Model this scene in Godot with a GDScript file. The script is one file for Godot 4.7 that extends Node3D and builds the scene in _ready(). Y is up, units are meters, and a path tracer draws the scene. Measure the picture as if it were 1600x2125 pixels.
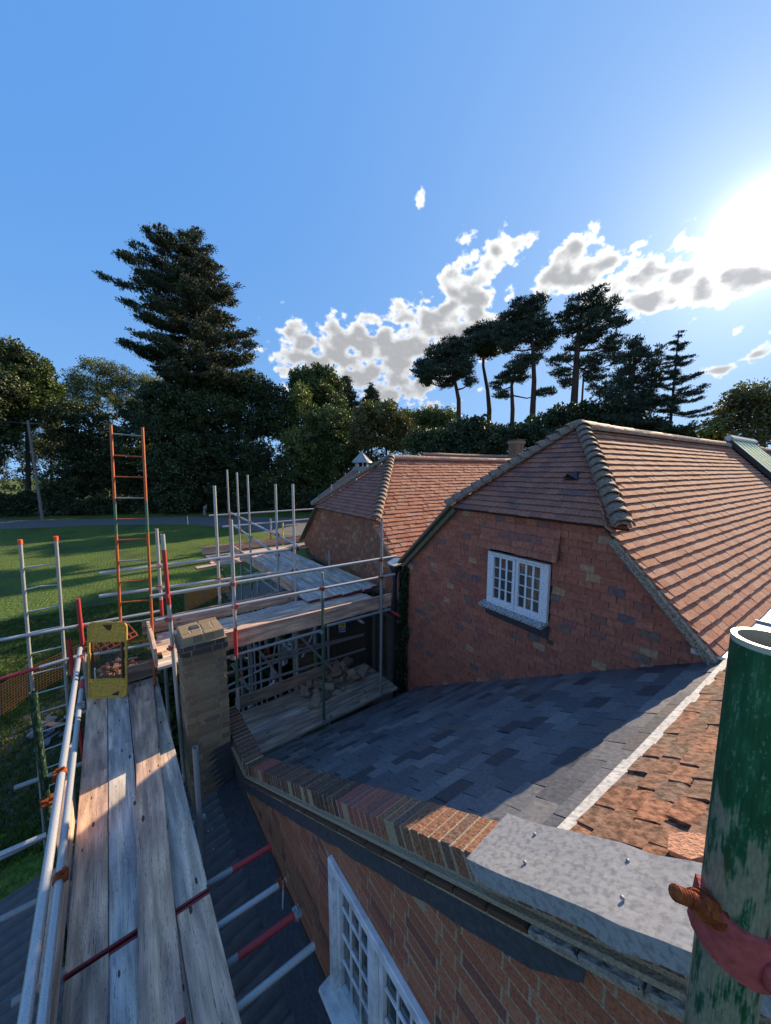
extends Node3D
# World: y up, metres, ground at y = 0. The eye stands on a scaffold at (0, E, 0).
# P(x, y, z) and Q(n, y, s) take heights relative to the eye. P runs with the tile-hung houses, Q with the near house, which is turned by 4 degrees: n to the right, s along the walkway.

const E := 7.2
const C4 := 0.99756405
const S4 := 0.06975647
const SUN := Vector3(0.898, 0.401, -0.18)
var O := Vector3.ZERO
var rng := RandomNumberGenerator.new()
var M := {}
var PAL := {}
var taken := {}
var cam: Camera3D
var cf: Vector3
var cr: Vector3
var cu: Vector3

func P(x: float, y: float, z: float) -> Vector3:
	return Vector3(x, y + E, z)

func Q(n: float, y: float, s: float) -> Vector3:
	return Vector3(n * C4 - s * S4, y + E, -n * S4 - s * C4)

func rr(a: float, b: float) -> float:
	return rng.randf_range(a, b)

func lin(r: float, g: float, b: float) -> Color:
	return Color(r, g, b).linear_to_srgb()

# ---------------------------------------------------------------- naming
func numbered(called: String) -> String:
	if not taken.has(called):
		taken[called] = 0
		return called
	taken[called] += 1
	return "%s_%03d" % [called, taken[called]]

func tag(o: Node, label: String, category: String, group := "", kind := "") -> void:
	if label: o.set_meta("label", label)
	if category: o.set_meta("category", category)
	if group: o.set_meta("group", group)
	if kind: o.set_meta("kind", kind)

func thing(called: String, label: String, category: String, at: Vector3, group := "") -> Node3D:
	var o := Node3D.new()
	o.name = numbered(called)
	o.position = at
	add_child(o)
	tag(o, label, category, group)
	O = at
	return o

func top(called: String, mesh: Mesh, mat: Material, label: String, category: String, group := "", kind := "") -> MeshInstance3D:
	var o := MeshInstance3D.new()
	o.name = numbered(called)
	o.mesh = mesh
	o.material_override = mat
	o.position = O
	add_child(o)
	tag(o, label, category, group, kind)
	return o

func part(parent: Node, called: String, mesh: Mesh, mat: Material, label := "") -> MeshInstance3D:
	var o := MeshInstance3D.new()
	o.name = called
	o.mesh = mesh
	o.material_override = mat
	parent.add_child(o, true)
	if label: o.set_meta("label", label)
	return o

func put(parent: Node, called: String, mesh: Mesh, mat: Material, xf: Transform3D) -> MeshInstance3D:
	var o := part(parent, called, mesh, mat)
	o.transform = Transform3D(xf.basis, xf.origin - O)
	return o

# ---------------------------------------------------------------- meshes (world coordinates, stored relative to O)
func mb() -> SurfaceTool:
	var st := SurfaceTool.new()
	st.begin(Mesh.PRIMITIVE_TRIANGLES)
	return st

func tri(st: SurfaceTool, a: Vector3, b: Vector3, c: Vector3) -> void:
	var n := (c - a).cross(b - a).normalized()
	for p in [a, b, c]:
		st.set_normal(n)
		st.set_uv(Vector2.ZERO)
		st.add_vertex(p - O)

# corners clockwise as seen from outside
func quad(st: SurfaceTool, a: Vector3, b: Vector3, c: Vector3, d: Vector3, uv := []) -> void:
	var n := (c - a).cross(b - d).normalized()
	var p := [a, b, c, d]
	for i in [0, 1, 2, 0, 2, 3]:
		st.set_normal(n)
		st.set_uv(uv[i] if uv else Vector2.ZERO)
		st.add_vertex(p[i] - O)

func bx(st: SurfaceTool, t: Transform3D, size: Vector3, bev := 0.0) -> void:
	var h := size * 0.5
	var ax := [Vector3.RIGHT, Vector3.UP, Vector3.BACK]
	for i in 3:
		for sg in [-1.0, 1.0]:
			var d: Vector3 = ax[i] * sg
			var u: Vector3 = ax[(i + 1) % 3] * sg
			var v: Vector3 = ax[(i + 2) % 3]
			var hu := absf(u.dot(h)) - bev
			var hv := absf(v.dot(h)) - bev
			var c := d * absf(d.dot(h))
			var lu := hu * 2.0
			var lv := hv * 2.0
			quad(st, t * (c - u * hu + v * hv), t * (c + u * hu + v * hv), t * (c + u * hu - v * hv), t * (c - u * hu - v * hv), [Vector2(0, lv), Vector2(lu, lv), Vector2(lu, 0), Vector2(0, 0)])
	if bev > 0.0:
		for i in 3:
			var w: Vector3 = ax[i]
			var a: Vector3 = ax[(i + 1) % 3]
			var b: Vector3 = ax[(i + 2) % 3]
			var hw := absf(w.dot(h)) - bev
			var ha := absf(a.dot(h))
			var hb := absf(b.dot(h))
			for sa in [-1.0, 1.0]:
				for sb in [-1.0, 1.0]:
					var p1: Vector3 = a * sa * ha + b * sb * (hb - bev)
					var p2: Vector3 = a * sa * (ha - bev) + b * sb * hb
					if sa * sb < 0.0:
						quad(st, t * (p1 - w * hw), t * (p2 - w * hw), t * (p2 + w * hw), t * (p1 + w * hw))
					else:
						quad(st, t * (p1 + w * hw), t * (p2 + w * hw), t * (p2 - w * hw), t * (p1 - w * hw))

# a box from a to b along its length: width across (to the side of up), height along up, centred on the line
func bar(st: SurfaceTool, a: Vector3, b: Vector3, w: float, h: float, up := Vector3.UP, bev := 0.0) -> void:
	var z := (b - a).normalized()
	var x := up.cross(z).normalized()
	var y := z.cross(x)
	bx(st, Transform3D(Basis(x, y, z), (a + b) * 0.5), Vector3(w, h, a.distance_to(b)), bev)

func side_of(z: Vector3) -> Vector3:
	return (Vector3.UP if absf(z.y) < 0.9 else Vector3.RIGHT).cross(z).normalized()

func tube(st: SurfaceTool, a: Vector3, b: Vector3, r0: float, r1: float, seg := 10, wall := 0.0) -> void:
	var z := (b - a).normalized()
	var x := side_of(z)
	var y := z.cross(x)
	var len := a.distance_to(b)
	for i in seg:
		var d0 := x * cos(TAU * i / seg) + y * sin(TAU * i / seg)
		var d1 := x * cos(TAU * (i + 1) / seg) + y * sin(TAU * (i + 1) / seg)
		var q := [a + d0 * r0, b + d0 * r1, b + d1 * r1, a + d1 * r0]
		var tip := z * (r0 - r1)
		var n0 := (d0 * len + tip).normalized()
		var n1 := (d1 * len + tip).normalized()
		var nn := [n0, n0, n1, n1]
		var uv := [Vector2(i * 0.03, 0), Vector2(i * 0.03, len), Vector2(i * 0.03 + 0.03, len), Vector2(i * 0.03 + 0.03, 0)]
		for k in [0, 1, 2, 0, 2, 3]:
			st.set_normal(nn[k])
			st.set_uv(uv[k])
			st.add_vertex(q[k] - O)
		if wall > 0.0:
			var i0 := r0 - wall
			var i1 := r1 - wall
			quad(st, b + d0 * r1, b + d0 * i1, b + d1 * i1, b + d1 * r1)
			quad(st, a + d1 * r0, a + d1 * i0, a + d0 * i0, a + d0 * r0)
			quad(st, b + d0 * i1, a + d0 * i0, a + d1 * i0, b + d1 * i1)
		else:
			tri(st, b, b + d1 * r1, b + d0 * r1)
			tri(st, a, a + d0 * r0, a + d1 * r0)

# a flat outline in a frame (x along u, y along v, z outwards), from depth z0 to z1; outline anticlockwise seen from outside
func prism(st: SurfaceTool, fr: Transform3D, poly: PackedVector2Array, z0: float, z1: float, tilt := 0.0, v0 := 0.0) -> void:
	var p := poly
	if Geometry2D.is_polygon_clockwise(p):
		p = PackedVector2Array(p)
		p.reverse()
	var idx := Geometry2D.triangulate_polygon(p)
	var zz := func(q: Vector2, z: float) -> Vector3: return fr * Vector3(q.x, q.y, z - tilt * (q.y - v0))
	for i in range(0, idx.size(), 3):
		var a: Vector2 = p[idx[i]]
		var b: Vector2 = p[idx[i + 1]]
		var c: Vector2 = p[idx[i + 2]]
		if (b - a).cross(c - a) > 0.0:
			var sw := b
			b = c
			c = sw
		tri(st, zz.call(a, z1), zz.call(b, z1), zz.call(c, z1))
		tri(st, zz.call(a, z0), zz.call(c, z0), zz.call(b, z0))
	for i in p.size():
		var a: Vector2 = p[i]
		var b: Vector2 = p[(i + 1) % p.size()]
		quad(st, zz.call(a, z1), zz.call(b, z1), zz.call(b, z0), zz.call(a, z0))

func ball(st: SurfaceTool, c: Vector3, r: Vector3, seg := 8, rings := 5) -> void:
	for j in rings:
		for i in seg:
			var q := []
			for k in [[i, j], [i + 1, j], [i + 1, j + 1], [i, j + 1]]:
				var th: float = PI * k[1] / rings
				var ph: float = TAU * k[0] / seg
				q.append(Vector3(sin(th) * cos(ph), cos(th), sin(th) * sin(ph)))
			for k in [0, 2, 1, 0, 3, 2]:
				st.set_normal(q[k])
				st.set_uv(Vector2.ZERO)
				st.add_vertex(c + q[k] * r - O)

# half-round tile along an axis: lower end at a, upper end at b, open side down (along -up)
func arch(st: SurfaceTool, a: Vector3, b: Vector3, up: Vector3, r0: float, r1: float, th: float, span := PI, seg := 8) -> void:
	var z := (b - a).normalized()
	var x := up.cross(z).normalized()
	var y := z.cross(x)
	for i in seg:
		var t0 := (PI - span) * 0.5 + span * i / seg
		var t1 := (PI - span) * 0.5 + span * (i + 1) / seg
		var d0 := x * cos(t0) + y * sin(t0)
		var d1 := x * cos(t1) + y * sin(t1)
		var q := [a + d1 * r0, a + d0 * r0, b + d0 * r1, b + d1 * r1]
		var nn := [d1, d0, d0, d1]
		for k in [0, 1, 2, 0, 2, 3]:
			st.set_normal(nn[k])
			st.set_uv(Vector2.ZERO)
			st.add_vertex(q[k] - O)
		quad(st, a + d1 * r0, a + d0 * r0, a + d0 * (r0 - th), a + d1 * (r0 - th))
		quad(st, b + d0 * r1, b + d1 * r1, b + d1 * (r1 - th), b + d0 * (r1 - th))
		quad(st, a + d1 * (r0 - th), a + d0 * (r0 - th), b + d0 * (r1 - th), b + d1 * (r1 - th))
	for e in [[0.0, -1.0], [1.0, 1.0]]:
		var t: float = (PI - span) * 0.5 + span * e[0]
		var d := x * cos(t) + y * sin(t)
		if e[1] > 0.0:
			quad(st, a + d * r0, a + d * (r0 - th), b + d * (r1 - th), b + d * r1)
		else:
			quad(st, b + d * r1, b + d * (r1 - th), a + d * (r0 - th), a + d * r0)

# ---------------------------------------------------------------- textures and materials
func noise_tex(freq: float, oct: int, ramp: Array, sd: int, size := 256, kind := FastNoiseLite.TYPE_SIMPLEX_SMOOTH) -> NoiseTexture2D:
	var f := FastNoiseLite.new()
	f.seed = sd
	f.noise_type = kind
	f.frequency = freq
	f.fractal_octaves = oct
	f.fractal_gain = 0.6
	var t := NoiseTexture2D.new()
	t.width = size
	t.height = size
	t.seamless = true
	t.noise = f
	var g := Gradient.new()
	var off := PackedFloat32Array()
	var col := PackedColorArray()
	for r in ramp:
		off.append(r[0])
		col.append(r[1])
	g.offsets = off
	g.colors = col
	t.color_ramp = g
	return t

func noise_normal(freq: float, oct: int, strength: float, sd: int, size := 256) -> NoiseTexture2D:
	var f := FastNoiseLite.new()
	f.seed = sd
	f.frequency = freq
	f.fractal_octaves = oct
	f.fractal_gain = 0.6
	var t := NoiseTexture2D.new()
	t.width = size
	t.height = size
	t.seamless = true
	t.as_normal_map = true
	t.bump_strength = strength
	t.noise = f
	return t

func grey(v: float) -> Color:
	return Color(v, v, v)

func mat(col: Color, rough: float, tex: Texture2D = null, scale := Vector3.ONE, nrm: Texture2D = null, nstr := 1.0, world := true, metal := 0.0) -> StandardMaterial3D:
	var m := StandardMaterial3D.new()
	m.albedo_color = col
	m.roughness = rough
	m.metallic = metal
	if tex: m.albedo_texture = tex
	if nrm:
		m.normal_enabled = true
		m.normal_texture = nrm
		m.normal_scale = nstr
	if tex or nrm:
		m.uv1_triplanar = true
		m.uv1_world_triplanar = world
		m.uv1_scale = scale
		m.uv1_triplanar_sharpness = 4.0
	return m

# a palette: the same surface in several tones, and one material that takes its tone from instance or vertex colours
func palette(called: String, cols: Array, wts: Array, rough: float, tex: Texture2D, scale: Vector3, nrm: Texture2D, nstr: float) -> void:
	var d := {"cols": [], "wts": wts, "mats": []}
	for c in cols:
		var l := Color(c[0], c[1], c[2])
		d.cols.append(l)
		d.mats.append(mat(l.linear_to_srgb(), rough, tex, scale, nrm, nstr))
	var mm := mat(Color.WHITE, rough, tex, scale, nrm, nstr)
	mm.vertex_color_use_as_albedo = true
	d.mm = mm
	PAL[called] = d

func pick(pal: Dictionary) -> int:
	var total := 0.0
	for w in pal.wts: total += w
	var x := rng.randf() * total
	for i in pal.wts.size():
		x -= pal.wts[i]
		if x <= 0.0: return i
	return 0

# weathered board: grain, cracks, knots, water stains; u across, v along
func wood_texture(sd: int, base: Color, alt: Color, knots: int) -> ImageTexture:
	var w := 128
	var h := 768
	var r := RandomNumberGenerator.new()
	r.seed = sd
	var f := FastNoiseLite.new()
	f.seed = sd
	f.frequency = 1.0
	f.fractal_octaves = 3
	var g := FastNoiseLite.new()
	g.seed = sd + 9
	g.frequency = 1.0
	g.fractal_octaves = 2
	var kn := []
	for i in knots:
		kn.append([r.randf_range(0.08, 0.92), r.randf_range(0.02, 0.98), r.randf_range(0.018, 0.05)])
	var im := Image.create(w, h, false, Image.FORMAT_RGB8)
	for y in h:
		var v := float(y) / h
		var bend := 0.05 * g.get_noise_2d(v * 3.0, 4.0)
		for x in w:
			var u := float(x) / w
			var uu := u + bend
			var dark := 0.0
			for k in kn:
				var dx: float = (u - k[0])
				var dy: float = (v - k[1]) * 6.5
				var q: float = sqrt(dx * dx + dy * dy * 0.55) / k[2]
				if q < 4.0:
					uu += 0.05 * signf(dx) * exp(-q * q * 0.25)
					if q < 1.0: dark = maxf(dark, 0.75 - 0.25 * sin(q * 9.0))
			var grain := f.get_noise_2d(uu * 34.0, v * 5.0)
			var fine := f.get_noise_2d(uu * 120.0, v * 14.0 + 50.0)
			var stain := g.get_noise_2d(u * 3.0 + 20.0, v * 7.0)
			var t := 0.95 + 0.13 * grain + 0.13 * fine + 0.22 * stain
			if absf(f.get_noise_2d(uu * 9.0 + 80.0, v * 1.6)) < 0.012: t *= 0.6
			var c := base.lerp(alt, clampf(0.5 + 1.3 * g.get_noise_2d(u * 2.0 + 70.0, v * 3.0 + 9.0), 0.0, 1.0))
			c = Color(c.r * t, c.g * t, c.b * t)
			if dark > 0.0: c = c.lerp(Color(0.18, 0.11, 0.08), dark)
			im.set_pixel(x, y, c)
	im.generate_mipmaps()
	return ImageTexture.create_from_image(im)

# ---------------------------------------------------------------- pieces of surfaces: tiles, slates, bricks
# a tile in its frame: tail at v = 0, head at v = L, sagging a little
func tile_mesh(w: float, L: float, th: float, lift: float, camber: float, jag: float) -> ArrayMesh:
	var keep := O
	O = Vector3.ZERO
	var st := mb()
	var us := [-w * 0.5, w * 0.5]
	var vs := [0.0, L * 0.5, L]
	var zs := []
	for k in 3:
		var s: float = vs[k] / L
		zs.append(lift * (1.0 - s) + camber * 4.0 * s * (1.0 - s))
	var g := []
	for k in 3:
		var row := []
		for i in 2:
			row.append(Vector3(us[i] + rr(-jag, jag), vs[k] + (rr(-jag, jag) if k == 0 else 0.0), zs[k] + (rr(-0.3, 0.3) * jag if k == 0 else 0.0)))
		g.append(row)
	var dn := Vector3(0, 0, -th)
	for k in 2:
		quad(st, g[k + 1][0], g[k + 1][1], g[k][1], g[k][0])
		quad(st, g[k][0], g[k][0] + dn, g[k + 1][0] + dn, g[k + 1][0])
		quad(st, g[k + 1][1], g[k + 1][1] + dn, g[k][1] + dn, g[k][1])
	quad(st, g[0][0], g[0][1], g[0][1] + dn, g[0][0] + dn)
	quad(st, g[0][0] + dn, g[0][1] + dn, g[2][1] + dn, g[2][0] + dn)
	O = keep
	return st.commit()

# a brick in its frame: centred on u, bed at v = 0, face at z = d
func brick_mesh(w: float, h: float, d: float, bev: float) -> ArrayMesh:
	var keep := O
	O = Vector3.ZERO
	var st := mb()
	var o := [Vector3(-w * 0.5, 0, d - bev), Vector3(w * 0.5, 0, d - bev), Vector3(w * 0.5, h, d - bev), Vector3(-w * 0.5, h, d - bev)]
	var n := []
	for q in o:
		n.append(Vector3(q.x - signf(q.x) * bev + rr(-1, 1) * bev * 0.6, (q.y + bev if q.y == 0.0 else q.y - bev) + rr(-1, 1) * bev * 0.6, d + rr(-1, 1) * bev * 0.5))
	quad(st, n[3], n[2], n[1], n[0])
	for i in 4:
		var j := (i + 1) % 4
		quad(st, o[i], n[i], n[j], o[j])
		quad(st, Vector3(o[i].x, o[i].y, -0.02), o[i], o[j], Vector3(o[j].x, o[j].y, -0.02))
	O = keep
	return st.commit()

func before_eye(p: Vector3) -> float:
	var v := p - cam.position
	var z := v.dot(cf)
	if z < 0.1 or absf(v.dot(cr)) > z * 1.14 or absf(v.dot(cu)) > z * 1.5: return 1000.0 + v.length()
	return v.length()

# covers the outline poly of a frame with pieces. opt: g gauge, w widths, h height of the piece, gap, kind "tile" or "brick", th, lift, camber, jag, limit, bond, holes, off (height of the layer), turn
func lay(parent: Node, called: String, fr: Transform3D, poly: PackedVector2Array, opt: Dictionary, pal: Dictionary) -> void:
	var g: float = opt.g
	var ws: Array = opt.w
	var gap: float = opt.get("gap", 0.003)
	var H: float = opt.h
	var brick: bool = opt.kind == "brick"
	var th: float = opt.get("th", 0.012)
	var lift: float = opt.get("lift", 0.022)
	var limit: int = opt.get("limit", 300)
	var off: float = opt.get("off", 0.0)
	var turn: float = opt.get("turn", 0.008)
	var holes: Array = opt.get("holes", [])
	var sets := {}
	for w in ws:
		if sets.has(w): continue
		var a := []
		for k in opt.get("variants", 3):
			a.append(brick_mesh(w - gap, H, th, opt.get("bev", 0.004)) if brick else tile_mesh(w - gap, H, th, lift, opt.get("camber", 0.0) * rr(0.4, 1.4), opt.get("jag", 0.002)))
		sets[w] = a
	var lo := poly[0]
	var hi := poly[0]
	for q in poly:
		lo = lo.min(q)
		hi = hi.max(q)
	var whole := []
	var cut := []
	var row := 0
	var v := lo.y + float(opt.get("v0", 0.0))
	while v < hi.y:
		var k := row % 2 if ws.size() > 1 else 0
		var u: float = lo.x - ws[0] - (float(ws[0]) * float(opt.get("bond", 0.5)) * (row % 2)) + rr(-1, 1) * float(opt.get("slip", 0.012))
		while u < hi.x:
			var w: float = ws[k % ws.size()]
			k += 1
			var c := Vector2(u + w * 0.5, v)
			var seen_h := minf(H, g)
			var rect := PackedVector2Array([Vector2(u + gap * 0.5, v), Vector2(u + w - gap * 0.5, v), Vector2(u + w - gap * 0.5, v + seen_h), Vector2(u + gap * 0.5, v + seen_h)])
			u += w
			var inside := 0
			var holed := 0
			for q in rect:
				if Geometry2D.is_point_in_polygon(q, poly): inside += 1
				for h in holes:
					if Geometry2D.is_point_in_polygon(q, h): holed += 1
			var ci := pick(pal)
			var nudge := Vector3(0, rr(-1, 1) * float(opt.get("rag", 0.002)), off + rr(-1, 1) * float(opt.get("proud", 0.0015)))
			if inside == 4 and holed == 0:
				var b := Basis(Vector3.BACK, rr(-turn, turn)) * Basis(Vector3.UP, rr(-turn, turn))
				var t := fr * Transform3D(b, Vector3(c.x, c.y, 0) + nudge)
				whole.append([before_eye(t.origin), t, sets[w][rng.randi() % sets[w].size()], ci])
			elif holed < 4:
				var bits: Array = Geometry2D.intersect_polygons(poly, rect)
				for h in holes:
					var nb := []
					for x in bits: nb.append_array(Geometry2D.clip_polygons(x, h))
					bits = nb
				for x in bits:
					var area := 0.0
					for i in x.size(): area += x[i].cross(x[(i + 1) % x.size()]) * 0.5
					if absf(area) > 0.1 * w * seen_h:
						cut.append([before_eye(fr * Vector3(c.x, c.y, 0)), x, c.y, ci, nudge.z])
		v += g
		row += 1
	var all := whole.duplicate()
	for q in cut: all.append(q)
	all.sort_custom(func(a, b): return a[0] < b[0])
	var rest := {}
	var loose := mb()
	var loose_n := 0
	for i in all.size():
		var it: Array = all[i]
		if it.size() == 4:
			if i < limit:
				put(parent, called, it[2], pal.mats[it[3]], it[1])
			else:
				if not rest.has(it[2]): rest[it[2]] = []
				rest[it[2]].append(it)
		else:
			var st: SurfaceTool = mb() if i < limit else loose
			if i >= limit:
				loose_n += 1
				st.set_color(pal.cols[it[3]])
			var z1: float = (th if brick else lift) + float(it[4])
			prism(st, fr, it[1], z1 - (0.02 if brick else th), z1, 0.0 if brick else lift / H, it[2])
			if i < limit: part(parent, called, st.commit(), pal.mats[it[3]])
	for m in rest:
		var mm := MultiMesh.new()
		mm.transform_format = MultiMesh.TRANSFORM_3D
		mm.use_colors = true
		mm.mesh = m
		mm.instance_count = rest[m].size()
		for i in rest[m].size():
			var t: Transform3D = rest[m][i][1]
			mm.set_instance_transform(i, Transform3D(t.basis, t.origin - O))
			mm.set_instance_color(i, pal.cols[rest[m][i][3]])
		var o := MultiMeshInstance3D.new()
		o.name = called + "s_beyond"
		o.multimesh = mm
		o.material_override = pal.mm
		o.set_meta("kind", "stuff")
		parent.add_child(o, true)
	if loose_n:
		var o := part(parent, called + "s_cut", loose.commit(), pal.mm)
		o.set_meta("kind", "stuff")

func frame(u: Vector3, v: Vector3, at: Vector3) -> Transform3D:
	return Transform3D(Basis(u, v, u.cross(v)), at)

func poly(a: Array) -> PackedVector2Array:
	var p := PackedVector2Array()
	for q in a: p.append(Vector2(q[0], q[1]))
	return p

func copies(parent: Node, called: String, mesh: Mesh, m: Material, xf: Array, cols: Array, kind := "") -> MultiMeshInstance3D:
	var mm := MultiMesh.new()
	mm.transform_format = MultiMesh.TRANSFORM_3D
	mm.use_colors = true
	mm.mesh = mesh
	mm.instance_count = xf.size()
	for i in xf.size():
		var t: Transform3D = xf[i]
		mm.set_instance_transform(i, Transform3D(t.basis, t.origin - O))
		mm.set_instance_color(i, cols[i])
	var o := MultiMeshInstance3D.new()
	o.name = called
	o.multimesh = mm
	o.material_override = m
	if kind: o.set_meta("kind", kind)
	parent.add_child(o, true)
	return o

# ---------------------------------------------------------------- sky
func sky_image() -> ImageTexture:
	var w := 512
	var h := 256
	var s := SUN.normalized()
	var far := FastNoiseLite.new()
	far.seed = 31
	far.frequency = 1.0
	far.fractal_octaves = 5
	var im := Image.create(w, h, false, Image.FORMAT_RGBF)
	for j in h:
		var el := PI * 0.5 - PI * (j + 0.5) / h
		for i in w:
			var az := TAU * (i + 0.5) / w
			var d := Vector3(sin(az) * cos(el), sin(el), -cos(az) * cos(el))
			im.set_pixel(i, j, air(d, s))
	im.resize(4096, 2048, Image.INTERPOLATE_CUBIC)
	for j in 1024:
		var el := PI * 0.5 - PI * (j + 0.5) / 2048.0
		for k in range(-10, 10):
			var az := TAU * (k + 0.5) / 4096.0
			im.set_pixel((k + 4096) % 4096, j, air(Vector3(sin(az) * cos(el), sin(el), -cos(az) * cos(el)), s))
	# cumulus low in the sky, thick where the blobs are, torn by noise; edges let the sun through
	var blobs := [[48.8,28.4,4.7,2.3],[45.5,26.1,3.5,2.7],[52.7,29.3,2.9,1.2],[47.3,23.2,5.5,2.3],[39.9,21.9,8.0,2.1],[26.6,19.4,8.0,2.2],[23.0,17.3,6.4,3.2],[34.0,16.9,11.8,4.6],[41.4,19.4,7.3,3.7],[29.5,13.6,8.9,2.7],[37.8,12.2,5.2,2.1],[59.6,26.9,3.6,2.3],[58.6,24.7,3.0,2.1],[63.1,25.0,4.4,2.3],[68.6,22.9,6.0,3.1],[68.1,20.7,4.5,2.0],[72.7,20.8,2.7,2.1],[76.9,19.6,2.7,2.3],[75.9,18.1,1.2,1.0],[79.7,20.0,2.8,2.2],[76.5,11.4,2.4,0.7],[79.2,12.3,1.7,0.7],[39.1,34.3,1.1,1.0],[41.9,10.1,2.2,0.8],[59.3,23.3,4.2,1.6],[76.8,7.2,1.6,0.4],[64.0,20.3,4.4,1.3],[86,17,6,3],[97,21,10,5.5],[112,15,12,6],[126,26,12,7],[142,15,13,6],[160,27,13,8],[182,15,14,6],[204,27,14,8],[230,16,14,6],[254,25,13,6.5],[280,15,12,5],[303,20,10,4]]  # blobs outside the view are added, unseen, to lighten the shade
	var f := FastNoiseLite.new()
	f.seed = 77
	f.frequency = 1.0
	f.fractal_octaves = 6
	f.fractal_gain = 0.58
	var fl := FastNoiseLite.new()
	fl.seed = 77
	fl.frequency = 1.0
	fl.fractal_octaves = 2
	var W := 4096
	var hh := 2048
	var done := {}
	for b0 in blobs:
		var x0 := int((b0[0] - b0[2] * 1.5) / 360.0 * W)
		var x1 := int((b0[0] + b0[2] * 1.5) / 360.0 * W)
		var y0 := int((90.0 - b0[1] - b0[3] * 1.5) / 180.0 * hh)
		var y1 := int((90.0 - b0[1] + b0[3] * 1.5) / 180.0 * hh)
		var step := 1 if b0[0] > 10.0 and b0[0] < 84.0 else 2
		for y in range(y0, y1, step):
			for x in range(x0, x1, step):
				var key := y * W + x
				if done.has(key): continue
				done[key] = true
				var az := 360.0 * (x + 0.5) / W
				var el := 90.0 - 180.0 * (y + 0.5) / hh
				var shape := 0.0
				var open := 1.0
				for b in blobs:
					var dx: float = (az - b[0]) / b[2]
					if absf(dx) > 1.5: continue
					var dy: float = (el - b[1]) / b[3]
					open *= 1.0 - 0.80 * exp(-1.25 * (dx * dx + dy * dy))
					
				shape = 1.0 - open
				if shape < 0.02: continue
				var n := f.get_noise_2d(az * 0.20, el * 0.28)
				var den := shape * 1.30 - 0.46 + n * 1.25
				if den <= 0.0: continue
				var a := smoothstep(0.0, 0.42, den)
				var relief := f.get_noise_2d(az * 0.30 + 9.0, el * 0.45) - f.get_noise_2d(az * 0.30 + 9.0 + 0.10, el * 0.45 + 0.10)
				var broad := shape * 1.30 - 0.46 + fl.get_noise_2d(az * 0.20, el * 0.28) * 0.75
				var thick := smoothstep(0.0, 0.85, broad * 0.65 + den * 0.35 - 0.018 * (el - 20.0))
				thick = clampf(thick + relief * 0.30 * (1.0 - thick * 0.6), 0.0, 1.0)
				var d := Vector3(sin(deg_to_rad(az)) * cos(deg_to_rad(el)), sin(deg_to_rad(el)), -cos(deg_to_rad(az)) * cos(deg_to_rad(el)))
				var ang := rad_to_deg(acos(clampf(d.dot(s), -1.0, 1.0)))
				var lit := 1.0 + 1.2 * exp(-ang / 9.0)
				var front := smoothstep(60.0, 110.0, ang)  # clouds opposite the sun get a brighter colour to fill the shade
				var bright := Color(0.60, 0.60, 0.59) * (lit + 0.45 * front)
				var dull := Color(0.215, 0.222, 0.236) * (1.0 + 0.35 * exp(-ang / 14.0) + 1.5 * front)
				var c := bright.lerp(dull, thick)
				var base := im.get_pixel(x, y)
				c = base.lerp(c, a)
				c.a = 1.0
				for yy in step:
					for xx in step:
						im.set_pixel((x + xx) % W, y + yy, c)
	return ImageTexture.create_from_image(im)

func air(d: Vector3, s: Vector3) -> Color:
	var y := maxf(d.y, 0.0)
	var t := pow(1.0 - y, 3.2)
	var c := Color(0.050, 0.158, 0.385).lerp(Color(0.140, 0.270, 0.46), t)
	var ang := rad_to_deg(acos(clampf(d.dot(s), -1.0, 1.0)))
	var wide := 0.17 * exp(-pow(ang / 32.0, 1.3))
	var mid := 0.26 * exp(-pow(ang / 8.0, 1.3))
	var core := 4.0 * exp(-pow(ang / 2.2, 1.7))
	c.r += wide * 0.82 + mid * 1.0 + core
	c.g += wide * 0.82 + mid * 0.95 + core * 0.97
	c.b += wide * 0.62 + mid * 0.80 + core * 0.90
	c.a = 1.0
	return c

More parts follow.
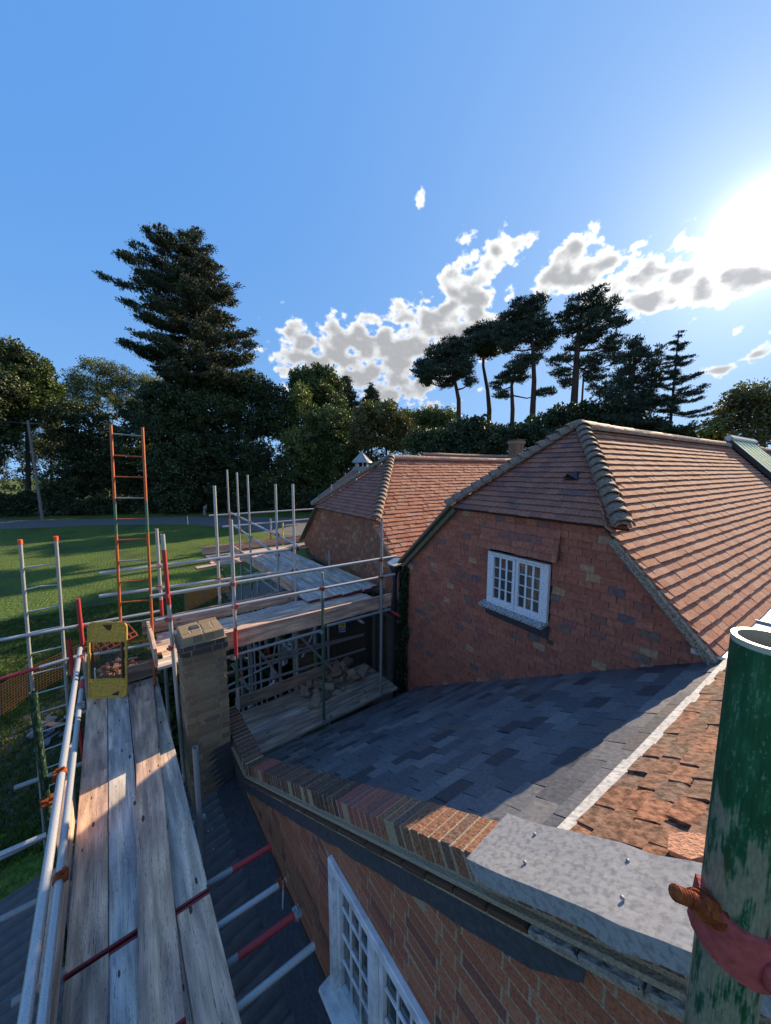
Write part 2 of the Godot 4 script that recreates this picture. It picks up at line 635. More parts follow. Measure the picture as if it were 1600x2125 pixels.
# ---------------------------------------------------------------- materials
func materials() -> void:
	var soft := noise_tex(0.02, 4, [[0.0, grey(0.72)], [0.5, grey(0.9)], [1.0, grey(1.0)]], 1)
	var fine := noise_tex(0.06, 5, [[0.0, grey(0.62)], [0.45, grey(0.86)], [0.75, grey(0.97)], [1.0, grey(1.0)]], 2)
	var rough_n := noise_normal(0.05, 5, 6.0, 3)
	var grain_n := noise_normal(0.12, 4, 5.0, 4)
	var wave_n := noise_normal(0.012, 3, 8.0, 5)
	var mossy := noise_tex(0.022, 5, [[0.0, Color(0.42, 0.40, 0.34)], [0.33, Color(0.66, 0.60, 0.54)], [0.5, Color(0.86, 0.80, 0.74)], [0.74, Color(1, 0.97, 0.94)], [0.86, Color(0.92, 0.9, 0.86)], [0.93, Color(1, 1, 0.98)], [1.0, Color(1.0, 1.0, 0.96)]], 6, 512)
	var lichen := noise_tex(0.03, 5, [[0.0, Color(0.48, 0.45, 0.42)], [0.42, Color(0.86, 0.84, 0.82)], [0.66, Color(1, 1, 1)], [0.80, Color(1, 0.98, 0.95)], [0.93, Color(0.72, 0.66, 0.58)], [1.0, Color(0.55, 0.5, 0.45)]], 7, 512)
	var lead_t := noise_tex(0.018, 6, [[0.0, grey(0.70)], [0.4, grey(0.88)], [0.6, grey(0.98)], [0.75, grey(0.93)], [1.0, grey(1.0)]], 8, 512)
	var galv_t := noise_tex(0.05, 4, [[0.0, grey(0.70)], [0.5, grey(0.90)], [1.0, grey(1.0)]], 9)
	var rust_t := noise_tex(0.03, 5, [[0.0, Color(0.42, 0.18, 0.08)], [0.5, Color(0.80, 0.46, 0.2)], [1.0, Color(1, 0.72, 0.38)]], 10)
	var slate_t := noise_tex(0.03, 6, [[0.0, Color(0.74, 0.75, 0.78)], [0.5, Color(0.88, 0.89, 0.92)], [0.8, Color(1, 1, 1)], [0.9, Color(0.97, 0.95, 0.93)], [1.0, Color(1, 0.98, 0.96)]], 11, 512)
	var peel := noise_tex(0.035, 6, [[0.0, Color(0.34, 0.33, 0.31)], [0.20, Color(0.55, 0.54, 0.52)], [0.29, Color(0.92, 0.93, 0.95)], [1.0, Color(1, 1, 1)]], 12, 512)
	var peel2 := noise_tex(0.03, 6, [[0.0, Color(0.34, 0.33, 0.31)], [0.42, Color(0.50, 0.49, 0.47)], [0.52, Color(0.92, 0.93, 0.95)], [1.0, Color(1, 1, 1)]], 22, 512)
	var paint := noise_tex(0.04, 5, [[0.0, Color(0.38, 0.36, 0.28)], [0.30, Color(0.62, 0.6, 0.5)], [0.38, Color(1, 1, 1)], [1.0, Color(1, 1, 1)]], 13, 512)
	var green_t := noise_tex(0.022, 6, [[0.0, Color(0.004, 0.07, 0.035)], [0.48, Color(0.015, 0.16, 0.075)], [0.62, Color(0.03, 0.21, 0.10)], [0.68, Color(0.33, 0.35, 0.30)], [0.80, Color(0.40, 0.39, 0.34)], [1.0, Color(0.5, 0.48, 0.42)]], 14, 512)
	var grass_t := noise_tex(0.02, 6, [[0.0, Color(0.24, 0.30, 0.10)], [0.4, Color(0.36, 0.45, 0.15)], [0.7, Color(0.48, 0.54, 0.20)], [1.0, Color(0.60, 0.58, 0.30)]], 15, 512)
	var grass_big := noise_tex(0.012, 4, [[0.0, grey(0.62)], [0.5, grey(0.9)], [1.0, Color(1.0, 0.96, 0.84)]], 16)
	var gravel_t := noise_tex(0.10, 4, [[0.0, grey(0.35)], [0.5, grey(0.7)], [1.0, grey(1.0)]], 17)
	var bark_t := noise_tex(0.04, 5, [[0.0, grey(0.4)], [0.5, grey(0.75)], [1.0, grey(1.0)]], 18)
	M.galv = mat(lin(0.52, 0.53, 0.54), 0.42, galv_t, Vector3(9, 3, 9), null, 0.0, true, 0.35)
	M.galv_dull = mat(lin(0.34, 0.345, 0.35), 0.6, galv_t, Vector3(9, 3, 9), null, 0.0, true, 0.2)
	M.green_pole = mat(Color.WHITE, 0.5, green_t, Vector3(5.0, 1.4, 5.0), grain_n, 0.25)
	var np := StandardMaterial3D.new()
	np.albedo_texture = pole_texture()
	np.roughness = 0.42
	M.near_pole = np
	M.green_paint = mat(lin(0.07, 0.16, 0.11), 0.5, fine, Vector3(6, 6, 6))
	M.red_paint = mat(lin(0.42, 0.035, 0.04), 0.5, paint, Vector3(7, 7, 7))
	M.red_end = mat(lin(0.22, 0.02, 0.025), 0.7, fine, Vector3(6, 6, 6))
	M.coupler = mat(lin(0.50, 0.085, 0.08), 0.6, soft, Vector3(14, 14, 14), rough_n, 0.2)
	M.rust = mat(lin(0.42, 0.26, 0.14), 0.75, rust_t, Vector3(9, 9, 9), rough_n, 0.6, true, 0.2)
	M.orange_steel = mat(lin(0.55, 0.12, 0.022), 0.5, fine, Vector3(6, 2, 6))
	M.yellow = mat(lin(0.66, 0.39, 0.06), 0.6, soft, Vector3(4, 4, 4))
	M.rust_dark = mat(lin(0.10, 0.045, 0.02), 0.85, fine, Vector3(9, 9, 9))
	M.barrier = mat(lin(0.80, 0.10, 0.025), 0.5)
	M.mesh_orange = mat(lin(0.85, 0.25, 0.06), 0.6)
	M.lead = mat(lin(0.33, 0.335, 0.34), 0.5, lead_t, Vector3(3.5, 3.5, 3.5), wave_n, 0.22, true, 0.1)
	M.lead_pale = mat(lin(0.62, 0.61, 0.58), 0.6, lead_t, Vector3(2.2, 2.2, 2.2), wave_n, 0.5)
	M.lead_dark = mat(lin(0.055, 0.058, 0.065), 0.55, slate_t, Vector3(2.0, 2.0, 2.0), wave_n, 0.6)
	M.mortar = mat(lin(0.42, 0.33, 0.215), 0.9, fine, Vector3(5, 5, 5), rough_n, 0.8)
	M.mortar_old = mat(lin(0.33, 0.25, 0.17), 0.95, soft, Vector3(4, 4, 4), rough_n, 1.0)
	M.mortar_grey = mat(lin(0.30, 0.27, 0.23), 0.95, lichen, Vector3(1.5, 1.5, 1.5), rough_n, 1.0)
	M.dark_joint = mat(lin(0.05, 0.032, 0.026), 0.95)
	M.clay = mat(lin(0.40, 0.16, 0.10), 0.8, lichen, Vector3(1.6, 1.6, 1.6), rough_n, 0.4)
	M.ridge = mat(lin(0.42, 0.22, 0.14), 0.75, lichen, Vector3(1.1, 1.1, 1.1), rough_n, 0.5)
	M.bonnet = mat(lin(0.26, 0.19, 0.14), 0.8, lichen, Vector3(1.5, 1.5, 1.5), rough_n, 0.6)
	M.verge = mat(lin(0.36, 0.33, 0.26), 0.9, lichen, Vector3(2.0, 2.0, 2.0), rough_n, 0.9)
	M.verge_green = mat(lin(0.17, 0.18, 0.12), 0.9, lichen, Vector3(2.0, 2.0, 2.0), rough_n, 0.9)
	M.white_old = mat(lin(0.76, 0.78, 0.80), 0.65, peel, Vector3(1.3, 2.6, 1.3), grain_n, 0.1)
	M.white_worn = mat(lin(0.60, 0.60, 0.59), 0.75, peel2, Vector3(2.4, 2.4, 2.4), grain_n, 0.2)
	M.white_new = mat(lin(0.80, 0.81, 0.83), 0.4, soft, Vector3(1, 1, 1))
	M.black_pipe = mat(lin(0.028, 0.030, 0.034), 0.45, fine, Vector3(4, 4, 4))
	M.slate_sheet = mat(lin(0.06, 0.065, 0.075), 0.6, slate_t, Vector3(2, 2, 2), wave_n, 0.5)
	M.corrugated = mat(lin(0.10, 0.102, 0.11), 0.6, soft, Vector3(1.2, 1.2, 1.2), rough_n, 0.08)
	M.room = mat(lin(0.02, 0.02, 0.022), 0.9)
	M.curtain = mat(lin(0.34, 0.22, 0.10), 0.85, soft, Vector3(6, 1, 6))
	M.timber_dark = mat(lin(0.20, 0.175, 0.15), 0.85, bark_t, Vector3(9, 0.8, 9), grain_n, 0.6)
	M.timber_edge = mat(lin(0.40, 0.27, 0.19), 0.85, bark_t, Vector3(8, 3, 8), grain_n, 0.4)
	M.pole_wood = mat(lin(0.34, 0.31, 0.28), 0.9, bark_t, Vector3(3, 0.5, 3))
	M.bark = mat(lin(0.085, 0.062, 0.045), 0.95, bark_t, Vector3(1.5, 0.4, 1.5), rough_n, 1.0)
	M.bark_pine = mat(lin(0.13, 0.075, 0.05), 0.95, bark_t, Vector3(1.2, 0.4, 1.2), rough_n, 1.0)
	M.gravel = mat(lin(0.27, 0.235, 0.20), 0.95, gravel_t, Vector3(0.7, 0.7, 0.7), rough_n, 1.0)
	M.gravel_earth = mat(lin(0.20, 0.165, 0.11), 0.95, gravel_t, Vector3(0.6, 0.6, 0.6), rough_n, 1.0)
	M.road = mat(lin(0.27, 0.255, 0.245), 0.9, gravel_t, Vector3(0.35, 0.35, 0.35), rough_n, 0.4)
	M.plastic = mat(lin(0.62, 0.66, 0.70), 0.35, soft, Vector3(4, 4, 4), wave_n, 1.0)
	M.board_white = mat(lin(0.74, 0.75, 0.76), 0.5)
	M.sign_yellow = mat(lin(0.80, 0.62, 0.03), 0.5)
	M.sign_blue = mat(lin(0.02, 0.13, 0.55), 0.5)
	M.wire = mat(lin(0.06, 0.06, 0.065), 0.7)
	M.wire_rust = mat(lin(0.16, 0.09, 0.05), 0.8)
	M.solar = mat(lin(0.06, 0.055, 0.03), 0.18)
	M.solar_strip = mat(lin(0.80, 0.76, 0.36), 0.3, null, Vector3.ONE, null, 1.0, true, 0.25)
	var glass := StandardMaterial3D.new()
	glass.transparency = BaseMaterial3D.TRANSPARENCY_ALPHA
	glass.albedo_color = Color(0.8, 0.85, 0.85, 0.10)
	glass.roughness = 0.03
	M.glass = glass
	var ground := mat(lin(0.56, 0.70, 0.17), 0.95, grass_t, Vector3(0.45, 0.45, 0.45), rough_n, 1.2)
	ground.detail_enabled = true
	ground.detail_blend_mode = BaseMaterial3D.BLEND_MODE_MUL
	ground.detail_albedo = grass_big
	ground.detail_uv_layer = BaseMaterial3D.DETAIL_UV_2
	ground.uv2_triplanar = true
	ground.uv2_world_triplanar = true
	ground.uv2_scale = Vector3(0.05, 0.05, 0.05)
	M.ground = ground
	var blade := mat(Color.WHITE, 0.7)
	blade.vertex_color_use_as_albedo = true
	blade.backlight_enabled = true
	blade.backlight = Color(0.5, 0.6, 0.2)
	M.blade = blade
	var leaf := mat(Color.WHITE, 0.55)
	leaf.vertex_color_use_as_albedo = true
	leaf.backlight_enabled = true
	leaf.backlight = Color(0.50, 0.58, 0.16)
	M.leaf = leaf
	var needle := mat(Color.WHITE, 0.7)
	needle.vertex_color_use_as_albedo = true
	needle.backlight_enabled = true
	needle.backlight = Color(0.16, 0.18, 0.07)
	M.needle = needle
	for i in 5:
		var base: Color = [Color(0.84, 0.70, 0.59), Color(0.79, 0.74, 0.68), Color(0.84, 0.69, 0.57), Color(0.80, 0.71, 0.62), Color(0.70, 0.60, 0.52)][i]
		var alt: Color = [Color(0.72, 0.60, 0.53), Color(0.66, 0.64, 0.63), Color(0.70, 0.58, 0.51), Color(0.66, 0.61, 0.57), Color(0.56, 0.49, 0.44)][i]
		var m := StandardMaterial3D.new()
		m.albedo_texture = wood_texture(40 + i, base, alt, 5 + i)
		m.roughness = 0.85
		M["wood%d" % i] = m
	palette("hung", [[0.40, 0.138, 0.084], [0.42, 0.148, 0.092], [0.36, 0.118, 0.073], [0.46, 0.17, 0.10], [0.27, 0.12, 0.092], [0.22, 0.14, 0.11], [0.46, 0.27, 0.155], [0.17, 0.12, 0.12]], [6, 6, 4, 3, 1.4, 0.7, 0.55, 0.3], 0.85, soft, Vector3(3, 3, 3), rough_n, 0.15)
	palette("hung_old", [[0.33, 0.15, 0.085], [0.38, 0.19, 0.11], [0.28, 0.125, 0.08], [0.42, 0.25, 0.15], [0.24, 0.14, 0.10], [0.36, 0.13, 0.075]], [5, 4, 4, 2, 2, 3], 0.9, lichen, Vector3(2.2, 2.2, 2.2), rough_n, 0.6)
	palette("roof", [[0.50, 0.215, 0.125], [0.54, 0.25, 0.15], [0.47, 0.185, 0.105], [0.55, 0.285, 0.175], [0.43, 0.175, 0.115], [0.57, 0.235, 0.13]], [5, 5, 4, 3, 2, 2], 0.92, lichen, Vector3(2.4, 2.4, 2.4), rough_n, 0.12)
	palette("hip", [[0.36, 0.145, 0.095], [0.39, 0.16, 0.105], [0.31, 0.12, 0.085], [0.22, 0.11, 0.095]], [5, 4, 4, 2], 0.78, lichen, Vector3(2.0, 2.0, 2.0), rough_n, 0.4)
	palette("mossy", [[0.26, 0.145, 0.10], [0.31, 0.16, 0.10], [0.235, 0.145, 0.105], [0.35, 0.17, 0.105], [0.21, 0.145, 0.115]], [5, 4, 4, 2, 3], 0.95, mossy, Vector3(1.7, 1.7, 1.7), rough_n, 0.30)
	palette("slate", [[0.125, 0.130, 0.138], [0.158, 0.162, 0.168], [0.098, 0.104, 0.114], [0.205, 0.200, 0.192], [0.125, 0.115, 0.112], [0.055, 0.060, 0.070]], [6, 5, 5, 2.4, 2.4, 2.2], 0.46, slate_t, Vector3(1.6, 1.6, 1.6), rough_n, 0.14)
	palette("brick", [[0.40, 0.135, 0.070], [0.44, 0.155, 0.082], [0.36, 0.115, 0.062], [0.47, 0.18, 0.095], [0.25, 0.088, 0.06], [0.11, 0.066, 0.06]], [6, 5, 5, 2, 2, 0.35], 0.85, fine, Vector3(4, 4, 4), rough_n, 0.3)
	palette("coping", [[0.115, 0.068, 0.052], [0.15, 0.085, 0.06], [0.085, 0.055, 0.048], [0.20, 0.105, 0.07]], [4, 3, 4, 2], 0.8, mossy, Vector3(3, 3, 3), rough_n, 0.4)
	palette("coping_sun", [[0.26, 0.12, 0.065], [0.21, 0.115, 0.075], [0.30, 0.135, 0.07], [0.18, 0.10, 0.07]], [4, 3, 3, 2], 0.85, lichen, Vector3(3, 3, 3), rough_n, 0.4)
	palette("coping_red", [[0.34, 0.09, 0.07], [0.26, 0.10, 0.085], [0.38, 0.11, 0.075]], [3, 3, 2], 0.8, fine, Vector3(3, 3, 3), rough_n, 0.7)
	palette("stock", [[0.30, 0.215, 0.125], [0.26, 0.18, 0.105], [0.34, 0.25, 0.15], [0.20, 0.145, 0.10], [0.40, 0.33, 0.24], [0.27, 0.165, 0.11]], [5, 5, 3, 3, 1, 2], 0.9, fine, Vector3(4, 4, 4), rough_n, 0.4)
	palette("cap", [[0.30, 0.225, 0.13], [0.26, 0.195, 0.115], [0.34, 0.26, 0.155]], [3, 3, 2], 0.9, lichen, Vector3(4, 4, 4), rough_n, 0.4)
	palette("burnt", [[0.075, 0.06, 0.052], [0.10, 0.08, 0.065], [0.055, 0.048, 0.045]], [3, 2, 2], 0.85, fine, Vector3(4, 4, 4), rough_n, 0.4)
	palette("rubble", [[0.40, 0.30, 0.22], [0.34, 0.25, 0.19], [0.46, 0.36, 0.27], [0.33, 0.19, 0.14]], [3, 3, 2, 2], 0.95, lichen, Vector3(4, 4, 4), rough_n, 1.0)
	palette("fresh", [[0.52, 0.20, 0.11], [0.58, 0.28, 0.17], [0.46, 0.16, 0.09]], [3, 2, 2], 0.9, fine, Vector3(3, 3, 3), rough_n, 0.8)

# old green paint on a tube: scratched, worn through to grey metal and mud towards the clamp; u round, v down
func pole_texture() -> ImageTexture:
	var w := 256
	var h := 1024
	var f := FastNoiseLite.new()
	f.seed = 4
	f.frequency = 1.0
	f.fractal_octaves = 5
	f.fractal_gain = 0.62
	var im := Image.create(w, h, false, Image.FORMAT_RGB8)
	for y in h:
		var v := float(y) / h
		for x in w:
			var a := TAU * x / w
			var p := Vector3(cos(a) * 1.1, v * 9.0, sin(a) * 1.1)
			var n := f.get_noise_3dv(p * 1.6)
			var m := f.get_noise_3dv(Vector3(p.x * 9.0, p.y * 1.3 + 30.0, p.z * 9.0))
			var s := f.get_noise_3dv(p * 7.0 + Vector3(9, 9, 9))
			var c := Color(0.06, 0.27, 0.17).lerp(Color(0.13, 0.40, 0.26), clampf(0.5 + n + 0.6 * m, 0, 1))
			var wear := smoothstep(0.10, 0.30, v) * 0.42 + 0.6 * n + 0.25 * m
			var bare := Color(0.44, 0.43, 0.36).lerp(Color(0.58, 0.56, 0.46), clampf(0.5 + s, 0, 1))
			c = c.lerp(bare, smoothstep(0.20, 0.44, wear))
			if s > 0.30 and m > -0.1: c = c.lerp(Color(0.50, 0.55, 0.48), 0.65)
			if v < 0.006: c = Color(0.72, 0.70, 0.62)
			im.set_pixel(x, y, c)
	return ImageTexture.create_from_image(im)

# ---------------------------------------------------------------- the two tile-hung houses
func hip_row(parent: Node, a: Vector3, b: Vector3, n: int, r: float) -> void:
	var d := (b - a) / n
	var up := d.cross(Vector3.UP).cross(d).normalized()
	for i in n:
		var st := mb()
		var p := a + d * (i + rr(-0.05, 0.05))
		var k := up.rotated(d.normalized(), rr(-0.05, 0.05))
		arch(st, p + up * 0.036 - d * 0.10, p + d * 1.15 + up * 0.005, k, r * rr(0.97, 1.04), r * 0.86, 0.016, PI * 0.86, 8)
		# mortar bedding shows under the open end
		part(parent, "bonnet_tile", st.commit(), M.bonnet)
	var bed := mb()
	arch(bed, a + up * 0.012, b + up * 0.012, up, r * 0.80, r * 0.80, 0.03, PI * 0.9, 6)
	part(parent, "mortar_bed", bed.commit(), M.mortar_grey)

func ridge_row(parent: Node, a: Vector3, b: Vector3, step: float, r: float) -> void:
	var n := int(a.distance_to(b) / step)
	var d := (b - a).normalized() * step
	for i in n:
		var st := mb()
		var p := a + d * i + Vector3(0, rr(-0.006, 0.006) - 0.02 * sin(PI * i / n), 0)
		arch(st, p + d * 0.012, p + d * 0.985 + Vector3(0, rr(-0.004, 0.004), 0), Vector3.UP, r, r, 0.018, PI, 8)
		part(parent, "ridge_tile", st.commit(), M.ridge)
	var st2 := mb()
	arch(st2, a + Vector3(0, -0.008, 0), b + Vector3(0, -0.012, 0), Vector3.UP, r * 0.97, r * 0.97, 0.03, PI * 1.05, 8)
	part(parent, "ridge_mortar", st2.commit(), M.mortar_grey)

func sheet(st: SurfaceTool, a: Vector3, b: Vector3, c: Vector3, d: Vector3, th: float) -> void:
	var n := (c - a).cross(b - d).normalized() * th
	quad(st, a, b, c, d)
	quad(st, d - n, c - n, b - n, a - n)
	quad(st, b, a, a - n, b - n)
	quad(st, c, b, b - n, c - n)
	quad(st, d, c, c - n, d - n)
	quad(st, a, d, d - n, a - n)

func main_house() -> void:
	var h := thing("tile_hung_house", "large red tile-hung house with white casement window and bonnet-tiled half hip", "house", P(4.25, -7.2, -3.2))
	var X := 4.25
	# wall behind the hung tiles, with the window opening left out
	var fw := frame(Vector3.BACK, Vector3.UP, P(X, 0, 0))
	var hole := poly([[-3.46, -2.06], [-2.48, -2.06], [-2.48, -1.16], [-3.46, -1.16]])
	var st := mb()
	for q in [poly([[-5.56, -7.2], [-3.46, -7.2], [-3.46, -0.60], [-4.16, -0.60], [-5.56, -1.96]]), poly([[-2.48, -7.2], [-0.80, -7.2], [-0.84, -1.84], [-1.90, -0.68], [-1.92, -0.60], [-2.48, -0.60]]), poly([[-3.46, -7.2], [-2.48, -7.2], [-2.48, -2.06], [-3.46, -2.06]]), poly([[-3.46, -1.16], [-2.48, -1.16], [-2.48, -0.58], [-3.46, -0.58]])]:
		prism(st, fw, q, -0.25, -0.004)
	var gable := part(h, "gable_wall", st.commit(), M.dark_joint)
	var sheath := poly([[-5.56, -4.62], [-0.86, -1.80], [-0.86, -1.74], [-1.80, -0.60], [-4.17, -0.60], [-5.56, -1.86]])
	var opt := {"g": 0.0925, "w": [0.168], "h": 0.110, "kind": "tile", "th": 0.011, "lift": 0.016, "gap": 0.003, "jag": 0.0022, "rag": 0.0035, "slip": 0.03, "proud": 0.002, "turn": 0.009, "variants": 5, "camber": 0.001, "limit": 300, "holes": [poly([[-3.47, -2.20], [-2.47, -2.20], [-2.47, -1.14], [-3.47, -1.14]])]}
	lay(gable, "hung_tile", fw, sheath, opt, PAL.hung)
	# hood of tiles kicked out over the window
	var hv := Vector3(0.26, 1.0, 0).normalized()
	var fh := frame(Vector3.BACK, hv, P(X - 0.105, -1.115, 0))
	st = mb()
	prism(st, fh, poly([[-3.60, 0.0], [-2.37, 0.0], [-2.385, 0.36], [-3.585, 0.36]]), -0.07, -0.006)
	var hood := part(h, "window_hood", st.commit(), M.timber_dark)
	lay(hood, "hood_tile", fh, poly([[-3.61, -0.03], [-2.36, -0.03], [-2.38, 0.37], [-3.59, 0.37]]), {"g": 0.098, "w": [0.168], "h": 0.12, "kind": "tile", "th": 0.011, "lift": 0.016, "jag": 0.003, "rag": 0.006, "variants": 4, "turn": 0.012, "slip": 0.03}, PAL.hung)
	casement(h, X)
	# half hip above the gable
	var hipv := Vector3(1.47, 1.25, 0).normalized()
	var fhip := frame(Vector3.BACK, hipv, P(4.17, -0.60, 0))
	st = mb()
	prism(st, fhip, poly([[-4.26, 0.0], [-1.62, 0.0], [-3.0, 1.98]]), -0.06, -0.005)
	var hip := part(h, "half_hip", st.commit(), M.dark_joint)
	var vent := poly([[-2.66, 0.70], [-2.45, 0.70], [-2.50, 0.86], [-2.58, 0.86]])
	lay(hip, "hip_tile", fhip, poly([[-4.28, -0.03], [-1.60, -0.03], [-3.0, 1.97]]), {"g": 0.112, "w": [0.168], "h": 0.14, "kind": "tile", "th": 0.012, "lift": 0.023, "jag": 0.002, "rag": 0.004, "variants": 4, "camber": 0.003, "holes": [vent], "slip": 0.03}, PAL.hip)
	st = mb()
	var vb := fhip * Vector3(-2.66, 0.70, 0.03)
	var vc := fhip * Vector3(-2.45, 0.70, 0.03)
	var vt := fhip * Vector3(-2.54, 0.87, 0.02)
	var vo := fhip * Vector3(-2.555, 0.70, 0.13)
	tri(st, vb, vt, vo)
	tri(st, vo, vt, vc)
	part(h, "roof_vent", st.commit(), M.slate_sheet)
	# right-hand slope, running away from the gable
	var rs := Vector3(0, 2.38, -2.2).normalized()
	var fr := frame(Vector3.RIGHT, rs, P(0, -1.72, -0.80))
	var slope := poly([[4.16, -0.06], [26.0, -0.06], [26.0, 3.24], [5.70, 3.24], [4.10, 1.50]])
	st = mb()
	prism(st, fr, poly([[4.2, -0.05], [26.0, -0.05], [26.0, 3.24], [5.72, 3.24], [4.2, 1.56]]), -0.06, -0.006)
	var deck := part(h, "roof_slope", st.commit(), M.dark_joint)
	lay(deck, "roof_tile", fr, slope, {"g": 0.1135, "w": [0.166], "h": 0.145, "kind": "tile", "th": 0.014, "lift": 0.034, "jag": 0.0022, "rag": 0.004, "variants": 6, "camber": 0.004, "slip": 0.02, "proud": 0.002, "turn": 0.009, "limit": 300}, PAL.roof)
	st = mb()
	sheet(st, P(4.2, -1.90, -5.64), P(5.72, 0.66, -3.04), P(26, 0.66, -3.04), P(26, -1.90, -5.64), 0.06)
	tri(st, P(4.2, -1.90, -5.64), P(4.2, -0.58, -4.22), P(5.72, 0.66, -3.04))
	part(h, "rear_slope", st.commit(), M.clay)
	ridge_row(h, P(5.66, 0.65, -3.0), P(13.5, 0.66, -3.0), 0.45, 0.125)
	ridge_row(h, P(16.6, 0.66, -3.0), P(26.0, 0.66, -3.0), 0.45, 0.125)
	hip_row(h, P(4.12, -0.62, -1.66), P(5.72, 0.68, -3.0), 15, 0.115)
	hip_row(h, P(4.13, -0.62, -4.26), P(5.72, 0.68, -3.0), 14, 0.12)
	# verges: mortared undercloak and barge on the right, mossy slate edge on the left
	st = mb()
	bar(st, P(4.19, -0.755, -1.76), P(4.19, -1.79, -0.80), 0.12, 0.10, Vector3.UP, 0.012)
	part(h, "verge", st.commit(), M.verge, "lichen-grey mortared verge beside the sunlit slope")
	for k in 9:
		st = mb()
		var t := (k + 0.3) / 9.4
		var q := P(4.125, -0.72, -1.73).lerp(P(4.125, -1.735, -0.79), t)
		bar(st, q, q + Vector3(0, -1.1, 0.93).normalized() * rr(0.10, 0.16), 0.09, 0.014, Vector3(0.1, 1, 0.6))
		part(h, "undercloak_slate", st.commit(), M.verge)
	st = mb()
	bar(st, P(4.17, -0.56, -4.20), P(4.17, -1.86, -5.64), 0.16, 0.05, Vector3.UP, 0.008)
	bar(st, P(4.20, -0.64, -4.17), P(4.20, -1.92, -5.58), 0.08, 0.07, Vector3.UP)
	part(h, "verge", st.commit(), M.verge_green, "mossy left verge above the ivy")
	# side walls, so that the house is whole
	st = mb()
	bx(st, Transform3D(Basis(), P(15.2, -4.55, -0.99)), Vector3(21.5, 5.3, 0.25))
	bx(st, Transform3D(Basis(), P(15.2, -4.60, -5.44)), Vector3(21.5, 5.2, 0.25))
	bx(st, Transform3D(Basis(), P(25.8, -4.0, -3.2)), Vector3(0.25, 6.4, 4.3))
	part(h, "side_wall", st.commit(), M.clay)

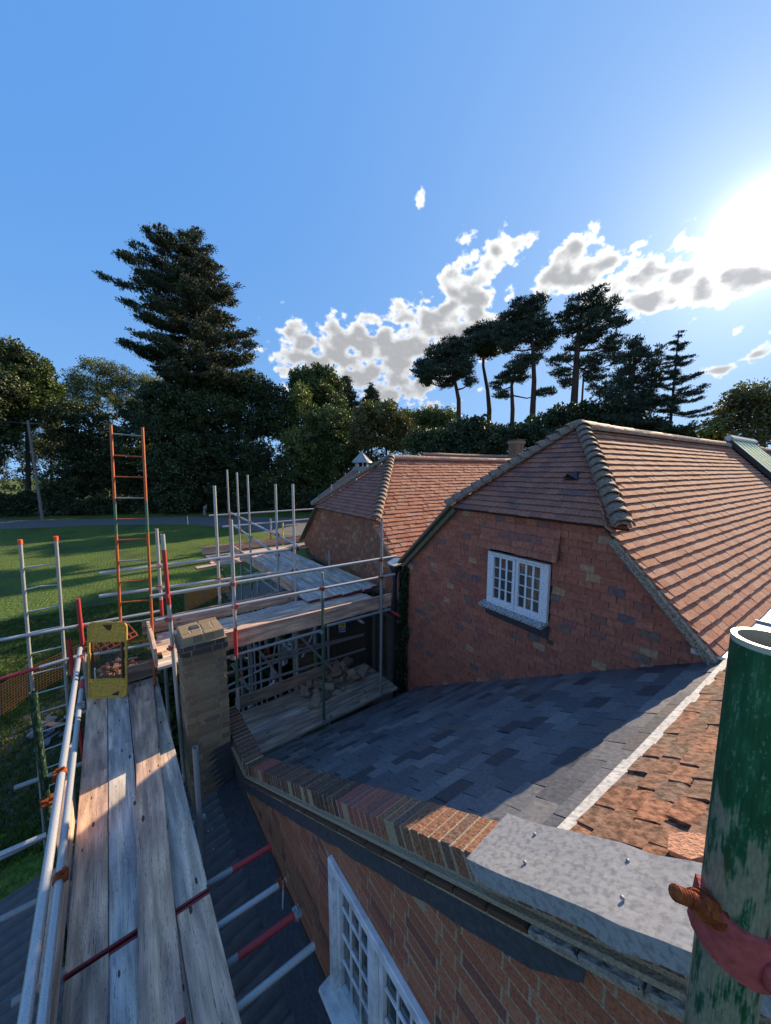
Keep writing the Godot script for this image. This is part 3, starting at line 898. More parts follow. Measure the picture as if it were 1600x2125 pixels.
func casement(h: Node, X: float) -> void:
	var z0 := -3.444
	var z1 := -2.50
	var y0 := -1.985
	var y1 := -1.20
	var st := mb()
	for q in [[z0 + 0.028, z0 + 0.028, y0, y1], [z1 - 0.028, z1 - 0.028, y0, y1]]:
		bar(st, P(X - 0.035, y0, q[0]), P(X - 0.035, y1, q[1]), 0.09, 0.056, Vector3.RIGHT, 0.006)
	bar(st, P(X - 0.032, y1 - 0.018, z0 + 0.056), P(X - 0.032, y1 - 0.018, z1 - 0.056), 0.085, 0.036, Vector3.UP, 0.005)
	bar(st, P(X - 0.030, y0 + 0.013, z0 + 0.056), P(X - 0.030, y0 + 0.013, z1 - 0.056), 0.085, 0.026, Vector3.UP, 0.005)
	var win := part(h, "casement_window", st.commit(), M.white_old)
	var zm := (z0 + z1) * 0.5
	st = mb()
	bar(st, P(X - 0.038, y0 + 0.028, zm), P(X - 0.038, y1 - 0.038, zm), 0.06, 0.012, Vector3.RIGHT)
	part(win, "mullion", st.commit(), M.galv_dull)
	for k in 2:
		var a := z0 + 0.056 if k == 0 else zm + 0.007
		var b := zm - 0.007 if k == 0 else z1 - 0.056
		var c := y0 + 0.030
		var d := y1 - 0.040
		var x := X - 0.045
		st = mb()
		bar(st, P(x, c, a + 0.021), P(x, d, a + 0.021), 0.045, 0.040, Vector3.RIGHT, 0.004)
		bar(st, P(x, c, b - 0.021), P(x, d, b - 0.021), 0.045, 0.040, Vector3.RIGHT, 0.004)
		bar(st, P(x, d - 0.014, a + 0.040), P(x, d - 0.014, b - 0.040), 0.042, 0.028, Vector3.UP, 0.004)
		bar(st, P(x, c + 0.032, a + 0.040), P(x, c + 0.032, b - 0.040), 0.042, 0.064, Vector3.UP, 0.004)
		part(win, "sash", st.commit(), M.white_old)
		var ga := a + 0.041
		var gb := b - 0.041
		var gc := c + 0.064
		var gd := d - 0.028
		for i in range(1, 3):
			st = mb()
			bar(st, P(x, gc, lerpf(ga, gb, i / 3.0)), P(x, gd, lerpf(ga, gb, i / 3.0)), 0.028, 0.0095, Vector3.RIGHT)
			part(win, "glazing_bar", st.commit(), M.white_old)
		for i in range(1, 4):
			st = mb()
			bar(st, P(x - 0.001, lerpf(gc, gd, i / 4.0), ga), P(x - 0.001, lerpf(gc, gd, i / 4.0), gb), 0.026, 0.0085, Vector3.UP)
			part(win, "glazing_bar", st.commit(), M.white_old)
		for i in 3:
			for j in 4:
				st = mb()
				var pz0 := lerpf(ga, gb, i / 3.0) + 0.0045
				var pz1 := lerpf(ga, gb, (i + 1) / 3.0) - 0.0045
				var py0 := lerpf(gc, gd, j / 4.0) + 0.004
				var py1 := lerpf(gc, gd, (j + 1) / 4.0) - 0.004
				var tw := rr(-0.003, 0.003)
				quad(st, P(x + 0.01, py1, pz0), P(x + 0.01 + tw, py1, pz1), P(x + 0.01, py0, pz1), P(x + 0.01 - tw, py0, pz0))
				part(win, "pane", st.commit(), M.glass)
	# sill with worn paint, lead apron below
	st = mb()
	bar(st, P(X - 0.085, -2.012, -3.53), P(X - 0.085, -2.012, -2.475), 0.17, 0.05, Vector3(-0.12, 1, 0), 0.008)
	part(win, "sill", st.commit(), M.white_worn)
	st = mb()
	prism(st, frame(Vector3.BACK, Vector3.UP, P(X - 0.028, 0, 0)), poly([[-3.50, -2.19], [-2.475, -2.21], [-2.46, -2.03], [-3.50, -2.03]]), -0.02, 0.0)
	prism(st, frame(Vector3.BACK, Vector3.UP, P(X - 0.030, 0, 0)), poly([[-2.475, -2.24], [-2.40, -2.25], [-2.41, -2.205], [-2.475, -2.20]]), -0.015, 0.0)
	part(h, "lead_apron", st.commit(), M.lead_dark)
	# the room behind, with a curtain on the right
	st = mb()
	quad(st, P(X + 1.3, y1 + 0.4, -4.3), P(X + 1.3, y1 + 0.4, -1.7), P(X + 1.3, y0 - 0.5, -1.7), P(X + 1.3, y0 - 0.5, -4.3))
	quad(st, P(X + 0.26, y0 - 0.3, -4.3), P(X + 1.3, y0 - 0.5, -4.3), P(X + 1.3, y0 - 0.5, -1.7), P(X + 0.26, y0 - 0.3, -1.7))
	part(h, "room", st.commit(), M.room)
	st = mb()
	for i in 16:
		var u0 := -2.95 + 0.027 * i
		var q0 := 0.035 * sin(i * 1.9)
		var q1 := 0.035 * sin((i + 1) * 1.9)
		quad(st, P(X + 0.16 + q0, y1 + 0.1, u0), P(X + 0.16 + q1, y1 + 0.1, u0 + 0.027), P(X + 0.16 + q1, y0 - 0.1, u0 + 0.029), P(X + 0.16 + q0, y0 - 0.1, u0 + 0.002))
	part(h, "curtain", st.commit(), M.curtain)

func annexe() -> void:
	var h := thing("tile_hung_annexe", "lower tile-hung house with older brown tiles, beyond the downpipe on the left", "house", P(4.28, -7.2, -8.4))
	var X := 4.28
	var fw := frame(Vector3.BACK, Vector3.UP, P(X, 0, 0))
	var st := mb()
	prism(st, fw, poly([[-11.0, -2.66], [-5.90, -2.72], [-5.84, -2.0], [-6.66, -1.28], [-6.72, -1.1], [-9.84, -1.1], [-9.92, -1.22], [-11.2, -2.36]]), -0.2, -0.004)
	var gable := part(h, "gable_wall", st.commit(), M.dark_joint)
	lay(gable, "hung_tile", fw, poly([[-11.02, -2.68], [-5.80, -2.74], [-5.82, -1.90], [-6.62, -1.08], [-9.90, -1.03], [-11.22, -2.32]]), {"g": 0.10, "w": [0.168], "h": 0.12, "kind": "tile", "th": 0.012, "lift": 0.024, "gap": 0.010, "jag": 0.005, "rag": 0.008, "slip": 0.04, "proud": 0.004, "turn": 0.025, "variants": 6, "camber": 0.003, "limit": 300}, PAL.hung_old)
	var hipv := Vector3(1.5, 1.36, 0).normalized()
	var fhip := frame(Vector3.BACK, hipv, P(4.18, -1.09, 0))
	st = mb()
	prism(st, fhip, poly([[-9.98, 0.0], [-6.52, 0.0], [-8.26, 2.06]]), -0.06, -0.005)
	var hip := part(h, "half_hip", st.commit(), M.dark_joint)
	lay(hip, "hip_tile", fhip, poly([[-10.0, -0.03], [-6.5, -0.03], [-8.26, 2.06]]), {"g": 0.112, "w": [0.168], "h": 0.14, "kind": "tile", "th": 0.012, "lift": 0.024, "jag": 0.004, "rag": 0.006, "variants": 4, "camber": 0.006, "slip": 0.03, "turn": 0.02}, PAL.hip)
	var rs := Vector3(0, 2.19, -2.42).normalized()
	var fr := frame(Vector3.RIGHT, rs, P(0, -1.88, -5.84))
	st = mb()
	prism(st, fr, poly([[4.2, 0.0], [12.6, 0.0], [12.6, 3.27], [5.76, 3.27], [4.2, 1.12]]), -0.06, -0.006)
	var deck := part(h, "roof_slope", st.commit(), M.dark_joint)
	lay(deck, "roof_tile", fr, poly([[4.15, -0.04], [12.6, -0.04], [12.6, 3.27], [5.74, 3.27], [4.12, 1.08]]), {"g": 0.118, "w": [0.168], "h": 0.15, "kind": "tile", "th": 0.014, "lift": 0.032, "jag": 0.004, "rag": 0.007, "variants": 6, "camber": 0.010, "slip": 0.03, "proud": 0.004, "turn": 0.022, "limit": 300}, PAL.roof)
	st = mb()
	sheet(st, P(4.2, -2.34, -11.3), P(5.76, 0.32, -8.30), P(12.6, 0.32, -8.30), P(12.6, -2.34, -11.3), 0.06)
	tri(st, P(4.2, -2.34, -11.3), P(4.2, -1.08, -9.95), P(5.76, 0.32, -8.30))
	part(h, "rear_slope", st.commit(), M.clay)
	ridge_row(h, P(5.70, 0.31, -8.26), P(12.6, 0.31, -8.26), 0.45, 0.12)
	hip_row(h, P(4.14, -1.10, -6.50), P(5.76, 0.34, -8.26), 17, 0.125)
	hip_row(h, P(4.14, -1.08, -10.0), P(5.76, 0.34, -8.26), 17, 0.115)
	st = mb()
	bar(st, P(4.20, -1.23, -6.60), P(4.20, -1.92, -5.84), 0.10, 0.08, Vector3.UP, 0.006)
	part(h, "verge", st.commit(), M.verge, "pale mortared verge over the gutter")
	for k in 14:
		st = mb()
		var q := P(4.20, -1.13, -9.93).lerp(P(4.20, -2.36, -11.32), k / 13.5)
		bar(st, q, q + Vector3(0, -1.32, -1.39).normalized() * 0.13, 0.16, 0.03, Vector3(0, 1, -0.7))
		part(h, "verge_tile", st.commit(), M.verge_green)
	# valley lead between the two houses, running to the hopper
	st = mb()
	sheet(st, P(4.0, -1.90, -5.86), P(12.0, -1.80, -5.90), P(12.0, -1.80, -5.56), P(4.0, -1.90, -5.62), 0.02)
	part(h, "valley_lead", st.commit(), M.lead_pale)
	# timber-clad wall set back below the hung tiles
	st = mb()
	bx(st, Transform3D(Basis(), P(4.75, -4.95, -8.4)), Vector3(0.1, 4.5, 5.4))
	bx(st, Transform3D(Basis(), P(8.6, -4.6, -11.1)), Vector3(8, 5.2, 0.2))
	bx(st, Transform3D(Basis(), P(12.5, -3.8, -8.4)), Vector3(0.2, 6.6, 5.2))
	var back := part(h, "lower_wall", st.commit(), M.timber_dark)
	for i in 24:
		st = mb()
		bx(st, Transform3D(Basis(Vector3.UP, rr(-0.02, 0.02)), P(4.68 + rr(-0.008, 0.008), -5.0 + rr(-0.02, 0.02), -5.95 - i * 0.213)), Vector3(0.025, 4.3, 0.20), 0.004)
		part(back, "plank", st.commit(), M.timber_dark)
	st = mb()
	bar(st, P(4.30, -2.78, -5.9), P(4.30, -2.74, -11.0), 0.10, 0.09, Vector3.UP, 0.01)
	part(h, "sole_plate", st.commit(), M.timber_dark)
	for z in [-7.0, -8.1, -9.2, -10.3]:
		st = mb()
		bar(st, P(4.42, -2.95, z), P(4.42, -5.0, z), 0.1, 0.1, Vector3.RIGHT, 0.01)
		part(h, "post", st.commit(), M.timber_dark)
	st = mb()
	bar(st, P(4.56, -3.42, -5.95), P(4.56, -3.40, -7.4), 0.05, 0.09, Vector3.UP, 0.006)
	part(h, "rail", st.commit(), M.timber_dark)
	# planks turning the corner, and the brick pier beside them
	st = mb()
	bx(st, Transform3D(Basis(), P(4.0, -5.2, -7.62)), Vector3(1.3, 4.0, 0.04))
	var cross := part(h, "cross_wall", st.commit(), M.timber_dark)
	for i in 8:
		st = mb()
		bx(st, Transform3D(Basis(), P(3.42 + i * 0.165, -5.15 + rr(-0.03, 0.03), -7.585 + rr(-0.006, 0.006))), Vector3(0.155, 4.0, 0.022), 0.004)
		part(cross, "plank", st.commit(), M.timber_dark)
	st = mb()
	bx(st, Transform3D(Basis(), P(3.05, -5.15, -8.3)), Vector3(0.40, 4.1, 0.40))
	var pier := part(h, "brick_pier", st.commit(), M.mortar_old)
	lay(pier, "brick", frame(Vector3.RIGHT, Vector3.UP, P(3.05, 0, -8.1)), poly([[-0.205, -7.2], [0.205, -7.2], [0.205, -3.1], [-0.205, -3.1]]), {"g": 0.075, "w": [0.205], "h": 0.065, "kind": "brick", "gap": 0.01, "th": 0.006}, PAL.stock)
	lay(pier, "brick", frame(Vector3.BACK, Vector3.UP, P(2.85, 0, -8.3)), poly([[-0.205, -7.2], [0.205, -7.2], [0.205, -3.1], [-0.205, -3.1]]), {"g": 0.075, "w": [0.205], "h": 0.065, "kind": "brick", "gap": 0.01, "th": 0.006}, PAL.stock)
	# brick corner under the far end of the hung tiles
	st = mb()
	bx(st, Transform3D(Basis(), P(4.45, -3.2, -10.85)), Vector3(0.3, 1.0, 0.3))
	var corner := part(h, "brick_corner", st.commit(), M.mortar_old)
	lay(corner, "brick", frame(Vector3.BACK, Vector3.UP, P(4.30, 0, -10.85)), poly([[-0.15, -3.6], [0.15, -3.6], [0.15, -2.72], [-0.15, -2.72]]), {"g": 0.075, "w": [0.215], "h": 0.065, "kind": "brick", "gap": 0.01, "th": 0.006}, PAL.stock)

# ---------------------------------------------------------------- the near house: raked brick gable, coping, slates, old tiles, chimney
const KS := 3.967
const KH := -3.417
const RK := 0.595

func rake(s: float) -> float:
	return KH + RK * maxf(KS - s, 0.0)

func near_house() -> void:
	var h := thing("brick_house", "nearest red brick house with raked brick-on-edge coping, slate lean-to slope and mossy tiles", "house", Q(1.14, -7.2, 2.0))
	var nv := Vector3(C4, 0, -S4)
	var e1 := Vector3(-S4, 0, -C4)
	# the gable wall: frame u = -s, v = height, face towards the walkway
	var fw := frame(-e1, Vector3.UP, P(0, 0, 0) + nv * 1.04)
	var st := mb()
	var topline := func(s: float, d: float) -> float: return rake(s) - d
	var hole := [-1.952, -0.40, -3.78, -2.66]
	prism(st, fw, poly([[-5.2, -7.2], [hole[0], -7.2], [hole[0], topline.call(1.952, 0.13)], [-KS, KH - 0.13], [-5.2, KH - 0.13]]), -0.2, 0.0)
	prism(st, fw, poly([[hole[0], -7.2], [hole[1], -7.2], [hole[1], hole[2]], [hole[0], hole[2]]]), -0.2, 0.0)
	prism(st, fw, poly([[hole[0], hole[3]], [hole[1], hole[3]], [hole[1], topline.call(0.40, 0.13)], [hole[0], topline.call(1.952, 0.13)]]), -0.2, 0.0)
	prism(st, fw, poly([[hole[1], -7.2], [2.0, -7.2], [2.0, topline.call(-2.0, 0.13)], [hole[1], topline.call(0.40, 0.13)]]), -0.2, 0.0)
	var wall := part(h, "gable_wall", st.commit(), M.mortar)
	var face := poly([[-KS + 0.02, -4.7], [0.5, -4.7], [0.5, topline.call(-0.5, 0.165)], [-KS + 0.02, KH - 0.165]])
	lay(wall, "brick", fw, face, {"g": 0.0745, "w": [0.222, 0.111], "h": 0.0655, "kind": "brick", "gap": 0.0105, "th": 0.0016, "bev": 0.0014, "bond": 0.375, "limit": 300, "slip": 0.006, "rag": 0.0012, "proud": 0.0015, "turn": 0.004, "variants": 4, "holes": [poly([[hole[0] - 0.004, hole[2] - 0.06], [hole[1], hole[2] - 0.06], [hole[1], hole[3] + 0.004], [hole[0] - 0.004, hole[3] + 0.004]])]}, PAL.brick)
	# coping: bricks on edge, one by one, each with its mortar joint left recessed between
	var bed := mb()
	for seg in [[-0.6, KS], [KS, 5.15]]:
		var a: float = seg[0]
		var b: float = seg[1]
		var qa := Q(1.135, rake(a) - 0.0128, a)
		var qb := Q(1.135, rake(b) - 0.0128, b)
		var up := Vector3(0, 1, 0) if b > KS else (Vector3.UP + e1 * RK).normalized()
		var zz := (qb - qa).normalized()
		bx(bed, Transform3D(Basis(up.cross(zz), up, zz), (qa + qb) * 0.5 - up * 0.056), Vector3(0.208, 0.124, qa.distance_to(qb)))
	var cop := part(h, "coping", bed.commit(), M.mortar)
	var s := -0.55
	while s < 5.1:
		var flat := s > KS
		var step := 0.0755 if flat else 0.0755 / sqrt(1.0 + RK * RK)
		var up := Vector3.UP if flat else (Vector3.UP + e1 * RK).normalized()
		var zz := e1 if flat else (e1 - Vector3.UP * RK).normalized()
		var mid := s + step * 0.5
		var t := Transform3D(Basis(up.cross(zz), up, zz) * Basis(Vector3.UP, rr(-0.012, 0.012)), Q(1.135 + rr(-0.003, 0.003), rake(mid) + rr(-0.002, 0.002), mid) - up * 0.052)
		st = mb()
		bx(st, t, Vector3(0.213 + rr(-0.004, 0.004), 0.104, 0.0635 + rr(-0.002, 0.002)), 0.005)
		var pal: Dictionary = PAL.coping_sun if s < 1.37 else (PAL.coping_red if s < 1.83 or (s > 3.3 and s < 3.62) else PAL.coping)  # sunlight painted in: lighter, warmer bricks up to the shadow edge
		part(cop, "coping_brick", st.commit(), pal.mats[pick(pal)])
		s += step
	# creasing tiles under the coping, mortar fillets, black damp-proof strip
	st = mb()
	for q in [[-0.6, KS], [KS, 4.55]]:
		for k in 2:
			var d := 0.143 + 0.044 * k
			bar(st, Q(1.03 - 0.012 * k, rake(q[0]) - d, q[0]), Q(1.03 - 0.012 * k, rake(q[1]) - d, q[1]), 0.05, 0.018, Vector3.UP, 0.004)
	part(h, "mortar_fillet", st.commit(), M.mortar)
	s = -0.6
	while s < 4.5:
		var e := minf(s + rr(0.15, 0.17), KS if s < KS - 0.01 else 4.55)
		st = mb()
		bar(st, Q(1.015 + rr(-0.004, 0.004), rake(s + 0.004) - 0.168 + rr(-0.003, 0.003), s + 0.004), Q(1.015 + rr(-0.004, 0.004), rake(e - 0.004) - 0.168 + rr(-0.003, 0.003), e - 0.004), 0.06, 0.022, Vector3.UP, 0.004)
		part(h, "creasing_tile", st.commit(), M.rust_dark if s > 0.5 else M.mortar_grey)
		s = e
	st = mb()
	var n := 26
	for i in n:
		var a := lerpf(0.33, 4.5, float(i) / n)
		var b := lerpf(0.33, 4.5, float(i + 1) / n)
		var w0 := 0.012 * sin(a * 7.0)
		var w1 := 0.012 * sin(b * 7.0)
		var lo0 := 0.315 - (0.06 if i == 0 else 0.0) + 0.006 * sin(a * 17.0)
		var lo1 := 0.315 + 0.006 * sin(b * 17.0)
		sheet(st, Q(1.012, rake(b) - 0.197, b), Q(1.012, rake(a) - 0.197, a), Q(1.006 - absf(w0), rake(a) - lo0, a), Q(1.006 - absf(w1), rake(b) - lo1, b), 0.004)
	part(h, "damp_proof_strip", st.commit(), M.lead_dark)
	# lead capping over the upper end of the coping, with its fixings
	st = mb()
	n = 16
	for i in n:
		var a := lerpf(-0.6, 0.758, float(i) / n)
		var b := lerpf(-0.6, 0.758, float(i + 1) / n)
		var wa := 0.003 * sin(a * 19.0) + 0.002 * sin(a * 43.0)
		var wb := 0.003 * sin(b * 19.0) + 0.002 * sin(b * 43.0)
		var ya := rake(a) + 0.014
		var yb := rake(b) + 0.014
		var f0 := Q(0.985 + wa, ya - 0.002, a)
		var f1 := Q(0.985 + wb, yb - 0.002, b)
		var g0 := Q(0.978 + wa * 1.6, ya - 0.066 + wa, a)
		var g1 := Q(0.978 + wb * 1.6, yb - 0.066 + wb, b)
		if i == n - 1: g1 = Q(0.985, yb - 0.05, b - 0.05)
		var m0 := Q(1.12, ya + wa, a)
		var m1 := Q(1.12, yb + wb, b)
		var r0 := Q(1.262 + wa, ya + 0.006 + wa, a)
		var r1 := Q(1.262 + wb, yb + 0.006 + wb, b)
		var k0 := Q(1.275 + wa, ya - 0.07, a)
		var k1 := Q(1.275 + wb, yb - 0.07, b)
		quad(st, f1, m1, m0, f0)
		quad(st, m1, r1, r0, m0)
		quad(st, g1, f1, f0, g0)
		quad(st, r1, k1, k0, r0)
	var cap := part(h, "lead_capping", st.commit(), M.lead, "grey lead sheet dressed over the coping, sunlit")
	for q in [[1.20, 0.60], [1.06, 0.56], [1.20, 0.30], [1.06, 0.27]]:
		st = mb()
		ball(st, Q(q[0], rake(q[1]) + 0.018, q[1]), Vector3(0.007, 0.005, 0.007), 8, 5)
		part(cap, "fixing", st.commit(), M.lead)
	near_window(h)
	# slates, rising towards the camera between coping and the tile-hung house
	var sv := Vector3(0, 0.601, 1.0).normalized()
	var fs := frame(Vector3.LEFT, sv, P(0, -1.24 - 0.601 * 5.10, -5.10))
	var L := 5.10 * sqrt(1.0 + 0.601 * 0.601)
	var Lt := (5.10 - 0.76) * sqrt(1.0 + 0.601 * 0.601)
	st = mb()
	prism(st, fs, poly([[-4.24, -0.02], [-0.84, -0.02], [-1.20, Lt + 0.35], [-4.24, Lt + 0.35]]), -0.06, -0.012)
	var deck := part(h, "slate_slope", st.commit(), M.dark_joint)
	lay(deck, "slate", fs, poly([[-4.24, -0.03], [-0.86, -0.03], [-1.17, Lt], [-4.24, Lt]]), {"g": 0.172, "w": [0.252], "h": 0.215, "kind": "tile", "th": 0.007, "lift": 0.017, "gap": 0.006, "jag": 0.007, "rag": 0.007, "slip": 0.02, "proud": 0.003, "turn": 0.012, "variants": 8, "limit": 300}, PAL.slate)
	# lead strip where slates meet the old tiles
	for i in 3:
		var x0 := 1.14 + i * 1.05
		st = mb()
		sheet(st, fs * Vector3(-x0 - 1.07, Lt + 0.22, 0.034), fs * Vector3(-x0, Lt + 0.22, 0.030), fs * Vector3(-x0, Lt - 0.01 + rr(-0.006, 0.006), 0.022), fs * Vector3(-x0 - 1.07, Lt - 0.01 + rr(-0.006, 0.006), 0.027), 0.004)
		part(h, "lead_strip", st.commit(), M.lead_pale)
	# old hand-made tiles above
	var ft := frame(Vector3.LEFT, Vector3(0, 0.64, 1.0).normalized(), fs * Vector3(0, Lt + 0.145, 0.040))
	st = mb()
	prism(st, ft, poly([[-4.26, 0.0], [-1.14, 0.0], [-1.20, 2.6], [-4.26, 2.6]]), -0.08, -0.01)
	var old := part(h, "tile_slope", st.commit(), M.dark_joint)
	lay(old, "roof_tile", ft, poly([[-4.28, -0.02], [-1.235, -0.02], [-1.235, 2.6], [-4.28, 2.6]]), {"g": 0.105, "w": [0.166], "h": 0.15, "kind": "tile", "th": 0.015, "lift": 0.034, "gap": 0.006, "jag": 0.008, "rag": 0.012, "slip": 0.05, "proud": 0.006, "turn": 0.05, "variants": 8, "camber": 0.009, "limit": 300}, PAL.mossy)
	st = mb()
	var bt := ft * Transform3D(Basis(Vector3(0, 0, 1), 0.5), Vector3(-1.50, 0.44, 0.055))
	prism(st, bt, poly([[-0.07, -0.05], [0.03, -0.07], [0.085, -0.01], [0.06, 0.07], [-0.05, 0.06]]), -0.014, 0.002)
	part(h, "broken_tile", st.commit(), PAL.fresh.mats[1], "freshly broken orange tile")
	# rear slope and far walls
	st = mb()
	var ridge := ft * Vector3(-4.26, 2.6, -0.02)
	var ridge2 := ft * Vector3(-1.20, 2.6, -0.02)
	sheet(st, ridge2, ridge, P(4.26, -3.2, 6.2), P(1.2, -3.2, 6.2), 0.06)
	part(h, "rear_slope", st.commit(), M.clay)
	st = mb()
	bx(st, Transform3D(Basis(), P(4.10, -4.85, 2.6)), Vector3(0.2, 6.0, 6.4))
	bx(st, Transform3D(Basis(), P(2.6, -5.8, -4.75)), Vector3(3.2, 2.8, 0.2))
	bx(st, Transform3D(Basis(), P(2.6, -5.2, 6.0)), Vector3(3.2, 4.0, 0.2))
	part(h, "far_wall", st.commit(), M.mortar_old)
	# lead-lined valley between the old tiles and the right-hand slope
	st = mb()
	sheet(st, P(4.18, -1.675, -1.02), P(14, -1.675, -1.25), P(14, -1.655, 0.9), P(4.30, -1.655, 0.9), 0.05)
	sheet(st, P(4.14, -1.685, -0.96), P(4.18, -1.675, -1.02), P(4.30, -1.655, 0.9), P(4.2, -1.70, -0.62), 0.03)
	var lead := part(h, "valley_lead", st.commit(), M.lead_pale)
	for x in [5.5, 7.4, 9.6]:
		st = mb()
		arch(st, P(x, -1.672, -1.04), P(x + 0.05, -1.652, 0.9), Vector3.UP, 0.024, 0.024, 0.01, PI, 6)
		part(lead, "lead_roll", st.commit(), M.lead)
	st = mb()
	sheet(st, P(4.16, -1.60, -1.06), P(14, -1.60, -1.36), P(14, -1.668, -1.10), P(4.2, -1.672, -0.84), 0.006)
	part(lead, "upstand", st.commit(), M.lead)
	chimney(h)

func near_window(h: Node) -> void:
	var fr := func(n: float, y: float, s: float) -> Vector3: return Q(n, y, s)
	var st := mb()
	var s0 := 1.948
	var s1 := 0.44
	var y0 := -3.74
	var y1 := -2.662
	bar(st, Q(1.045, y0, s0 - 0.028), Q(1.045, y1, s0 - 0.028), 0.07, 0.055, Vector3(-S4, 0, -C4), 0.004)
	bar(st, Q(1.045, y0, s1 + 0.028), Q(1.045, y1, s1 + 0.028), 0.07, 0.055, Vector3(-S4, 0, -C4), 0.004)
	bar(st, Q(1.043, y1 - 0.033, s0 - 0.055), Q(1.043, y1 - 0.033, s1 + 0.055), 0.07, 0.066, Vector3.UP, 0.004)
	bar(st, Q(1.043, y0 + 0.025, s0 - 0.055), Q(1.043, y0 + 0.025, s1 + 0.055), 0.07, 0.05, Vector3.UP, 0.004)
	var win := part(h, "window", st.commit(), M.white_new, "new white three-light window with square panes")
	for k in 3:
		var a := s0 - 0.055 - k * 0.4893
		var b := a - 0.4187
		if k < 2:
			st = mb()
			bar(st, Q(1.045, y0 + 0.05, b - 0.0353), Q(1.045, y1 - 0.066, b - 0.0353), 0.066, 0.07, Vector3(-S4, 0, -C4), 0.004)
			part(win, "mullion", st.commit(), M.white_new)
		var c := y0 + 0.05
		var d := y1 - 0.075
		st = mb()
		bar(st, Q(1.062, c, a - 0.02), Q(1.062, d, a - 0.02), 0.04, 0.036, Vector3(-S4, 0, -C4), 0.004)
		bar(st, Q(1.062, c, b + 0.02), Q(1.062, d, b + 0.02), 0.04, 0.036, Vector3(-S4, 0, -C4), 0.004)
		bar(st, Q(1.052, d - 0.028, a - 0.04), Q(1.052, d - 0.028, b + 0.04), 0.05, 0.05, Vector3(-0.5, 1, 0), 0.005)
		bar(st, Q(1.062, c + 0.02, a - 0.04), Q(1.062, c + 0.02, b + 0.04), 0.04, 0.04, Vector3.UP, 0.004)
		part(win, "sash", st.commit(), M.white_new)
		var ga := a - 0.04
		var gb := b + 0.04
		var gc := c + 0.04
		var gd := d - 0.05
		for i in range(1, 3):
			st = mb()
			bar(st, Q(1.066, gc, lerpf(ga, gb, i / 3.0)), Q(1.066, gd, lerpf(ga, gb, i / 3.0)), 0.018, 0.012, Vector3(-S4, 0, -C4), 0.003)
			part(win, "glazing_bar", st.commit(), M.white_new)
		for j in range(1, 4):
			st = mb()
			bar(st, Q(1.0655, lerpf(gc, gd, j / 4.0), ga), Q(1.0655, lerpf(gc, gd, j / 4.0), gb), 0.018, 0.012, Vector3.UP, 0.003)
			part(win, "glazing_bar", st.commit(), M.white_new)
		for i in 3:
			for j in 4:
				st = mb()
				var q0 := lerpf(ga, gb, i / 3.0) - 0.006
				var q1 := lerpf(ga, gb, (i + 1) / 3.0) + 0.006
				var p0 := lerpf(gc, gd, j / 4.0) + 0.006
				var p1 := lerpf(gc, gd, (j + 1) / 4.0) - 0.006
				quad(st, Q(1.074, p1, q0), Q(1.074, p1, q1), Q(1.074, p0, q1), Q(1.074, p0, q0))
				part(win, "pane", st.commit(), M.glass)
	st = mb()
	bar(st, Q(1.01, y0 - 0.02, s0 + 0.06), Q(1.01, y0 - 0.02, s1 - 0.06), 0.14, 0.045, Vector3(-0.18, 1, 0), 0.012)
	part(win, "sill", st.commit(), M.white_new)
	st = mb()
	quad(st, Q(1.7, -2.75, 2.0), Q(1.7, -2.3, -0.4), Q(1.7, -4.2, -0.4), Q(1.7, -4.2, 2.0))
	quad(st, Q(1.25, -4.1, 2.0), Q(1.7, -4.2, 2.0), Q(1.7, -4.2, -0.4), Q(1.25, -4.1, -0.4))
	part(h, "room", st.commit(), M.room)

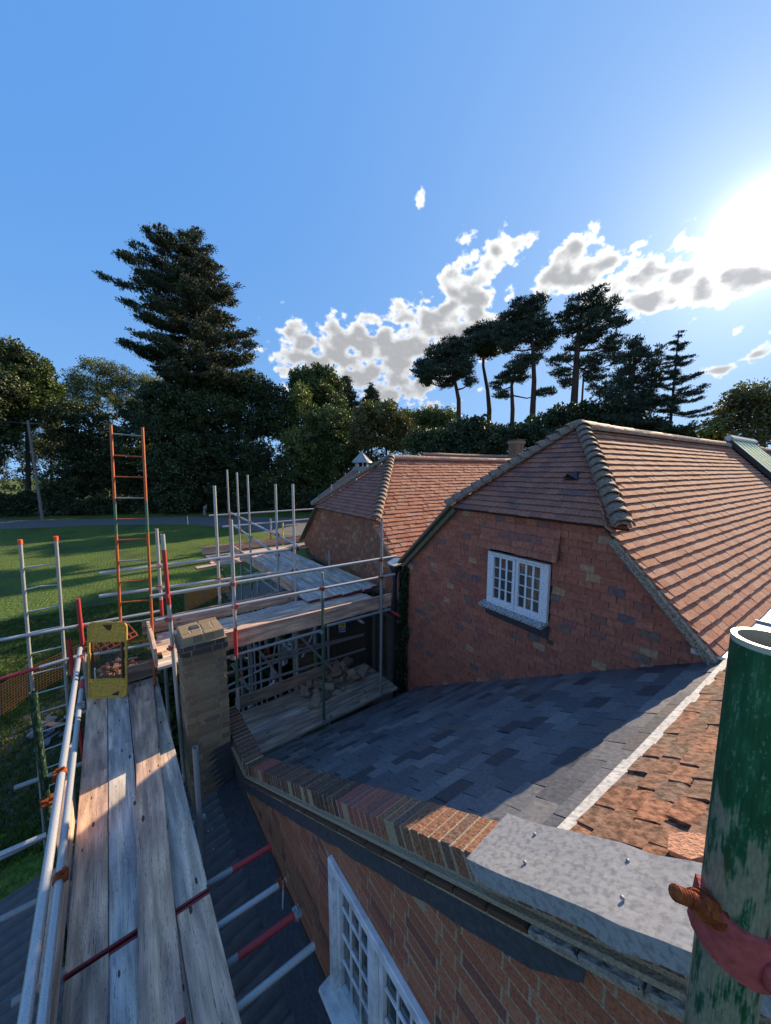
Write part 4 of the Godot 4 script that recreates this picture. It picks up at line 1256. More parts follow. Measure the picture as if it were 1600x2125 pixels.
func chimney(h: Node) -> void:
	var e1 := Vector3(-S4, 0, -C4)
	var nv := Vector3(C4, 0, -S4)
	var n0 := 0.54
	var n1 := 1.005
	var s0 := 4.53
	var s1 := 4.99
	var c := Q((n0 + n1) * 0.5, 0, (s0 + s1) * 0.5)
	var b := Basis(nv, Vector3.UP, -e1)
	var st := mb()
	bx(st, Transform3D(b, c + Vector3(0, -3.19, 0)), Vector3(n1 - n0, 2.03, s1 - s0))
	bx(st, Transform3D(b, c + Vector3(0, -2.115, 0)), Vector3(n1 - n0 + 0.04, 0.13, s1 - s0 + 0.04))
	var ch := part(h, "chimney", st.commit(), M.mortar_old, "square stock-brick chimney stack with buff capping bricks")
	var o := {"g": 0.0735, "w": [0.225, 0.115], "h": 0.0655, "kind": "brick", "gap": 0.010, "th": 0.004, "bev": 0.004, "bond": 0.375, "slip": 0.004, "rag": 0.0015, "proud": 0.003, "turn": 0.01, "variants": 5}
	var y0 := -4.2
	var y1 := -2.185
	lay(ch, "brick", frame(nv, Vector3.UP, P(0, 0, 0) + e1 * s0), poly([[n0 - 0.006, y0], [n1 + 0.006, y0], [n1 + 0.006, y1], [n0 - 0.006, y1]]), o, PAL.stock)
	lay(ch, "brick", frame(-e1, Vector3.UP, P(0, 0, 0) + nv * n0), poly([[-s1, y0], [-s0, y0], [-s0, y1], [-s1, y1]]), o, PAL.stock)
	lay(ch, "brick", frame(e1, Vector3.UP, P(0, 0, 0) + nv * n1), poly([[s0, -3.4], [s1, -3.4], [s1, y1], [s0, y1]]), o, PAL.stock)
	var o2 := o.duplicate()
	o2.v0 = 0.0
	lay(ch, "brick", frame(nv, Vector3.UP, P(0, 0, 0) + e1 * (s0 - 0.02)), poly([[n0 - 0.026, -2.18], [n1 + 0.026, -2.18], [n1 + 0.026, -2.05], [n0 - 0.026, -2.05]]), o2, PAL.burnt)
	lay(ch, "brick", frame(-e1, Vector3.UP, P(0, 0, 0) + nv * (n0 - 0.02)), poly([[-s1 - 0.02, -2.18], [-s0 + 0.02, -2.18], [-s0 + 0.02, -2.05], [-s1 - 0.02, -2.05]]), o2, PAL.burnt)
	st = mb()
	bx(st, Transform3D(b, c + Vector3(0, -2.002, 0)), Vector3(n1 - n0 - 0.012, 0.10, s1 - s0 - 0.012))
	part(ch, "capping_mortar", st.commit(), M.mortar)
	# capping: two rows of long bricks, and a middle row round the vent slate
	var lay_cap := [[0.0, 0.5, 0.0, 0.24], [0.5, 1.0, 0.0, 0.24], [0.0, 0.5, 0.76, 1.0], [0.5, 1.0, 0.76, 1.0], [0.0, 0.25, 0.24, 0.76], [0.25, 0.52, 0.24, 0.76], [0.52, 0.78, 0.24, 0.76], [0.78, 1.0, 0.24, 0.76]]
	var wn := n1 - n0
	var ws := s1 - s0
	for q in lay_cap:
		st = mb()
		var cc := Q(n0 + wn * (q[0] + q[1]) * 0.5, -1.993 + rr(-0.004, 0.004), s0 + ws * (q[2] + q[3]) * 0.5)
		bx(st, Transform3D(b * Basis(Vector3.UP, rr(-0.01, 0.01)), cc), Vector3(wn * (q[1] - q[0]) - 0.012, 0.095, ws * (q[3] - q[2]) - 0.012), 0.007)
		part(ch, "capping_brick", st.commit(), PAL.cap.mats[pick(PAL.cap)])
	st = mb()
	bx(st, Transform3D(b, Q(n0 + wn * 0.385, -1.942, s0 + ws * 0.56)), Vector3(0.095, 0.014, 0.10), 0.003)
	part(ch, "vent_slate", st.commit(), M.slate_sheet)
	# stepped lead soakers where the stack meets the lean-to
	for i in 9:
		st = mb()
		var y := -4.13 + i * 0.0735
		var x1 := n1 - 0.10 - i * 0.012 + rr(-0.01, 0.01)
		prism(st, frame(nv, Vector3.UP, P(0, 0, 0) + e1 * (s0 - 0.006)), poly([[x1 - 0.10, y], [n1 + 0.02, y + 0.005], [n1 + 0.02, y + 0.072], [x1, y + 0.065]]), -0.004, 0.002)
		part(ch, "step_flashing", st.commit(), M.lead_dark)

func lean_to() -> void:
	var h := thing("lean_to_roof", "dark corrugated lean-to roof with lead flashing along the brick wall", "roof", Q(0, -7.2, 2.4))
	var slope := -0.20
	var yy := func(n: float) -> float: return -4.02 + slope * (1.04 - n)
	# corrugations run down the slope; one sheet per metre
	var s := -1.0
	var sheets := 0
	while s < 5.0:
		var st := mb()
		var e := minf(s + 1.0, 5.05)
		var k := int((e - s) / 0.012)
		for i in k:
			var a := s + (e - s) * i / k
			var b := s + (e - s) * (i + 1) / k
			var ha := 0.022 * sin(a * TAU / 0.125)
			var hb := 0.022 * sin(b * TAU / 0.125)
			quad(st, Q(-2.4, yy.call(-2.4) + hb, b), Q(0.98, yy.call(0.98) + hb, b), Q(0.98, yy.call(0.98) + ha, a), Q(-2.4, yy.call(-2.4) + ha, a))
		part(h, "corrugated_sheet", st.commit(), M.corrugated)
		s = e
		sheets += 1
	for q in 30:
		var st := mb()
		var n0: float = [0.62, 0.1, -0.9, -1.7][q % 4]
		var sc := 0.31 + 0.125 * roundf(rr(2.0, 36.0))
		ball(st, Q(n0 + rr(-0.05, 0.05), yy.call(n0) + 0.026, sc), Vector3(0.014, 0.008, 0.014), 6, 4)
		part(h, "roof_screw", st.commit(), M.galv_dull)
	var st2 := mb()
	for i in 24:
		var a := lerpf(-0.8, 4.5, i / 24.0)
		var b := lerpf(-0.8, 4.5, (i + 1) / 24.0)
		var w := 0.008 * sin(i * 2.1)
		var w2 := 0.008 * sin((i + 1) * 2.1)
		sheet(st2, Q(0.80 + w2, yy.call(0.80) + 0.030 + w2, b), Q(1.035, yy.call(1.035) + 0.05, b), Q(1.035, yy.call(1.035) + 0.05, a), Q(0.80 + w, yy.call(0.80) + 0.030 + w, a), 0.004)
		sheet(st2, Q(1.030, yy.call(1.035) + 0.045, b), Q(1.031, yy.call(1.035) + 0.17, b), Q(1.031, yy.call(1.035) + 0.17, a), Q(1.030, yy.call(1.035) + 0.045, a), 0.003)
	part(h, "flashing", st2.commit(), M.lead_dark)
	st2 = mb()
	bx(st2, Transform3D(Basis(Vector3.UP, deg_to_rad(4.0)), Q(-0.7, -5.9, 4.9)), Vector3(3.2, 2.4, 0.15))
	bx(st2, Transform3D(Basis(Vector3.UP, deg_to_rad(4.0)), Q(-2.2, -6.0, 2.0)), Vector3(0.15, 2.4, 6.0))
	part(h, "lean_to_wall", st2.commit(), M.mortar_old)

# ---------------------------------------------------------------- scaffolding
const PR := 0.0242

func pole(parent: Node, called: String, a: Vector3, b: Vector3, m: String, bands := []) -> void:
	var st := mb()
	tube(st, a, b, PR, PR, 12, 0.004)
	var o := part(parent, called, st.commit(), M[m])
	for q in bands:
		st = mb()
		tube(st, a.lerp(b, q[0]), a.lerp(b, q[1]), PR + 0.0008, PR + 0.0008, 12)
		part(o, "paint_band", st.commit(), M[q[2]])

# a right-angle coupler gripping a pole at p that runs along ax, its second grip towards to
func coupler(parent: Node, p: Vector3, ax: Vector3, to: Vector3, m := "coupler") -> void:
	var st := mb()
	var z := ax.normalized()
	var y := (to - z * to.dot(z)).normalized()
	var x := y.cross(z)
	tube(st, p - z * 0.025, p + z * 0.025, PR + 0.008, PR + 0.008, 10)
	bx(st, Transform3D(Basis(x, y, z), p + y * 0.035), Vector3(0.05, 0.03, 0.055), 0.004)
	tube(st, p + x * 0.045 - y * 0.015, p + x * 0.045 + y * 0.055, 0.007, 0.007, 6)
	bx(st, Transform3D(Basis(x, y, z), p + x * 0.045 + y * 0.03), Vector3(0.022, 0.02, 0.022))
	tube(st, p - x * 0.04 - y * 0.02, p - x * 0.04 + y * 0.03, 0.009, 0.009, 6)
	part(parent, "coupler", st.commit(), M[m])

func board_mesh(a: Vector3, b: Vector3, w: float, th: float, up: Vector3) -> ArrayMesh:
	var z := (b - a).normalized()
	var x := up.cross(z).normalized()
	var y := z.cross(x)
	var L := a.distance_to(b)
	var st := mb()
	var n := 6
	var off := rr(0.0, 0.6)
	var k := L / 3.9
	var bow := rr(-0.004, 0.006)
	var e := 0.004
	for i in n:
		var t0 := float(i) / n
		var t1 := float(i + 1) / n
		var p0 := a.lerp(b, t0) + y * bow * 4.0 * t0 * (1.0 - t0)
		var p1 := a.lerp(b, t1) + y * bow * 4.0 * t1 * (1.0 - t1)
		var h := w * 0.5
		# section: bottom left, left, top left, top right, right, bottom right
		var prof := [[-h, -th, 0.0], [-h, -e, 0.09], [-h + e, 0.0, 0.1], [h - e, 0.0, 0.9], [h, -e, 0.91], [h, -th, 1.0]]
		for j in 6:
			var q: Array = prof[j]
			var r: Array = prof[(j + 1) % 6]
			var u1: float = r[2] if j < 5 else 1.0
			var u0: float = q[2] if j < 5 else 0.0
			quad(st, p0 + x * q[0] + y * q[1], p0 + x * r[0] + y * r[1], p1 + x * r[0] + y * r[1], p1 + x * q[0] + y * q[1], [Vector2(u0, off + t0 * k), Vector2(u1, off + t0 * k), Vector2(u1, off + t1 * k), Vector2(u0, off + t1 * k)])
	var h2 := w * 0.5
	quad(st, a - x * h2, a - x * h2 - y * th, a + x * h2 - y * th, a + x * h2, [Vector2(0, 0), Vector2(0, 0.02), Vector2(0.9, 0.02), Vector2(0.9, 0)])
	quad(st, b + x * h2, b + x * h2 - y * th, b - x * h2 - y * th, b - x * h2, [Vector2(0, 0), Vector2(0, 0.02), Vector2(0.9, 0.02), Vector2(0.9, 0)])
	return st.commit()

# a scaffold board lying from a to b (middle of its top face), red-painted ends where ends says so
func board(label: String, group: String, a: Vector3, b: Vector3, wood: int, ends := "", w := 0.222, th := 0.038, up := Vector3.UP, called := "scaffold_board") -> void:
	O = a
	var o := top(called, board_mesh(a, b, w, th, up), M["wood%d" % wood], label, "scaffold board" if called == "scaffold_board" else "toe board", group)
	var z := (b - a).normalized()
	var x := up.cross(z).normalized()
	var y := z.cross(x)
	for c in ends:
		var p := a if c == "a" else b
		var d := z if c == "a" else -z
		var st := mb()
		bx(st, Transform3D(Basis(x, y, z), p + d * 0.006 - y * th * 0.5), Vector3(w + 0.003, th + 0.003, 0.018))
		part(o, "end_band", st.commit(), M.red_end)

func walkway() -> void:
	var e1 := Vector3(-S4, 0, -C4)
	var nv := Vector3(C4, 0, -S4)
	var f := thing("walkway_scaffold", "galvanised tube frame with double guard rail along the near board walkway, lower left", "scaffold", Q(-0.5, -7.2, 3.4))
	pole(f, "guard_rail", Q(-0.430, -2.25, 0.2), Q(-0.430, -2.24, 5.72), "galv")
	pole(f, "guard_rail", Q(-0.452, -2.72, 0.2), Q(-0.452, -2.735, 5.95), "galv", [[0.94, 0.985, "red_paint"]])
	pole(f, "standard", Q(-0.52, -7.2, 3.36), Q(-0.53, -1.57, 3.40), "green_pole")
	pole(f, "standard", Q(-0.53, -7.2, 6.34), Q(-0.58, -2.30, 6.30), "red_paint")
	pole(f, "standard", Q(-0.46, -7.2, 6.46), Q(-0.45, -1.79, 6.42), "galv", [[0.87, 1.0, "red_paint"]])
	pole(f, "standard", Q(0.46, -4.05, 3.52), Q(0.46, -2.56, 3.46), "galv_dull")
	pole(f, "end_rail", Q(-3.2, -2.12, 6.50), Q(0.50, -2.24, 6.50), "galv")
	pole(f, "end_rail", Q(-0.55, -2.66, 6.48), Q(0.62, -2.76, 6.48), "galv")
	pole(f, "end_rail", Q(-1.62, -2.74, 6.53), Q(-0.5, -2.66, 6.53), "galv", [[0.0, 0.62, "red_paint"]])
	coupler(f, Q(-0.430, -2.25, 3.38), e1, -nv, "rust")
	coupler(f, Q(-0.452, -2.72, 2.98), e1, nv, "rust")
	coupler(f, Q(-0.53, -2.42, 3.38), Vector3.UP, nv, "rust")
	coupler(f, Q(-0.430, -2.25, 5.4), e1, nv, "coupler")
	coupler(f, Q(-0.452, -2.73, 5.2), e1, nv, "galv_dull")
	coupler(f, Q(-0.45, -2.20, 6.44), Vector3.UP, e1, "coupler")
	coupler(f, Q(-0.455, -2.55, 6.44), Vector3.UP, nv, "rust")
	# ledgers and transoms under the boards; the transoms run on to the brick wall
	pole(f, "ledger", Q(-0.40, -3.31, 0.2), Q(-0.40, -3.31, 6.3), "galv_dull")
	pole(f, "ledger", Q(0.33, -3.31, 0.2), Q(0.33, -3.31, 6.3), "galv_dull")
	for t in [[2.90, -0.72, "galv_dull", 0.80, 1.0], [2.56, -0.65, "galv", 0, 0], [2.30, -0.68, "galv_dull", 0.72, 1.0], [2.05, -0.62, "galv", 0, 0], [3.56, -0.95, "galv_dull", 0, 0], [4.22, -1.02, "galv", 0, 0], [5.08, -1.02, "galv_dull", 0, 0], [6.2, -0.7, "galv_dull", 0, 0]]:
		var to := 0.92 if t[0] < 3.0 else 0.42
		pole(f, "transom", Q(t[1], -3.36, t[0] + 0.03), Q(to, -3.36, t[0] - 0.05), t[2], [[t[3], t[4], "red_paint"]] if t[4] > 0.0 else [])
	coupler(f, Q(0.46, -3.36, 3.5), Vector3.UP, e1, "galv_dull")
	pole(f, "ledger", Q(-2.2, -5.16, 6.40), Q(-0.4, -5.08, 6.40), "galv_dull")
	pole(f, "standard", Q(-0.62, -7.2, 4.55), Q(-0.62, -3.30, 4.55), "galv_dull")
	# a loose wire loop and clamp hanging at the wall end of the transoms
	var st := mb()
	for i in 14:
		var t0 := TAU * i / 14.0
		var t1 := TAU * (i + 1) / 14.0
		tube(st, Q(0.86 + 0.04 * cos(t0), -3.34 + 0.05 * sin(t0), 2.42 + 0.09 * cos(t0)), Q(0.86 + 0.04 * cos(t1), -3.34 + 0.05 * sin(t1), 2.42 + 0.09 * cos(t1)), 0.004, 0.004, 5)
	part(f, "wire_loop", st.commit(), M.galv)
	coupler(f, Q(0.88, -3.36, 2.50), nv, e1, "rust")
	coupler(f, Q(0.90, -3.36, 2.24), nv, e1, "galv_dull")
	var g := "boards of the near walkway"
	board("brown walkway board with sunlit patches, nearest the double guard rail", g, Q(-0.338, -3.2, 2.74), Q(-0.338, -3.2, 6.32), 0, "a")
	board("dark worn board end at the bottom of the picture, next to the toe board", g, Q(-0.330, -3.2, -0.6), Q(-0.335, -3.2, 2.715), 4)
	board("silvery grey walkway board, second from the guard rail", g, Q(-0.110, -3.2, 2.74), Q(-0.108, -3.2, 6.30), 1, "a")
	board("grey board continuing the second walkway board towards the camera", g, Q(-0.112, -3.202, -0.6), Q(-0.110, -3.202, 2.71), 1, "b")
	board("loose walkway board lying askew on the others, with red painted near end", g, Q(0.018, -3.158, 2.05), Q(0.205, -3.158, 6.05), 2, "a")
	board("dark narrow board half hidden under the askew walkway board", g, Q(0.085, -3.202, -0.6), Q(0.085, -3.202, 6.30), 4, "", 0.15)
	board("right-hand walkway board along the gap by the chimney", g, Q(0.275, -3.2, 2.70), Q(0.275, -3.2, 6.30), 3, "a")
	board("board at the lower right end of the walkway, cut off by the picture", g, Q(0.275, -3.2, -0.6), Q(0.275, -3.2, 2.68), 0, "b")
	var tb := "toe boards standing on edge"
	board("brown toe board on edge along the near walkway, nearest the camera", tb, Q(-0.455, -3.085, -0.4), Q(-0.462, -3.085, 4.02), 2, "", 0.225, 0.036, nv, "toe_board")
	board("farther brown toe board on edge, behind the end of the nearest one", tb, Q(-0.497, -3.085, 2.6), Q(-0.500, -3.085, 4.95), 0, "b", 0.225, 0.036, nv, "toe_board")
	board("dark brown toe board across the far end of the walkway", tb, Q(-0.05, -3.07, 6.33), Q(0.44, -3.08, 6.36), 4, "", 0.24, 0.036, -e1, "toe_board")

func cross_gantry() -> void:
	var e1 := Vector3(-S4, 0, -C4)
	var nv := Vector3(C4, 0, -S4)
	var f := thing("gantry_scaffold", "tube frame of the raised gantry crossing behind the chimney to the downpipe", "scaffold", Q(2.2, -7.2, 5.6))
	pole(f, "standard", Q(0.56, -7.2, 5.05), Q(0.48, -0.78, 5.05), "galv", [[0.86, 0.97, "red_paint"]])
	pole(f, "standard", Q(1.20, -7.2, 5.05), Q(1.28, -0.67, 5.05), "galv", [[0.70, 0.765, "red_paint"], [0.63, 0.70, "green_paint"]])
	pole(f, "standard", Q(2.61, -4.30, 5.05), Q(2.64, -1.65, 5.05), "green_paint", [[0.84, 1.0, "galv_dull"]])
	pole(f, "standard", Q(3.83, -4.32, 5.05), Q(3.86, -0.86, 5.05), "galv_dull")
	pole(f, "guard_rail", Q(0.31, -1.55, 5.105), Q(4.25, -1.64, 5.105), "galv")
	pole(f, "guard_rail", Q(0.34, -1.87, 5.105), Q(4.21, -1.99, 5.105), "galv")
	pole(f, "ledger", Q(0.6, -2.62, 5.105), Q(2.64, -2.66, 5.105), "galv_dull")
	pole(f, "ledger", Q(2.72, -2.61, 5.105), Q(4.10, -2.66, 5.105), "galv_dull")
	for q in [[1.27, -1.57], [1.28, -1.90], [0.48, -1.56], [0.48, -1.87], [0.48, -2.25]]:
		coupler(f, Q(q[0], q[1], 5.05), Vector3.UP, e1)
	for q in [[2.64, -1.93], [3.85, -1.64], [3.85, -1.97], [2.61, -2.66], [3.83, -2.63], [2.61, -4.25], [3.83, -4.28], [1.22, -2.63]]:
		coupler(f, Q(q[0], q[1], 5.05), Vector3.UP, e1, "rust" if q[1] > -2.0 else "galv_dull")
	# back line
	pole(f, "standard", Q(0.47, -7.2, 6.45), Q(0.54, -0.90, 6.45), "galv", [[0.72, 0.82, "red_paint"]])
	pole(f, "standard", Q(1.34, -7.2, 6.45), Q(1.40, -0.26, 6.45), "galv")
	pole(f, "standard", Q(2.68, -7.2, 6.30), Q(2.72, -0.26, 6.30), "galv")
	pole(f, "guard_rail", Q(-0.19, -1.47, 6.40), Q(2.80, -1.51, 6.40), "galv")
	pole(f, "guard_rail", Q(-0.22, -1.80, 6.40), Q(2.80, -1.94, 6.40), "galv")
	coupler(f, Q(0.53, -1.48, 6.43), Vector3.UP, -e1)
	coupler(f, Q(0.52, -1.82, 6.43), Vector3.UP, -e1)
	coupler(f, Q(0.50, -2.38, 6.43), Vector3.UP, -e1)
	coupler(f, Q(1.39, -1.50, 6.43), Vector3.UP, -e1, "rust")
	coupler(f, Q(1.38, -1.86, 6.43), Vector3.UP, -e1)
	coupler(f, Q(2.71, -1.51, 6.36), Vector3.UP, -e1, "rust")
	coupler(f, Q(2.71, -1.93, 6.36), Vector3.UP, -e1, "rust")
	coupler(f, Q(2.82, -1.52, 6.36), nv, Vector3.UP, "rust_dark")
	coupler(f, Q(2.82, -1.95, 6.36), nv, Vector3.UP, "rust_dark")
	# below the deck
	pole(f, "guard_rail", Q(0.9, -3.46, 6.20), Q(4.23, -3.63, 6.20), "galv_dull")
	pole(f, "guard_rail", Q(0.9, -3.80, 6.20), Q(4.26, -3.97, 6.20), "galv_dull")
	pole(f, "ledger", Q(2.0, -3.43, 6.24), Q(4.25, -3.64, 6.24), "galv_dull")
	for q in [[2.34, 6.28], [1.84, 6.34], [1.66, 6.34], [1.50, 6.9], [3.43, 6.34], [2.1, 7.4], [2.5, 7.9]]:
		pole(f, "standard", Q(q[0] - 0.02, -7.2, q[1]), Q(q[0], -2.62, q[1]), "galv_dull")
	pole(f, "brace", Q(1.90, -3.17, 6.26), Q(2.56, -4.40, 6.26), "galv")
	pole(f, "brace", Q(2.05, -2.95, 6.31), Q(2.33, -4.30, 6.31), "galv", [[0.2, 0.5, "red_paint"], [0.7, 0.9, "red_paint"]])
	pole(f, "brace", Q(1.76, -3.10, 6.40), Q(1.56, -3.5, 6.40), "galv_dull")
	pole(f, "brace", Q(2.28, -4.05, 6.38), Q(1.75, -4.40, 6.38), "galv")
	pole(f, "brace", Q(2.54, -2.96, 6.10), Q(3.42, -4.15, 6.10), "galv")
	pole(f, "brace", Q(1.45, -3.3, 6.12), Q(1.70, -3.85, 6.12), "galv", [[0.2, 0.5, "red_paint"]])
	pole(f, "brace", Q(2.95, -3.9, 6.6), Q(3.3, -3.3, 6.6), "galv_dull")
	pole(f, "rail", Q(1.4, -4.35, 7.2), Q(3.0, -4.1, 7.2), "galv_dull")
	pole(f, "rail", Q(0.8, -5.1, 7.0), Q(3.2, -5.2, 7.0), "galv_dull")
	for q in [[2.03, "green_paint"], [1.38, "green_paint"], [3.4, "galv_dull"], [0.8, "galv_dull"]]:
		pole(f, "transom", Q(q[0], -2.70, 4.99), Q(q[0] + 0.01, -2.69, 6.5), q[1])
	pole(f, "transom", Q(4.13, -2.72, 4.86), Q(4.18, -2.70, 6.4), "galv_dull", [[0.0, 0.25, "red_paint"]])
	# boards across
	var g := "boards of the raised gantry deck"
	var names := ["grey gantry board behind the front toe board", "gantry board second from the front toe board", "middle board of the raised gantry, under the red board ends", "gantry board second from the back toe board", "gantry board against the back toe board"]
	for i in 5:
		board(names[i], g, Q(0.36 + rr(-0.06, 0.06), -2.515 + rr(-0.003, 0.003), 5.275 + i * 0.226), Q(4.02 + rr(-0.05, 0.1), -2.545 + rr(-0.003, 0.003), 5.275 + i * 0.226), [1, 3, 0, 3, 1][i])
	var tb := "toe boards standing on edge"
	board("long brown toe board on edge along the front of the raised gantry", tb, Q(0.95, -2.40, 5.132), Q(4.15, -2.49, 5.132), 2, "", 0.255, 0.036, -e1, "toe_board")
	board("dull grey toe board on edge along the back of the raised gantry", tb, Q(0.25, -2.385, 6.365), Q(2.78, -2.42, 6.365), 4, "", 0.225, 0.036, e1, "toe_board")
	board("short toe board closing the left end of the raised gantry by the orange ladder", tb, Q(0.34, -2.40, 5.2), Q(0.34, -2.40, 6.3), 0, "", 0.25, 0.036, nv, "toe_board")
	g = "boards of the low deck along the slate eaves"
	names = ["low deck board along the edge of the slates", "low deck board second from the slates", "middle board of the low deck, dusted with mortar", "low deck board under the heap of broken bricks", "rearmost board of the low deck"]
	for i in 5:
		board(names[i], g, Q(1.29, -4.245 + rr(-0.004, 0.004), 5.115 + i * 0.228), Q(4.22, -4.262 + rr(-0.004, 0.004), 5.115 + i * 0.228), [4, 4, 3, 4, 4][i])
	board("brown toe board on edge behind the heap of broken bricks", tb, Q(1.5, -4.13, 6.262), Q(3.5, -4.14, 6.262), 4, "", 0.225, 0.036, e1, "toe_board")

func far_scaffold() -> void:
	var e1 := Vector3(-S4, 0, -C4)
	var nv := Vector3(C4, 0, -S4)
	var f := thing("long_scaffold", "row of tall bare tube standards and rails along the annexe platform", "scaffold", Q(2.75, -7.2, 9))
	for q in [[7.25, -0.29], [9.1, -0.12], [10.02, -0.06], [11.0, 0.01]]:
		pole(f, "standard", Q(2.74, -7.2, q[0] + 0.1), Q(2.75, q[1], q[0]), "galv", [[0.70, 0.82, "red_paint"]] if q[0] > 10.5 else [])
		coupler(f, Q(2.75, -1.40 + (q[0] - 6.4) * 0.04, q[0] + 0.05), Vector3.UP, nv, "rust")
		coupler(f, Q(2.75, -1.87 + (q[0] - 6.4) * 0.07, q[0] + 0.05), Vector3.UP, nv, "rust")
	pole(f, "guard_rail", Q(2.80, -1.45, 6.2), Q(2.80, -1.25, 11.2), "galv")
	pole(f, "guard_rail", Q(2.80, -1.92, 6.2), Q(2.80, -1.60, 10.9), "galv")
	pole(f, "guard_rail", Q(2.3, -1.35, 11.5), Q(6.2, -1.38, 11.5), "galv")
	pole(f, "guard_rail", Q(2.66, -1.72, 11.5), Q(5.9, -1.73, 11.5), "galv")
	pole(f, "standard", Q(4.12, -7.2, 11.55), Q(4.15, -1.59, 11.5), "galv", [[0.86, 0.93, "red_paint"]])
	pole(f, "standard", Q(4.53, -2.75, 11.45), Q(4.55, -1.77, 11.45), "sign_yellow")
	pole(f, "standard", Q(6.44, -7.2, 12.5), Q(6.45, -0.94, 12.5), "green_paint")
	pole(f, "standard", Q(7.02, -7.2, 12.5), Q(7.03, -0.56, 12.5), "galv")
	pole(f, "guard_rail", Q(7.0, -0.80, 12.48), Q(8.6, -0.82, 12.48), "galv")
	pole(f, "standard", Q(4.15, -7.2, 7.60), Q(4.17, -1.95, 7.58), "galv_dull")
	for q in [7.3, 9.2, 10.3]:
		pole(f, "transom", Q(2.6, -2.62, q), Q(4.5, -2.62, q), "galv_dull")
	pole(f, "ledger", Q(2.80, -2.68, 6.3), Q(2.80, -2.68, 11.4), "galv_dull")
	pole(f, "ledger", Q(4.25, -2.68, 6.3), Q(4.25, -2.68, 11.4), "galv_dull")
	for q in [[7.0, 8.5], [8.6, 7.1], [9.0, 10.4]]:
		pole(f, "brace", Q(2.72, -2.7, q[0]), Q(2.70, -6.4, q[1]), "galv_dull")
	pole(f, "brace", Q(2.2, -2.5, 10.2), Q(2.8, -4.4, 9.7), "green_paint")
	var g := "boards of the platform along the annexe"
	var names := ["annexe platform board nearest the tall standards", "second annexe platform board from the tall standards, stained blue-grey", "third annexe platform board from the tall standards", "third annexe platform board from the hung tiles", "second annexe platform board from the hung tiles", "annexe platform board against the hung tiles"]
	for i in 6:
		var n := 2.955 + i * 0.236
		board(names[i], g, Q(n, -2.475 + rr(-0.004, 0.006), 5.99 - i * 0.022 + rr(-0.02, 0.02)), Q(n, -2.455 + rr(-0.004, 0.004), 10.25 + rr(-0.1, 0.06)), [1, 1, 3, 1, 3, 1][i], "a")
	board("outer annexe platform board, leaning on the corner by the downpipe", g, Q(4.36, -2.48, 5.95), Q(4.36, -2.46, 7.9), 3, "a", 0.16)
	g = "boards of the far cross platform"
	names = ["front board of the far cross platform, jutting out over the lawn", "second board of the far cross platform", "third board of the far cross platform", "fourth board of the far cross platform", "rear board of the far cross platform by its toe board"]
	for i in 5:
		board(names[i], g, Q([1.62, 2.02, 2.06, 2.10, 2.08][i], -2.50 + rr(-0.01, 0.01), 10.05 + i * 0.29), Q([3.0, 3.05, 5.2, 5.3, 5.3][i], -2.50 + rr(-0.006, 0.006), 10.05 + i * 0.29), [2, 0, 2, 0, 3][i], "a")
	var tb := "toe boards standing on edge"
	board("pale toe board on edge along the annexe platform, under the tall standards", tb, Q(2.80, -2.36, 6.62), Q(2.80, -2.33, 11.2), 0, "", 0.225, 0.036, nv, "toe_board")
	board("pale toe board on edge along the back of the far cross platform", tb, Q(2.04, -2.37, 11.42), Q(5.35, -2.36, 11.42), 2, "", 0.225, 0.036, e1, "toe_board")

func ladders() -> void:
	var a := thing("metal_ladder", "grey metal ladder with red-capped stiles, rising from the lawn at the left", "ladder", Q(-1.0, -7.2, 6.72))
	var lo := [Q(-1.20, -7.2, 7.0), Q(-0.84, -7.2, 7.0)]
	var hi := [Q(-0.945, -0.90, 6.42), Q(-0.605, -0.895, 6.42)]
	for i in 2:
		var st := mb()
		tube(st, lo[i], hi[i], 0.020, 0.020, 8)
		var o := part(a, "stile", st.commit(), M.galv)
		st = mb()
		tube(st, hi[i] + Vector3(0, -0.045, 0), hi[i] + Vector3(0, 0.012, 0), 0.024, 0.025, 8)
		part(o, "red_cap", st.commit(), M.barrier)
	for k in 20:
		var t := (0.14 + k * 0.305) / 6.3
		var p: Vector3 = lo[0].lerp(hi[0], t)
		var q: Vector3 = lo[1].lerp(hi[1], t)
		var st := mb()
		if k == 18:
			tube(st, p, p.lerp(q, 0.45) + Vector3(0, 0.02, 0), 0.010, 0.010, 6)
			tube(st, p.lerp(q, 0.45) + Vector3(0, 0.02, 0), q, 0.010, 0.010, 6)
		else:
			tube(st, p, q, 0.010, 0.010, 6)
		part(a, "rung", st.commit(), M.galv)
	var b := thing("orange_ladder", "orange painted steel ladder standing on the walkway, taller than the poles", "ladder", Q(0.2, -3.2, 6.1))
	lo = [Q(-0.035, -3.16, 6.08), Q(0.335, -3.2, 6.02)]
	hi = [Q(0.088, 0.62, 6.30), Q(0.452, 0.615, 6.30)]
	for i in 2:
		var st := mb()
		tube(st, lo[i], hi[i], 0.018, 0.018, 8)
		var o := part(b, "stile", st.commit(), M.orange_steel)
		st = mb()
		tube(st, lo[i].lerp(hi[i], 0.60), lo[i].lerp(hi[i], 0.72), 0.0186, 0.0186, 8)
		part(o, "green_patch", st.commit(), M.green_paint)
	for k in 14:
		var t := (3.70 - k * 0.30) / 3.82
		if t < 0.04: break
		var st := mb()
		tube(st, lo[0].lerp(hi[0], t), lo[1].lerp(hi[1], t) + Vector3(0, rr(-0.008, 0.004), 0), 0.011, 0.011, 6)
		part(b, "rung", st.commit(), M.orange_steel if k % 3 else M.galv_dull)

